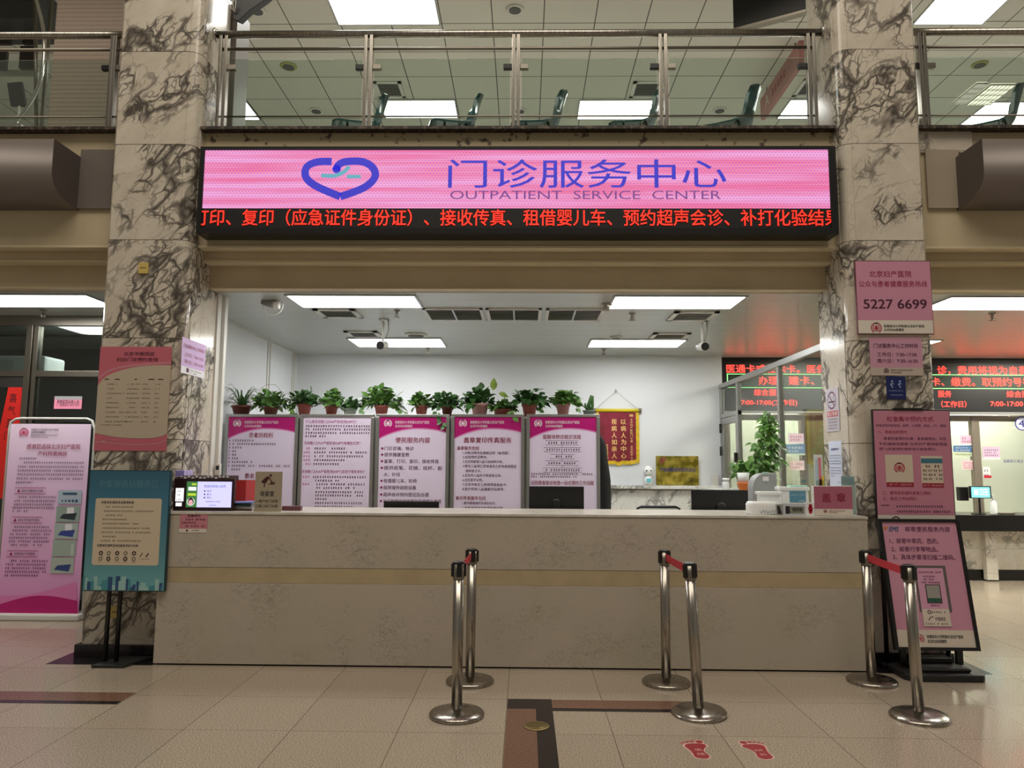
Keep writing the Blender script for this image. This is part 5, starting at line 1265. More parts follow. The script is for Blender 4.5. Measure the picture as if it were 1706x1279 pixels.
# low cabinet along the partition that carries the plants
t = thing('side_cabinet', 'low pale cabinet along the glass partition carrying the plants', 'cabinet', (2.18, 7.2, 0))
zcab = at(1240, 817, y=6.95).z
MB().box(1.86, 2.50, 6.72, 7.72, 0.0, zcab - 0.02).build('body', M_WTRIM, t, bevel=0.004)
MB().box(1.84, 2.51, 6.70, 7.74, zcab - 0.02, zcab).build('top', mat('pale_grey_top', (196, 196, 190), 0.4), t, bevel=0.004)
def floorplant(lb, name, px, py, y, potr, poth, potm):
    c = at(px, py, y=y); c.z = zcab
    t = thing(name, lb, 'plant', c, 'plants beside the glass partition'); pot(t, c, potr, poth, potm); return t, c, y / FPX * 1.02
t, c, k_ = floorplant('tall climbing plant reaching up in front of the glass partition', 'climbing_plant', 1272, 815, 7.05, 0.10, 0.14, M_TERRA)
f = MB(); s_ = MB(); r_ = random.Random(31)
path = smooth([(1274, 800), (1268, 770), (1272, 740), (1276, 710), (1275, 690)], 6); path2 = smooth([(1274, 800), (1283, 772), (1286, 740), (1283, 712), (1281, 697)], 6)
for pth in (path, path2, [(1260, 800), (1256, 775), (1266, 745), (1268, 720)], [(1270, 800), (1292, 770), (1292, 745)]):
    s_.tube([at(x, y, y=7.05) for x, y in pth], 0.005, 6)
    for x, y in pth:
        wd = 6 + (y - 690) * 0.14
        for j in range(8 if y > 705 else 4):
            p = at(x + r_.uniform(-wd, wd), y + r_.uniform(-7, 7), y=7.05 + r_.uniform(-0.1, 0.1))
            leaf(f, p, Vector((r_.uniform(-1, 1), r_.uniform(-0.8, 0.2), r_.uniform(-0.7, 0.4))), Vector((0, -0.7, 1)), r_.uniform(9, 14) * k_, r_.uniform(2.8, 4.2) * k_, 0.15, 0.4)
f.build('foliage', M_LEAF, t); s_.build('stems', M_LEAFD, t)
f = MB(); leaf(f, at(1277, 716, y=7.0), Vector((0.4, -0.5, -1)), Vector((0, -1, 0.3)), 11 * k_, 5 * k_, 0.1, 0.1); f.build('yellow_leaf', mat('yellow_leaf', (226, 206, 60), 0.5), t)
t, c, k_ = floorplant('low bushy fern in front of the glass door, left of the climbing plant', 'potted_fern', 1247, 815, 7.2, 0.10, 0.12, M_DTERRA)
f = MB(); s_ = MB(); bush(f, s_, at(1246, 797, y=7.2), 30 * k_, 30 * k_, 230, 9 * k_, 41); f.build('foliage', M_LEAF, t); s_.build('stems', M_LEAFD, t)
t, c, k_ = floorplant('small plant in a white cup on an orange pot beside the fern', 'potted_seedling', 1239, 815, 6.85, 0.055, 0.075, mat('orange_pot', (226, 120, 40), 0.4))
MB().lathe([(0.045, 0.0), (0.055, 0.09), (0.05, 0.09)], (c.x, c.y, c.z + 0.076), 20).build('white_cup', mat('white_plastic', (230, 234, 234), 0.35), t)
c = at(1209.5, 815, y=6.85); c.z = zcab
t = thing('white_bottle', 'small white bottle on the side cabinet by the glass door', 'bottle', c)
MB().lathe([(0.032, 0), (0.034, 0.01), (0.034, 0.075), (0.022, 0.09)], c, 20).build('bottle_body', mat('white_plastic', (230, 234, 234), 0.35), t)
MB().lathe([(0.03, 0.09), (0.03, 0.115)], c, 20).build('cap', mat('white_plastic', (230, 234, 234), 0.35), t)

# ------------------------------------------------------------------ glass partition on the right of the booth
XP = 2.62
zr = at(1280, 612, x=XP).z
def py_(px, py=720): return at(px, py, x=XP).y
t = thing('glass_partition', 'framed glass partition with a sloping-looking top rail right of the booth', 'partition', (XP, 8.0, 0))
MB().box(XP - 0.03, XP + 0.03, 6.3, YB, zr - 0.04, zr + 0.02).build('top_rail', M_ALU, t, bevel=0.003)
ys = [py_(1232), py_(1302), 6.36]
for y in ys + [YB - 0.04]: MB().box(XP - 0.025, XP + 0.025, y - 0.03, y + 0.03, 0, zr - 0.04).build('post', M_ALU, t, bevel=0.003)
ys = [YB - 0.04] + ys
MB().box(XP - 0.02, XP + 0.02, ys[1] - 0.03, ys[0], at(1215, 694, x=XP).z, at(1215, 694, x=XP).z + 0.05).build('transom', M_ALU, t)
MB().box(XP - 0.004, XP + 0.004, ys[1] + 0.03, ys[0] - 0.03, at(1215, 694, x=XP).z + 0.05, zr - 0.04).build('glass_pane', M_GLASSB, t)
for i in (1, 2): MB().box(XP - 0.004, XP + 0.004, ys[i + 1] + 0.03, ys[i] - 0.03, 0.05, zr - 0.04).build('glass_pane', M_GLASSB, t)
y0, y1, zd = ys[1] + 0.04, ys[0] - 0.04, at(1215, 694, x=XP).z - 0.01
MB().box(XP - 0.02, XP + 0.02, y0, y1, zd - 0.08, zd).box(XP - 0.02, XP + 0.02, y0, y0 + 0.06, 0.01, zd - 0.08).box(XP - 0.02, XP + 0.02, y1 - 0.06, y1, 0.01, zd - 0.08).box(XP - 0.02, XP + 0.02, y0 + 0.06, y1 - 0.06, 0.01, 0.1).build('door_frame', M_ALU, t, bevel=0.002)
MB().box(XP - 0.004, XP + 0.004, y0 + 0.06, y1 - 0.06, 0.1, zd - 0.08).build('door_pane', M_GLASSB, t)
m = MB()
for py in (715, 752): a = at(1197, py, x=XP); m.tube([(XP - 0.035, y1 + 0.02, a.z - 0.06), (XP - 0.035, y1 + 0.02, a.z + 0.06)], 0.014, 8)
m.build('hinge', M_BLACK, t)
a = at(1230, 762, x=XP); MB().box(XP - 0.05, XP - 0.02, y0 + 0.0, y0 + 0.05, a.z - 0.06, a.z + 0.06).build('lock', M_BLACK, t)

# ------------------------------------------------------------------ cashier hall
YD = 9.95
t = thing('information_board', 'long black LED board with red scrolling text over the cashier windows', 'LED board', (5.4, 10.0, at(1640, 690, y=YD).z))
x0, x1 = at(1203, 640, y=YD).x, 8.6
zt_, zl, zb_ = CEIL - 0.006, at(1640, 607, y=YD).z, at(1640, 684, y=YD).z
MB().box(x0, x1, YD, YD + 0.1, zb_ - 0.02, zt_).build('housing', mat('charcoal_board', (40, 40, 42), 0.3), t)
MB().box(x0 - 0.01, x1, YD - 0.02, YD + 0.1, zt_ - 0.06, zt_).box(x0 - 0.01, x0 + 0.04, YD - 0.02, YD + 0.1, zb_ - 0.02, zt_ - 0.06).build('rim', M_BLACK, t)
MB().box(x0 + 0.04, x1, YD - 0.025, YD + 0.1, zb_ - 0.045, zb_ - 0.02).build('bottom_rail', M_ALU, t)
B = front(1203, 600, 1706, 690, YD)
m = MB()
B.text(m, '医通卡或社保卡。医保', 1211, 615, 13.8, 1378, bold=0.0, d=0.004); B.text(m, '诊，费用将视为自费', 1563.5, 616, 14, 1714, bold=0.0, d=0.004)
B.text(m, '办理', 1264.5, 634.5, 14.2, 1296, bold=0.0, d=0.004); B.text(m, '建卡、', 1314.5, 634.5, 14.2, 1357, bold=0.0, d=0.004); B.text(m, '卡、缴费。取预约号等', 1552, 635.5, 14.2, 1720, bold=0.0, d=0.004)
B.text(m, '综合服务', 1256, 654.5, 11, 1306, bold=0.0, d=0.004); B.text(m, '服务', 1562.5, 655.5, 11, 1584.5, bold=0.0, d=0.004); B.text(m, '综合服务', 1676, 655.5, 11, 1726, bold=0.0, d=0.004)
B.text(m, '7:00-17:00(工作日)', 1234.5, 671, 9.6, 1327.5, bold=0.0, d=0.004); B.text(m, '（工作日）', 1567, 672.5, 10, 1608.5, bold=0.0, d=0.004); B.text(m, '7:00-17:00', 1648.5, 671.5, 7.6, 1702, bold=0.0, d=0.004)
m.build('red_lettering', M_REDLED, t)
m = MB(); B.slab(m, 1212, 624, 1900, 646, 0.0005, 0.001); m.build('green_row', mat('dim_green_row', (26, 52, 34), 0.4), t)
m = MB()
for y in (623.4, 646): B.slab(m, 1211.5, y, 1760, y + 1.1, 0.001, 0.004)
B.slab(m, 1211.5, 623.4, 1213, 646, 0.001, 0.004); m.build('green_lines', M_GREENLED, t)

t = thing('cashier_counter', 'cashier counter with a black worktop over pale veined marble', 'counter', (5.5, 9.6, 0))
ztop = at(1660, 858, y=9.55).z; zbk = at(1660, 885, y=9.55).z
MB().box(2.72, 8.8, 9.55, 10.2, zbk, ztop).build('worktop', mat('black_worktop', (22, 20, 20), 0.25), t, bevel=0.004)
MB().box(2.72, 8.8, 9.78, 9.98, 0.14, zbk).build('marble_front', M_CASH, t)
MB().box(2.72, 8.8, 9.80, 9.98, 0, 0.14).build('plinth', mat('black_worktop', (22, 20, 20), 0.25), t)
x_ = at(1650, 940, y=9.74).x
MB().box(x_ - 0.07, x_ + 0.07, 9.70, 9.78, 0.02, zbk).build('marble_pier', M_CASH, t)

def note(lb, x0, y0, x1, y1, Y, sheet, ink, lines, name='window_notice', cat='notice', foot=None, grp='notices on the cashier glass', title=None):
    B = front(x0, y0, x1, y1, Y); t = thing(name, lb, cat, B.p((x0 + x1) / 2, y1), grp)
    B.slab(MB(), x0, y0, x1, y1, 0, 0.002).build('sheet', sheet, t)
    m = MB(); hh = y1 - y0
    for i in range(lines):
        yy = y0 + hh * (0.16 + (0.62 if foot else 0.76) * (i + 0.5) / lines)
        if title and i < len(title): B.text(m, title[i], x0 + (x1 - x0) * 0.1, yy, hh * 0.5 / lines, x0 + (x1 - x0) * 0.9, bold=0.02, d=0.003, res=1)
        else: B.small(m, x0 + (x1 - x0) * 0.1, x1 - (x1 - x0) * (0.1 if i % 2 == 0 else 0.25), yy, hh * 0.42 / lines, 0.003, i)
    m.build('lettering', ink, t)
    if foot: B.slab(MB(), x0, y1 - hh * 0.16, x1, y1, 0.002, 0.003).build('footer', foot, t)
    return B, t
YG = YC - 0.012
note('pink notice on the cashier glass, top of the column beside the right pillar', 1600, 725, 1624, 741.5, YG, M_PINKL, M_INKR, 2, foot=M_WPAPER)
note('blue notice below the pink one beside the right pillar', 1588, 742, 1625, 752.5, YG, mat('steel_blue_print', (70, 120, 170), 0.4), M_WPAPER, 2)
note('pale green strip notice under the blue notice beside the right pillar', 1588, 753.5, 1625, 760, YG, mat('pale_green_print', (206, 220, 186), 0.5), M_INK, 1)
note('pale pink notice lowest in the column beside the right pillar', 1602.5, 766.5, 1627, 782, YG, mat('pale_rose_paper', (240, 206, 214), 0.5), M_INKR, 3)
note('larger pink notice on the cashier glass at the right window', 1637, 744, 1666, 765, YG - 0.03, M_PINKL, M_INKB, 3, foot=M_WPAPER)
B, t = note('small white card with a red foot on the cashier glass', 1638, 777.5, 1650, 796, YG - 0.03, M_WPAPER, M_INK, 2)
B.slab(MB(), 1638.5, 791.5, 1651, 796, 0.002, 0.004).build('red_foot', mat('card_red', (196, 30, 50), 0.5), t)
note('pink notice on the glass seen through the booth partition, top', 1314, 722, 1339, 739, YG, M_PINKL, M_INKR, 2, foot=M_WPAPER)
note('blue and white notice seen through the booth partition', 1306, 740, 1341, 758, YG, mat('steel_blue_print', (70, 120, 170), 0.4), M_WPAPER, 2, foot=mat('pale_green_print', (206, 220, 186), 0.5))
note('pale pink notice seen through the booth partition, lowest', 1316, 767, 1340, 783, YG, mat('pale_rose_paper', (240, 206, 214), 0.5), M_INKR, 2)
B = front(1684, 696, 1720, 716, YG - 0.03)
t = thing('window_number', 'round blue window number 4 on the cashier glass', 'sign', B.p(1702, 716))
m = MB(); B.slab(m, 1681, 692, 1730, 694.2, 0, 0.03); B.slab(m, 1681, 711, 1730, 712.5, 0, 0.02); m.build('holder', M_WTRIM, t)
m = MB(); B.disc(m, 1700, 705.5, 12, 0.031, 28); m.build('disc', mat('pale_violet_disc', (206, 206, 236), 0.4), t)
m = MB(); B.ring(m, 1700, 705.5, 11, 1.8, 0.034, n=30); B.text(m, '4', 1694, 705.5, 12, 1704.5, bold=0.03, d=0.034); m.build('number', M_INKB, t)
B = front(1670, 763, 1710, 772, YG - 0.01)
t = thing('glass_lettering', 'dark blue lettering across the right cashier window', 'lettering', B.p(1690, 772)); m = MB(); B.text(m, '温馨提示请主动出示', 1671, 768, 5.4, 1722, bold=0.015, d=0.001, res=2); m.build('characters', M_INKB, t)
B = front(1616, 809, 1652, 831, 9.62)
t = thing('queue_display', 'small lit turquoise display on the cashier counter', 'display', (B.p(1633, 830).x, 9.62, ztop))
m = MB(); B.slab(m, 1616, 809.5, 1651.5, 830, -0.03, 0); m.build('casing', M_BLACK, t, bevel=0.004)
m = MB(); B.slab(m, 1618.5, 811.5, 1649, 828.5, 0, 0.002); m.build('screen', mat('turquoise_screen', (120, 226, 232), 0.4, emit=0.9), t)
m = MB(); B.slab(m, 1623, 816, 1629, 824, 0.002, 0.003)
for y in (815, 819, 823): B.slab(m, 1632, y, 1646, y + 1.2, 0.002, 0.003)
m.build('screen_content', mat('lit_white', (240, 240, 245), 0.4, emit=0.9), t)
MB().box(B.p(1626, 0).x, B.p(1642, 0).x, 9.64, 9.75, ztop, ztop + 0.012).tube([(B.p(1634, 0).x, 9.66, ztop), (B.p(1634, 0).x, 9.66, B.p(0, 815).z)], 0.012, 8).build('stand', M_BLACK, t)
c = at(1655, 845, y=9.66); c.z = ztop; kk = 9.66 / FPX
t = thing('pump_bottle', 'white pump bottle beside the turquoise display', 'bottle', c)
MB().lathe([(5 * kk, 0), (5.4 * kk, 2 * kk), (5 * kk, 19 * kk), (2 * kk, 23 * kk)], c, 18).build('bottle_body', mat('white_plastic', (230, 234, 234), 0.35), t)
MB().tube([c + Vector((0, 0, 22 * kk)), c + Vector((0, 0, 32 * kk)), c + Vector((-6 * kk, 0, 33 * kk))], 1.2 * kk, 8).build('pump', mat('white_plastic', (230, 234, 234), 0.35), t)
B = front(1600, 812, 1614, 833, 9.7); m = MB(); B.slab(m, 1599, 811, 1614, 834, -0.08, 0)
o = tag(m.build('card_reader', M_BLACK, origin=Vector((B.p(1606, 0).x, 9.74, ztop)), bevel=0.005), 'black card reader left of the turquoise display', 'card reader')
a = at(1675, 846, y=9.66); m = MB().box(a.x - 0.09, a.x + 0.09, 9.62, 9.74, ztop, ztop + 0.03)
tag(m.build('paper_tray', M_STEELD, origin=(a.x, 9.68, ztop), bevel=0.005), 'low grey tray at the right end of the cashier worktop', 'tray')
# brown and khaki panel built in place of a reflection, seen through the partition
B = front(1336, 692, 1368, 850, 10.9); t = thing('reflection_panel', 'brown framed panel standing in for a reflection left of the right pillar', 'door', (B.p(1352, 0).x, 10.9, 0))
z1 = B.o.z
MB().box(B.p(1334, 0).x, B.p(1344, 0).x, 10.85, 10.95, 0, z1).box(B.p(1376, 0).x, B.p(1384, 0).x, 10.85, 10.95, 0, z1).box(B.p(1334, 0).x, B.p(1384, 0).x, 10.85, 10.95, z1, z1 + 0.08).build('frame', mat('reflection_brown', (98, 74, 58), 0.5), t)
MB().box(B.p(1344, 0).x, B.p(1376, 0).x, 10.88, 10.92, 0, z1).build('leaf', mat('reflection_khaki', (168, 160, 124), 0.5), t)

# ------------------------------------------------------------------ left bay: office front
B = front(6, 645, 33, 800, YP - 0.025)
t = thing('red_couplet', 'red paper couplet with black brush characters on the office door', 'couplet', B.p(18, 800))
m = MB(); m.prism([B.p(8, 645, 0.001), B.p(32, 645, 0.001), B.p(31, 830, 0.001), B.p(-4, 830, 0.001), B.p(-2, 720, 0.001), B.p(5, 670, 0.001)], (0, -0.0015, 0)); m.build('paper', M_RED, t)
m = MB()
for i, ch in enumerate('喜气盈门'): B.text(m, ch, 11 - i, 663 + 21 * i, 15, 24 - i, bold=0.0, d=0.004)
m.build('brush_lettering', M_INK, t)
B, t = note('small pink notice high on the dark office glass', 90.5, 660, 136.5, 681, YP - 0.01, mat('bright_pink_paper', (246, 150, 176), 0.5), M_INK, 1, grp=None, title=['严禁医药代表入内'])
B.slab(MB(), 91, 660, 136.5, 665.5, 0.0022, 0.0032).build('header', mat('silver_tape', (170, 170, 174), 0.4), t)
B = front(-40, 590, 76, 620, 7.6); m = MB(); B.slab(m, -40, 592, 75, 620, -0.35, 0)
t = thing('air_conditioner', 'white wall unit behind the upper office glass at the left picture edge', 'air conditioner', B.p(20, 620)); m.build('housing', mat('white_plastic', (230, 234, 234), 0.35), t, bevel=0.03)
m = MB(); B.slab(m, -40, 600, 24, 617, 0, 0.004); m.build('flap', M_WTRIM, t)
MB().box(-7.5, -3.3, 7.58, 8.0, B.p(0, 620).z - 0.04, B.p(0, 620).z - 0.002).build('shelf', M_STEELD, t)

# pink banner on a tubular stand
YS = 6.90
B = front(8, 706, 142, 1028, YS)
B.o.x = at(18, 706, y=YS).x; xr = at(152, 706, y=YS).x; B.U = Vector((xr - B.o.x, 0, 0)); B.px = (14, 706, 152, 1028)
L_, R_ = B.o.x, xr; Wm = R_ - L_; zt_, zb_ = B.o.z, B.p(0, 1028).z
t = thing('banner_stand', 'tall pink banner on a white tube stand in front of the office', 'banner', ((L_ + R_) / 2, YS, 0))
ztube = at(90, 697, y=YS + 0.03).z
MB().tube([(L_ - 0.03, YS + 0.03, 0.04), (L_ - 0.03, YS + 0.03, ztube - 0.10), (L_ - 0.02, YS + 0.03, ztube - 0.035), (L_ + 0.03, YS + 0.03, ztube - 0.005), (L_ + 0.08, YS + 0.03, ztube), (R_ - 0.06, YS + 0.03, ztube), (R_ - 0.01, YS + 0.03, ztube - 0.02), (R_ + 0.02, YS + 0.03, ztube - 0.10), (R_ + 0.02, YS + 0.03, 0.04)], 0.012, 10).build('tube_frame', M_WTRIM, t)
MB().box(L_ - 0.05, R_ + 0.03, YS - 0.06, YS + 0.14, 0, 0.06).build('base', M_WTRIM, t, bevel=0.015)
def sh(x, y): return x - (y - 706) * 0.062                 # photo column of a point on the banner at row y
def Q(x, y): return (x + (y - 706) * 0.062, y)
def nb(x, y, d=0.0): return B.p(*Q(x, y), d)
m = MB(); m.grid([[B.p(14 + 138 * i / 8, 706 + 322 * j / 10, 0.006 * math.sin(2.2 * i + 0.6 * j) * 0.35) for i in range(9)] for j in range(11)]); 
def banner_mat():
    m_ = mat('banner_print', (226, 190, 224), 0.35); g = NT(m_)
    co = g.n('TexCoord').outputs['Generated']; sep = g.n('SeparateXYZ'); g.l(co, sep.inputs[0])
    c_ = g.ramp(sep.outputs[2], [(0.0, lin((222, 140, 204))), (0.28, lin((232, 176, 222))), (0.75, lin((236, 206, 238))), (1.0, lin((246, 224, 246)))])
    g.l(c_, g.b.inputs['Base Color']); return m_
m.build('print', banner_mat(), t)
m = MB(); B.poly(m, [Q(-9, 1028)] + [Q(-9 + 138 * i / 16, 988 - 10 * math.sin(math.pi * i / 16 * 1.0 + 3.6) - 14 * (i / 16)) for i in range(17)] + [(152, 1028)], 0.006, 0.0004); m.build('pink_wave', M_MAGL, t)
m = MB(); B.poly(m, [Q(-9, 1028)] + [Q(-9 + 140 * i / 16, 1006 - 9 * math.sin(math.pi * i / 16 * 1.25 - 0.5) - 8 * (i / 16)) for i in range(17)] + [(152, 1028)], 0.0075, 0.0004); m.build('magenta_wave', M_MAG, t)
m = MB(); B.emblem(m, *Q(37.5, 721), 7, 0.008); m.build('emblem', mat('rose_ink', (206, 60, 110), 0.5), t)
m = MB()
for s_, x0, x1, y, h in (('首都医科大学附属北京妇产医院', 50, 97, 716, 4), ('北京妇幼保健院', 50, 74, 720.5, 4)): a, b_ = Q(x0, y), Q(x1, y); B.text(m, s_, a[0], y, h, b_[0], d=0.008, bold=0.02, res=2)
a, b_ = Q(50, 725), Q(95, 725); B.text(m, 'Beijing Obstetrics and Gynecology Hospital', a[0], 725, 3, b_[0], d=0.008, res=2); a, b_ = Q(49, 729), Q(96, 729); B.text(m, 'Capital Medical University', a[0], 728.6, 2.6, a[0] + 30, d=0.008, res=2)
m.build('hospital_lettering', M_INK, t)
m = MB(); a, b_ = Q(43, 744.5), Q(134.5, 744.5); B.text(m, '感谢您选择北京妇产医院', a[0], 744.5, 8.6, b_[0], d=0.008, bold=0.025); a, b_ = Q(62, 756.5), Q(112, 756.5); B.text(m, '产科特需病房', a[0], 756.5, 7.6, b_[0], d=0.008, bold=0.025); m.build('title_lettering', M_INKR, t)
m = MB()
for y, x0, x1 in ((765, 30, 61), (772, 38, 141), (779, 28, 141), (785.5, 28, 140), (792, 27, 140), (799, 26, 138), (805.5, 25, 53), (830, 30, 93), (836.5, 23, 92), (842.5, 22, 91), (848, 20, 90), (853.5, 20, 47), (880, 24, 83), (886, 16.5, 87), (892, 16.5, 84), (898, 15, 85), (904, 14.5, 84), (910, 14.5, 72), (936, 18, 80), (942, 10, 79), (948, 9.5, 79), (954, 9, 78), (960, 8, 66)):
    a, b_ = Q(x0, y)[0], Q(x1, y)[0]; B.small(m, a, b_, y, 3.5, 0.008, int(y))
m.build('body_lettering', M_INKP, t)
m = MB(); f = MB()
for s_, y, x0, x1 in (('国际化"温馨家庭"式病房', 819.5, 24, 76), ('高水平的医疗团队', 868.5, 18.5, 71), ('优质的助产护理团队', 924.5, 12.5, 64)):
    a, b_ = Q(x0, y)[0], Q(x1, y)[0]; B.stroke(f, [(a, y - 5), (b_, y - 5), (b_, y + 5), (a, y + 5)], 0.9, 0.008, True)
    B.poly(f, [(a + 4, y + 2.6), (a + 5, y - 0.5), (a + 6.5, y - 2.8), (a + 8, y - 0.5), (a + 9, y + 2.6)], 0.008, 0.0003); B.text(m, s_, a + 11.5, y, 5, b_ - 4, d=0.008, bold=0.01, res=2)
m.build('heading_lettering', M_INKP, t); f.build('heading_boxes', M_INKR, t)
for y0, y1, cols in ((818, 841, ((176, 190, 206), (60, 90, 120))), (845, 871, ((150, 168, 160), (46, 56, 66))), (873, 899, ((170, 186, 180), (60, 74, 150))), (901, 928, ((164, 180, 172), (196, 206, 196))), (930, 956, ((176, 188, 178), (52, 70, 130)))):
    xa = 97 - (y0 - 818) * 0.10; xb = 137 - (y0 - 818) * 0.11
    a, b_ = Q(xa, (y0 + y1) / 2)[0], Q(xb, (y0 + y1) / 2)[0]
    B.slab(MB(), a, y0, b_, y1, 0.006, 0.0075).build('photo_print', mat('photo_%d' % y0, cols[0], 0.4), t)
    m = MB(); w_ = b_ - a
    if y0 == 818:
        B.slab(m, a + w_ * 0.2, y0 + 4, b_ - w_ * 0.2, y0 + 8, 0.0075, 0.0082)
        for i in range(5): B.disc(m, a + w_ * (0.2 + 0.15 * i), y0 + 18, 1.6 + i * 0.3, 0.0082, 8)
    elif y0 == 901: B.slab(m, b_ - w_ * 0.2, y0 + 7, b_ - w_ * 0.1, y1 - 2, 0.0075, 0.0082)
    else: B.poly(m, [(a + w_ * 0.3, y0 + 13), (b_ - w_ * 0.12, y0 + 11), (b_ - w_ * 0.2, y1 - 3), (a + w_ * 0.15, y1 - 6)], 0.0075, 0.0006)
    m.build('photo_detail', mat('photod_%d' % y0, cols[1], 0.4), t)
    if y0 in (845, 873): B.slab(MB(), a + w_ * 0.45, y0 + 2, b_ - w_ * 0.25, y0 + 12, 0.0075, 0.0081).build('photo_window', M_WPAPER, t)

# teal sign on a two-post stand
YT = 5.40
B = front(143, 783, 279.5, 985, YT)
t = thing('teal_sign', 'teal notice board on a black two-post stand before the left pillar', 'sign stand', (B.p(193, 0).x, YT, 0))
B.slab(MB(), 143, 783, 279.5, 985, -0.03, 0).build('frame', mat('teal_frame', (24, 56, 66), 0.4), t, bevel=0.002)
def teal_mat():
    m_ = mat('teal_gradient_print', (60, 110, 130), 0.3); g = NT(m_)
    co = g.n('TexCoord').outputs['Generated']; sep = g.n('SeparateXYZ'); g.l(co, sep.inputs[0])
    c_ = g.ramp(sep.outputs[2], [(0.0, lin((110, 170, 176))), (0.3, lin((88, 140, 150))), (0.75, lin((62, 116, 142))), (1.0, lin((54, 98, 122)))])
    g.l(c_, g.b.inputs['Base Color']); return m_
B.slab(MB(), 144.5, 784.5, 278, 983.5, 0, 0.0015).build('print', teal_mat(), t)
m = MB(); B.text(m, '孕婴服务站服务区', 160, 806, 13, 260, d=0.0028, bold=-0.004); m.build('title_lettering', mat('pale_teal_ink', (92, 142, 160), 0.4), t)
r_ = random.Random(8); m = MB(); m2 = MB(); m3 = MB(); x = 145
while x < 276:
    w_ = r_.uniform(3, 9); h = r_.uniform(5, 24); q = min(x + w_, 277.5)
    B.slab(r_.choice((m, m2, m3)), x, 983 - h, q, 983, 0.0015, 0.0025 + 0.0004 * r_.random()); x += w_ * r_.uniform(0.6, 1.1)
m.build('skyline_print', mat('sky_teal', (70, 140, 150), 0.3), t); m2.build('skyline_print', mat('sky_navy', (44, 76, 120), 0.3), t); m3.build('skyline_print', mat('sky_pale', (150, 190, 186), 0.3), t)
m = MB(); rr = 4; xa, ya, xb, yb = 156.5, 830.5, 267, 942
B.poly(m, [(xa + rr - rr * math.cos(math.radians(a)) , ya + rr - rr * math.sin(math.radians(a))) for a in range(0, 91, 15)] + [(xb - rr + rr * math.sin(math.radians(a)), ya + rr - rr * math.cos(math.radians(a))) for a in range(0, 91, 15)] + [(xb - rr + rr * math.cos(math.radians(a)), yb - rr + rr * math.sin(math.radians(a))) for a in range(0, 91, 15)] + [(xa + rr - rr * math.sin(math.radians(a)), yb - rr + rr * math.cos(math.radians(a))) for a in range(0, 91, 15)], 0.0015, 0.0012)
m.build('cream_panel', mat('cream_print', (206, 190, 166), 0.35), t)
m = MB(); B.text(m, '孕婴母乳喂养咨询管理制度', 166, 837.5, 4.6, 221, d=0.0032, bold=0.03, res=2); B.text(m, '孕婴母乳喂养咨询站服务项目与内容', 163.5, 909.5, 4.6, 232, d=0.0032, bold=0.03, res=2); m.build('heading_lettering', mat('dark_indigo_ink', (36, 26, 66), 0.5), t)
m = MB()
for y, x0, x1 in ((845, 171, 220), (852, 171, 254), (859, 175, 205), (866, 170, 211), (873, 170, 231), (880.5, 170, 251), (887.5, 169, 252), (894.5, 172, 195), (901.5, 169, 236)): B.small(m, x0, x1, y, 2.6, 0.0032, int(y))
for i, x in enumerate((171, 184, 198, 212, 226)):
    for y in (922, 931.5):
        B.ring(m, x, y, 2.6, 1.2 if (i + int(y)) % 2 else 2.2, 0.0032, n=10); B.small(m, x - 3.5, x + 3.5, y + 5, 1.5, 0.0032)
B.stroke(m, [(236, 928), (240, 921)], 1.4, 0.0032); B.stroke(m, [(246, 928), (250, 922)], 2.2, 0.0032); B.small(m, 235, 252, 931.5, 1.6, 0.0032)
m.build('body_lettering', mat('brown_ink', (70, 60, 52), 0.5), t)
for x in (183, 201.5): a = B.p(x, 980).x; MB().tube([(a, YT + 0.045, 0.02), (a, YT + 0.045, B.p(0, 800).z)], 0.016, 12).build('post', M_BLACK, t)
B.slab(MB(), 186, 991, 199, 994, -0.05, -0.04).build('cross_bar', M_BLACK, t)
a, b_ = at(144, 1116, z=0), at(209, 1116, z=0)
MB().prism([(a.x, 5.345, 0.0), (b_.x - 0.04, 5.345, 0.0), (b_.x + 0.05, 5.60, 0.0), (a.x + 0.10, 5.60, 0.0)], (0, 0, 0.022)).build('base_plate', mat('dark_grey_plate', (34, 36, 36), 0.4), t, bevel=0.003)

# ------------------------------------------------------------------ signs on the left pillar
YQ = PF - 0.002
B = front(162, 577.5, 282, 751, YQ); B.px = (162, 577.5, 282, 751)
t = thing('clinic_poster', 'tall rose and beige timetable poster on the left pillar', 'poster', B.p(222, 751))
B.slab(MB(), 162, 577.5, 282, 751, 0, 0.003).build('print', mat('rose_poster', (192, 100, 116), 0.45), t)
top = smooth([(162, 643), (172, 630), (192, 620), (222, 612), (252, 609), (282, 608.5)], 4); bot = smooth([(282, 722), (272, 727), (252, 730), (225, 730), (195, 728), (162, 722)], 4)
m = MB(); B.poly(m, top + bot, 0.004, 0.0005); m.build('beige_area', mat('beige_print', (186, 172, 152), 0.45), t)
m = MB(); B.stroke(m, smooth([(162, 632), (176, 620), (200, 612), (232, 608), (282, 604)], 4), 4, 0.0038); B.stroke(m, smooth([(282, 733), (262, 739), (225, 741), (162, 736)], 4), 2, 0.0038); m.build('rose_wave', mat('light_rose_print', (196, 126, 138), 0.45), t)
m = MB(); B.text(m, '北京市朝阳区', 202, 589.5, 6.5, 254, d=0.005, bold=0.006, res=2); B.text(m, '妇幼门诊预约安排', 191, 599, 6.5, 260, d=0.005, bold=0.006, res=2); m.build('title_lettering', mat('dark_plum_ink', (70, 26, 50), 0.5), t)
m = MB()
for x0, x1 in ((173, 180), (190, 198), (223, 227), (246, 256), (262, 271)): B.slab(m, x0, 631.5, x1, 633.2, 0.005, 0.0055)
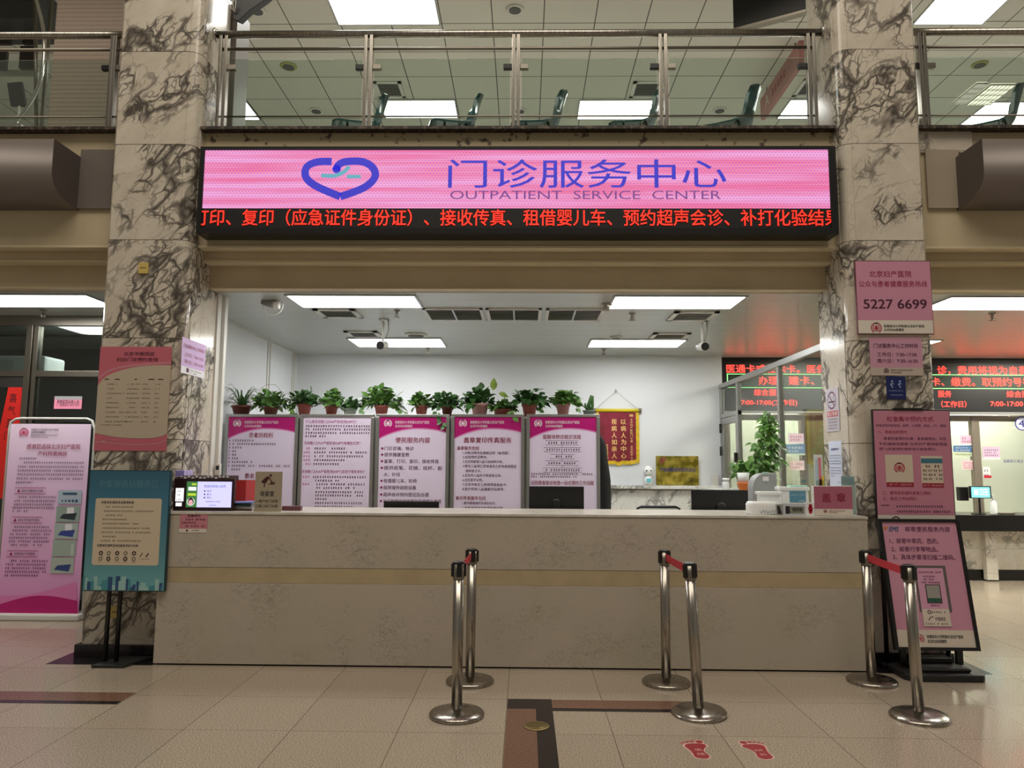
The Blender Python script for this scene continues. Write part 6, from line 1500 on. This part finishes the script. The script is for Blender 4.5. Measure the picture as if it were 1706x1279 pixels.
for i, (b1, c1) in enumerate(((17, 22), (11, 20), (28, 18), (10, 22), (21, 18), (22, 16), (30, 18), (24, 22), (46, 4))):
    y = 640.5 + 7.8 * i
    for x0, x1 in ((178, 178 + b1), (211, 211 + c1), (237, 250), (258, 266)): B.small(m, x0, x1, y, 2.2, 0.005, i)
B.small(m, 171, 206, 708.5, 2, 0.005); m.build('table_lettering', mat('brown_ink', (70, 60, 52), 0.5), t)
m = MB(); B.emblem(m, 178, 735.5, 3, 0.005); B.small(m, 183, 206, 733, 2, 0.005); B.small(m, 183, 203, 736.5, 2, 0.005); m.build('footer_lettering', mat('pale_rose_ink', (214, 160, 168), 0.5), t)

def socket(lb, x0, y0, x1, y1):
    B = front(x0, y0, x1, y1, YQ); t = thing('wall_socket', lb, 'socket', B.p((x0 + x1) / 2, y1), 'yellowed wall sockets on the left pillar')
    B.slab(MB(), x0, y0, x1, y1, 0, 0.012).build('plate', mat('yellowed_plate', (196, 172, 96), 0.45), t, bevel=0.002)
    m = MB(); ym = (y0 + y1) / 2
    for x in (x0 + (x1 - x0) * 0.3, x0 + (x1 - x0) * 0.5, x0 + (x1 - x0) * 0.7): B.slab(m, x - 0.8, ym - 1.5, x + 0.8, ym + 0.8, 0.012, 0.0125)
    m.build('slot', M_BLACK, t)
socket('yellowed wall socket high on the left pillar', 231.5, 438, 248, 456)
socket('yellowed wall socket low on the left pillar between the stand posts', 185, 1009.5, 199.5, 1029)

def sideboard(x0, x1, yt0, yt1, yb0, yb1, X, sgn):
    """board on a pillar's inner face; the four pixel rows are its top/bottom at the near-left and right edges"""
    a, b_ = at(x0, (yt0 + yb0) / 2, x=X), at(x1, (yt1 + yb1) / 2, x=X)
    T = (at(x0, yt0, x=X).z + at(x1, yt1, x=X).z) / 2; Bo = (at(x0, yb0, x=X).z + at(x1, yb1, x=X).z) / 2
    return Board((X, a.y, T), (0, b_.y - a.y, 0), (0, 0, Bo - T), (sgn, 0, 0), (0, 0, 100, 100))
B = sideboard(302, 341, 562, 573, 622, 630, XL, 1)
t = thing('opening_hours_notice', 'lilac opening hours notice on the inner face of the left pillar', 'notice', B.p(50, 100))
B.slab(MB(), 0, 0, 100, 100, 0, 0.003).build('sheet', mat('lilac_sheet', (206, 172, 220), 0.4), t)
B.slab(MB(), 0, 80, 100, 100, 0.003, 0.0036).build('footer', M_WPAPER, t)
m = MB(); B.text(m, '门诊服务中心工作时间', 6, 22, 11, 94, d=0.005, bold=0.01); B.text(m, '工作日：7:00-17:00', 12, 46, 11, 90, d=0.005); B.text(m, '周六日：7:30-16:30', 12, 65, 11, 90, d=0.005); m.build('lettering', M_INKR, t)
m = MB(); B.small(m, 38, 86, 87, 4, 0.005); B.small(m, 38, 62, 94, 4, 0.005); B.disc(m, 26, 89, 6, 0.005, 12, ry=7); m.build('footer_lettering', M_INKP, t)
B = sideboard(292, 321, 783, 783, 794, 793, XL, 1)
t = thing('sticker_strip', 'small purple and white sticker low on the inner face of the left pillar', 'sticker', B.p(50, 100))
B.slab(MB(), 0, 0, 100, 100, 0, 0.002).build('sheet', mat('violet_white', (196, 182, 226), 0.4), t)
B.slab(MB(), 0, 5, 48, 95, 0.002, 0.0028).build('dark_half', mat('deep_violet', (84, 76, 128), 0.4), t)
m = MB(); B.small(m, 55, 96, 30, 16, 0.004); B.small(m, 55, 96, 65, 16, 0.004); m.build('lettering', M_INKP, t)
c = at(363, 788, y=6.30)
B = front(359.5, 773, 367.5, 790, 6.295); m = MB(); B.slab(m, 359.5, 772.5, 367.5, 790, -0.02, 0.02)
t = thing('wall_controller', 'small white controller with a dark display beside the left jamb', 'controller', B.p(363, 790)); m.build('casing', M_WTRIM, t, bevel=0.003)
m = MB(); B.slab(m, 361, 775.5, 366, 782.5, 0.02, 0.0215); m.build('display', M_BLACK, t)

# ------------------------------------------------------------------ signs on the right pillar
B = front(1424.5, 435, 1551, 557.5, YQ)
t = thing('hotline_sign', 'large pink telephone hotline sign at the top of the right pillar', 'sign', B.p(1488, 557.5))
B.slab(MB(), 1424.5, 435, 1551, 557.5, 0, 0.018).build('frame', mat('dark_rose_frame', (110, 66, 72), 0.4), t, bevel=0.002)
B.slab(MB(), 1426, 436.5, 1549.8, 534.5, 0.018, 0.0195).build('pink_face', mat('pink_face', (200, 140, 164), 0.25), t)
B.slab(MB(), 1426, 534.5, 1549.8, 556, 0.018, 0.0195).build('footer', M_GREYW, t)
m = MB(); B.text(m, '北京妇产医院', 1448, 457.5, 10.5, 1518, d=0.021, bold=0.004); B.text(m, '公众与患者健康服务热线', 1430, 474, 10, 1543.5, d=0.021, bold=0.002); m.build('title_lettering', M_INKR, t)
m = MB(); B.text(m, '5227 6699', 1436, 507.5, 15.5, 1541, d=0.021, bold=0.03); m.build('number_lettering', mat('dark_plum_ink', (70, 26, 50), 0.5), t)
m = MB(); B.emblem(m, 1455.5, 547, 8, 0.021); m.build('emblem', mat('crimson_emblem', (170, 30, 66), 0.5), t)
m = MB(); B.text(m, '首都医科大学附属北京妇产医院', 1468, 544, 4.4, 1535, d=0.021, bold=0.02, res=2); B.text(m, '北京妇幼保健院', 1468, 550, 4.4, 1501, d=0.021, bold=0.02, res=2); m.build('footer_lettering', M_INK, t)
B = front(1449, 561.5, 1536.5, 625.5, YQ)
t = thing('opening_hours_sign', 'pale pink opening hours sign below the hotline sign', 'sign', B.p(1492, 625.5))
B.slab(MB(), 1449, 561.5, 1536.5, 625.5, 0, 0.003).build('sheet', mat('mauve_sheet', (196, 146, 168), 0.3), t)
B.slab(MB(), 1449, 612.5, 1536.5, 625.5, 0.003, 0.0035).build('footer', mat('grey_footer', (186, 172, 160), 0.4), t)
m = MB(); B.text(m, '门诊服务中心工作时间', 1456, 576, 7.5, 1529, d=0.005, bold=0.01); B.text(m, '工作日：7:00-17:00', 1461, 590.5, 7, 1527, d=0.005, bold=0.004); B.text(m, '周六日：7:30-16:30', 1460.5, 601, 7, 1528, d=0.005, bold=0.004); m.build('lettering', M_INKP, t)
m = MB(); B.emblem(m, 1475, 618, 4, 0.005); B.text(m, '首都医科大学附属北京妇产医院', 1482, 616.5, 2.6, 1519, d=0.005, res=1); B.text(m, '北京妇幼保健院', 1482, 620.5, 2.4, 1500, d=0.005, res=1); m.build('footer_lettering', M_INKP, t)
B = front(1476.5, 627, 1508.5, 665.5, YQ)
t = thing('blue_sign', 'small navy blue sign with pale pictograms below the opening hours sign', 'sign', B.p(1492, 665.5))
B.slab(MB(), 1476.5, 627, 1508.5, 665.5, 0, 0.006).build('plate', mat('navy_plate', (24, 34, 92), 0.15), t, bevel=0.002)
m = MB()
for ox in (0, 13):
    B.disc(m, 1486 + ox, 635, 1.6, 0.0075, 10); B.stroke(m, [(1486 + ox, 636), (1484.5 + ox, 641), (1486.5 + ox, 646)], 1.8, 0.0075); B.stroke(m, [(1482.5 + ox, 641.5), (1485 + ox, 637.5), (1489 + ox, 640)], 1.1, 0.0075)
B.small(m, 1480, 1504, 651, 1.8, 0.0075); B.small(m, 1483, 1504, 658, 2.4, 0.0075); m.build('pictograms', mat('pale_blue_ink', (150, 170, 214), 0.4), t)

B = sideboard(1378, 1399, 650, 643, 719, 718, XR, -1)
t = thing('no_smoking_sign', 'narrow grey no smoking sign on the inner face of the right pillar', 'sign', B.p(50, 100))
B.slab(MB(), 0, 0, 100, 100, 0, 0.008).build('plate', mat('pale_grey_plate', (196, 190, 200), 0.35), t, bevel=0.001)
m = MB(); pts = [(48 + 33 * math.cos(2 * math.pi * i / 28), 28 + 19 * math.sin(2 * math.pi * i / 28)) for i in range(28)]; B.stroke(m, pts, 4, 0.0092, True); B.stroke(m, [(26, 14), (70, 42)], 4, 0.0092); m.build('prohibition_ring', mat('violet_ring', (110, 50, 96), 0.4), t)
m = MB(); B.slab(m, 25, 30, 72, 33, 0.008, 0.0092); B.stroke(m, [(66, 28), (62, 22), (68, 16)], 2, 0.0092); m.build('cigarette', M_INK, t)
B.slab(MB(), 8, 53, 92, 66, 0.008, 0.009).build('red_band', mat('band_red', (196, 60, 66), 0.4), t)
m = MB(); B.text(m, '禁止吸烟', 12, 59.5, 10, 88, d=0.0102, bold=0.02); m.build('band_lettering', M_WPAPER, t)
m = MB()
for y in (72, 79, 86, 93): B.small(m, 15, 85, y, 3.6, 0.0092, y)
m.build('small_lettering', M_INKP, t)
B = sideboard(1382, 1403, 736, 733, 808, 812, XR, -1)
t = thing('paper_notice', 'white paper notice taped below the no smoking sign', 'notice', B.p(50, 100))
B.slab(MB(), 0, 0, 100, 100, 0, 0.002).build('sheet', mat('bluish_paper', (206, 212, 232), 0.6), t)
m = MB(); B.text(m, '温馨提示', 18, 18, 5.5, 82, d=0.0035, bold=0.02)
for i, y in enumerate((32, 38, 44, 50, 59, 65, 71)): B.small(m, 8, 94, y, 2.8, 0.0035, i)
B.small(m, 12, 40, 77, 2.8, 0.0035); B.small(m, 65, 85, 91, 2.8, 0.0035); m.build('lettering', M_INKB, t)

# pink information board on a black stand, behind the leaning frame
YI = 5.565
B = front(1457, 682, 1587.5, 868, YI); 
t = thing('appointment_board', 'pink appointment information board on a black stand before the right pillar', 'sign stand', (B.p(1500, 0).x, YI, 0))
yb = 880; B.slab(MB(), 1457, 682, 1587.5, yb, -0.025, 0).build('frame', M_BLACK, t, bevel=0.002)
B.slab(MB(), 1458.5, 684, 1586, 858, 0, 0.0015).build('pink_face', mat('appointment_pink', (190, 126, 148), 0.3), t)
B.slab(MB(), 1458.5, 858, 1586, yb - 1, 0, 0.0015).build('footer', M_GREYW, t)
B.slab(MB(), 1493, 679.5, 1541, 683, -0.02, 0.012).build('clip', M_BLACK, t, bevel=0.002)
m = MB(); B.text(m, '检查集中预约方式', 1481, 698, 8.5, 1559, d=0.003, bold=0.002); B.text(m, '一、患者自助预约', 1464.5, 720, 5, 1513, d=0.003, res=2); B.text(m, '二、医院各检查科室窗口预约', 1468, 821.5, 5.6, 1548, d=0.003, res=2); B.text(m, '三、医生工作站预约', 1468, 831, 5.6, 1524, d=0.003, res=2); m.build('title_lettering', M_INKR, t)
m = MB(); B.text(m, '检查项目内容包括：超声、心电图、胎监、CT、核磁', 1462, 709, 4.4, 1579, d=0.003, res=2); B.text(m, '患者检查预约办理：患者缴费后，可在', 1474, 731, 5, 1579, d=0.003, res=2); B.text(m, '手机端微信搜索"北京妇产医院智慧医', 1466, 740, 5, 1580, d=0.003, res=2); B.text(m, '院"→检查预约单即进行自助预约。', 1466, 748.5, 5, 1562, d=0.003, res=2)
B.small(m, 1465, 1482, 842, 2.8, 0.003); B.small(m, 1490, 1567, 843.5, 3.4, 0.003); B.small(m, 1490, 1582, 852, 3.4, 0.003); m.build('body_lettering', M_INKP, t)
m = MB(); B.slab(m, 1475, 758, 1520.5, 804, 0.0015, 0.0025); B.slab(m, 1534, 760, 1570, 805, 0.0015, 0.0025); m.build('white_panels', mat('cream_panel', (206, 190, 174), 0.35), t)
m = MB(); B.slab(m, 1475.5, 804, 1520.5, 811.5, 0.0015, 0.0026); B.slab(m, 1535, 805, 1570.5, 812.5, 0.0015, 0.0026); m.build('red_captions', mat('caption_red', (150, 30, 52), 0.4), t)
m = MB(); B.text(m, '第一步：微信扫码', 1480, 807.8, 3.4, 1517, d=0.004, res=1); B.text(m, '第二步：选择自助预约', 1537, 808.8, 3.4, 1569, d=0.004, res=1); m.build('caption_lettering', mat('pale_rose_ink', (214, 160, 168), 0.5), t)
m = MB(); B.emblem(m, 1498, 780, 8, 0.004); m.build('emblem', mat('crimson_emblem', (170, 30, 66), 0.5), t)
B.slab(MB(), 1534.5, 764, 1570, 772, 0.0025, 0.0032).build('blue_heading', M_TEAL, t)
m = MB()
for r0 in range(3):
    for q in range(4): B.small(m, 1537 + q * 8.6, 1542.5 + q * 8.6, 784 + r0 * 7, 3.4, 0.004, r0)
B.small(m, 1541, 1548, 777, 4, 0.004); B.small(m, 1556, 1565, 777, 4, 0.004)
B.text(m, '首都医科大学附属北京妇产医院', 1500, 867, 5, 1560, d=0.003, res=2); B.emblem(m, 1488, 868, 7, 0.003)
m.build('small_lettering', M_INK, t)
for x in (1467, 1568): a = B.p(x, 800).x; MB().tube([(a, YI + 0.042, 0.02), (a, YI + 0.042, B.p(0, 760).z)], 0.016, 12).build('post', M_BLACK, t)
a, b_ = B.p(1455, 800).x, B.p(1572, 800).x
MB().box(a, b_, YI - 0.01, YI + 0.062, 0, 0.03).build('base', M_BLACKM, t, bevel=0.006)

# leaning black-framed poster stand with a heavy rubber base
p0 = at(1491, 1083, y=5.33); p1 = at(1633, 1083, y=5.33); q0 = at(1462, 864, y=5.50); q1 = at(1607, 866, y=5.50)
U_ = Vector((p1.x - p0.x, 0, 0)); Vv = Vector((0, p0.y - q0.y, p0.z - q0.z)); nn = Vector((0, -1, 0)); nn = (nn - Vv.normalized() * nn.dot(Vv.normalized())).normalized()
O_ = Vector(((p0.x + q0.x) / 2, q0.y, q0.z))
B = Board(O_, U_, Vv, nn, (0, 0, 142, 219))
ax = O_.x + U_.x / 2
t = thing('poster_stand', 'black framed pink poster leaning on a heavy black base at the right', 'poster stand', (ax + 0.05, 5.4, 0))
f = MB()
for a in ((0, 0, 142, 5.5), (0, 213.5, 142, 219), (0, 5.5, 6, 213.5), (136, 5.5, 142, 213.5)): B.slab(f, *a, -0.03, 0.012)
f.build('frame', M_BLACK, t, bevel=0.003)
B.slab(MB(), 6, 5.5, 136, 213.5, -0.02, 0.0).build('pink_face', mat('stand_pink', (196, 138, 160), 0.08, coat=0.6), t)
B.slab(MB(), 6, 186, 136, 213.5, 0, 0.001).build('footer', mat('stand_footer', (206, 194, 180), 0.15), t)
D2 = 0.0025
m = MB(); B.text(m, 'EMS', 17, 17.5, 8.5, 35, d=D2, bold=0.04, shear=0.35); m.build('logo', mat('post_blue', (36, 92, 130), 0.4), t)
m = MB(); B.poly(m, [(9, 14), (16, 13), (15, 16), (12, 18), (10, 20)], D2, 0.0003); m.build('logo_wing', mat('post_orange', (190, 120, 60), 0.4), t)
m = MB(); B.text(m, '邮寄便民服务内容', 46, 17.5, 9, 124, d=D2); B.text(m, '1、邮寄中草药、西药。', 16, 38, 9, 101, d=D2); B.text(m, '2、邮寄行李等物品。', 17, 52, 9, 98, d=D2); B.text(m, '3、具体步骤请扫描二维码。', 18, 65.5, 9, 125, d=D2); m.build('title_lettering', M_INKP, t)
B.slab(MB(), 51, 80, 105, 156, 0, 0.004).build('inner_frame', mat('pewter_frame', (112, 106, 104), 0.3, 0.5), t)
B.slab(MB(), 54, 84, 100, 180, 0.004, 0.0052).build('inner_notice', mat('inner_pink', (204, 150, 176), 0.12), t)
B.slab(MB(), 54, 152, 100, 180, 0.0052, 0.006).build('inner_footer', mat('stand_footer', (206, 194, 180), 0.15), t)
m = MB()
for y, x0, x1 in ((91, 58, 96), (98, 64, 84), (103, 64, 83), (108, 60, 92), (146, 70, 86), (157, 70, 94), (176, 57, 98)): B.small(m, x0, x1, y, 3, 0.0065, y)
B.text(m, '中国邮政', 74, 168, 6.5, 92, d=0.0065, bold=0.01, res=2); B.ring(m, 66, 157, 2.6, 1.4, 0.0065, n=12); B.stroke(m, [(63, 170), (67, 165), (72, 165)], 1.4, 0.0065); m.build('inner_lettering', M_INKP, t)
f = MB(); B.stroke(f, [(66, 112), (90, 112), (90, 142), (66, 142)], 1.8, 0.0065, True); f.build('empty_code_frame', M_INK, t)
B.slab(MB(), 67, 113, 89, 134, 0.0052, 0.0064).build('code_panel', mat('code_grey', (150, 146, 140), 0.3), t)
B.slab(MB(), 67, 134, 89, 141, 0.0052, 0.0064).build('code_footer', mat('code_green', (40, 84, 66), 0.3), t)
m = MB(); B.text(m, '首都医科大学附属北京妇产医院', 56, 196.5, 5.4, 117, d=D2, bold=0.02, res=2); B.text(m, '北京妇幼保健院', 56, 204, 5.4, 88, d=D2, bold=0.02, res=2); m.build('footer_lettering', M_INK, t)
m = MB(); B.emblem(m, 44, 200, 6.5, D2); m.build('emblem', mat('crimson_emblem', (170, 30, 66), 0.5), t)
for x in (27, 123): a = B.p(x, 200); MB().box(a.x - 0.022, a.x + 0.022, 5.44, 5.47, 0.06, a.z + 0.1).build('post', M_BLACK, t)
e0 = at(1500, 1137, z=0); e1 = at(1647, 1137, z=0)
xa, xb = 2.60, e1.x
m = MB(); m.prism([(xa + 0.05, 5.22, 0), (xb - 0.03, 5.22, 0), (xb, 5.26, 0), (xb, 5.50, 0), (xb - 0.05, 5.53, 0), (xa + 0.05, 5.53, 0), (xa, 5.50, 0), (xa, 5.27, 0)], (0, 0, 0.05)); m.build('base', mat('black_rubber', (26, 26, 27), 0.5), t, bevel=0.012)
m = MB(); m.prism([(xa + 0.10, 5.27, 0.05), (xb - 0.08, 5.27, 0.05), (xb - 0.12, 5.51, 0.05), (xa + 0.10, 5.51, 0.05)], (0, 0, 0.03)); m.build('base_hump', mat('black_rubber', (26, 26, 27), 0.5), t, bevel=0.014)
m = MB(); m.box(ax - 0.12, ax + 0.14, 5.40, 5.50, 0.08, 0.115); m.build('foot_bracket', M_BLACK, t, bevel=0.004)

# ------------------------------------------------------------------ belt barriers
SZ = at(762, 931, y=4.555).z
def stanchion(lb, loc, tilt=(0, 0, 0), faces=(0, 90, 180, 270), h=SZ):
    t = thing('barrier_post', lb, 'barrier post', (0, 0, 0), 'belt barrier posts before the counter')
    MB().lathe([(0.155, 0.0), (0.160, 0.004), (0.160, 0.016), (0.152, 0.024), (0.10, 0.034), (0.05, 0.040), (0.034, 0.046)], (0, 0, 0), 40).build('base', M_STEEL, t)
    MB().lathe([(0.0315, 0.042), (0.0315, h - 0.09)], (0, 0, 0), 28).build('pole', M_STEEL, t)
    MB().lathe([(0.033, h - 0.10), (0.035, h - 0.095), (0.035, h - 0.012)], (0, 0, 0), 28).build('head_sleeve', M_STEELD, t)
    MB().lathe([(0.036, h - 0.012), (0.036, h - 0.003), (0.030, h)], (0, 0, 0), 28).build('cap', M_BLACK, t)
    for a in (0, 90, 180, 270):
        q = math.radians(a); d_ = Vector((math.cos(q), math.sin(q), 0)); s_ = Vector((-d_.y, d_.x, 0))
        m = MB(); m.prism([d_ * 0.033 + s_ * 0.016 + Vector((0, 0, h - 0.085)), d_ * 0.044 + s_ * 0.013 + Vector((0, 0, h - 0.085)), d_ * 0.044 - s_ * 0.013 + Vector((0, 0, h - 0.085)), d_ * 0.033 - s_ * 0.016 + Vector((0, 0, h - 0.085))], (0, 0, 0.075))
        m.build('belt_slot', M_BLACK, t)
    t.location = loc; t.rotation_euler = tilt
    return t
def foot(px, py): p = at(px, py, z=0.04); return Vector((p.x, p.y, 0))
S = [('steel barrier post with its base in front, left pair before the counter', foot(761, 1180), (0, 0, 0.2)),
     ('steel barrier post at the counter, left pair', foot(783, 1126), (0, 0.005, 0.3)),
     ('steel barrier post at the counter, middle pair', foot(1110, 1128), (0, 0, 0.5)),
     ('leaning steel barrier post in front, middle pair', foot(1164, 1178), (0, -0.055, 0.5)),
     ('steel barrier post at the counter, right pair beside the leaning poster', foot(1452, 1126), (0, -0.006, 0.55)),
     ('leaning steel barrier post in front of the leaning poster, right pair', foot(1531, 1184), (0, -0.035, 0.5))]
def head(i):
    M_ = Matrix.Translation(S[i][1]) @ Matrix.Rotation(S[i][2][1], 4, 'Y'); return M_ @ Vector((0, 0, SZ - 0.045))
first = stanchion(S[0][0], S[0][1], S[0][2])
for lb, loc, rot in S[1:]: dup(first, loc, rot, lb)
M_BELT = mat('red_webbing', (190, 40, 56), 0.6)
for lb, i, j in (('short red belt between the left pair of barrier posts', 0, 1), ('short red belt between the middle pair of barrier posts', 3, 2), ('short red belt between the right pair of barrier posts', 5, 4)):
    a, b_ = head(i), head(j); d_ = (b_ - a).normalized(); a = a + d_ * 0.046; b_ = b_ - d_ * 0.046; s_ = Vector((-d_.y, d_.x, 0)).normalized() * 0.0012
    m = MB(); rows = []
    for k_ in range(9):
        u = k_ / 8; p = a.lerp(b_, u) - Vector((0, 0, 0.003 * math.sin(math.pi * u)))
        rows.append([p + s_ + Vector((0, 0, 0.024)), p - s_ + Vector((0, 0, 0.024)), p - s_ - Vector((0, 0, 0.024)), p + s_ - Vector((0, 0, 0.024)), p + s_ + Vector((0, 0, 0.024))])
    m.grid(rows, False); tag(m.build('barrier_belt', M_BELT, origin=a.lerp(b_, 0.5)), lb, 'barrier belt', 'red barrier belts')

# ------------------------------------------------------------------ floor: drain cover and footprint stickers
c = at(894, 1210, z=0); c.z = 0.0012
t = thing('floor_cap', 'round brass cap set in the black floor strip', 'floor cap', c)
MB().lathe([(0.074, 0), (0.072, 0.005), (0.060, 0.006)], c, 36).build('rim', mat('dull_brass', (150, 134, 90), 0.35, 0.8), t)
MB().lathe([(0.056, 0.004), (0.052, 0.0066), (0.02, 0.007)], c, 36).build('lid', mat('worn_brass', (128, 112, 70), 0.4, 0.8), t)
def footprint(lb, cx, cy, mir, lines):
    a = at(cx, cy, z=0)
    t = thing('footprint_sticker', lb, 'sticker', (a.x, a.y, 0), 'red footprint stickers on the floor')
    L = 0.17
    out = [(-0.02, -0.135), (0.012, -0.142), (0.034, -0.125), (0.040, -0.09), (0.030, -0.05), (0.028, -0.01), (0.040, 0.03), (0.056, 0.065), (0.052, 0.095), (0.025, 0.108), (-0.02, 0.106), (-0.05, 0.09), (-0.060, 0.062), (-0.052, 0.02), (-0.040, -0.03), (-0.038, -0.08), (-0.036, -0.115)]
    toes = [(0.030, 0.138, 0.020, 0.026), (-0.008, 0.146, 0.012, 0.015), (-0.033, 0.139, 0.010, 0.013), (-0.053, 0.126, 0.009, 0.011), (-0.068, 0.108, 0.008, 0.010)]
    rot = math.radians(-1 if mir > 0 else 8)
    def W(x, y, z): x *= mir; x, y = x * 0.98, y * 0.80; return Vector((a.x + x * math.cos(rot) - y * math.sin(rot), a.y + x * math.sin(rot) + y * math.cos(rot), z))
    def poly(m, pts, z): m.prism([W(x, y, z) for x, y in pts], (0, 0, 0.0004))
    pp = [(p[0], p[1]) for p in smooth(out + [out[0]], 3)][:-1]
    m1 = MB(); m2 = MB(); cxm = sum(p[0] for p in pp) / len(pp); cym = sum(p[1] for p in pp) / len(pp)
    poly(m1, [(cxm + (x - cxm) * 1.14, cym + (y - cym) * 1.06) for x, y in pp], 0.0003); poly(m2, pp, 0.0009)
    for x, y, rx_, ry_ in toes:
        for m_, s_, z in ((m1, 1.35, 0.0004), (m2, 1.0, 0.0010)): poly(m_, [(x + rx_ * s_ * math.cos(2 * math.pi * i / 14), y + ry_ * s_ * math.sin(2 * math.pi * i / 14)) for i in range(14)], z)
    m1.build('pale_outline', mat('pale_pink_vinyl', (226, 186, 176), 0.4), t); m2.build('red_sole', mat('dark_red_vinyl', (150, 32, 42), 0.4), t)
    m = MB()
    ux, uy = W(mir, 0, 0) - W(0, 0, 0), W(0, 1, 0) - W(0, 0, 0)
    for s_, x, y, h, wd in lines:
        o = W(0, y, 0.0018); Bf = Board(o - ux * 0.1 + uy * 0.1, ux * 0.2, -uy * 0.2, (0, 0, 1), (-100, -100, 100, 100)); Bf.text(m, s_, x - wd / 2, 0, h, x + wd / 2, d=0.0)
    m.build('lettering', mat('pale_pink_ink', (232, 190, 180), 0.4), t)
footprint('red left footprint sticker on the floor', 1163, 1249, 1, (('一', -8, 0.06, 8, 44), ('米', 0, 0.0, 36, 40), ('线', 2, -0.07, 36, 40)))
footprint('red right footprint sticker on the floor', 1263, 1250, -1, (('一', 4, 0.06, 8, 40), ('米线', 0, 0.0, 30, 46), ('外', 2, -0.07, 34, 40)))

bpy.data.objects.remove(_to)
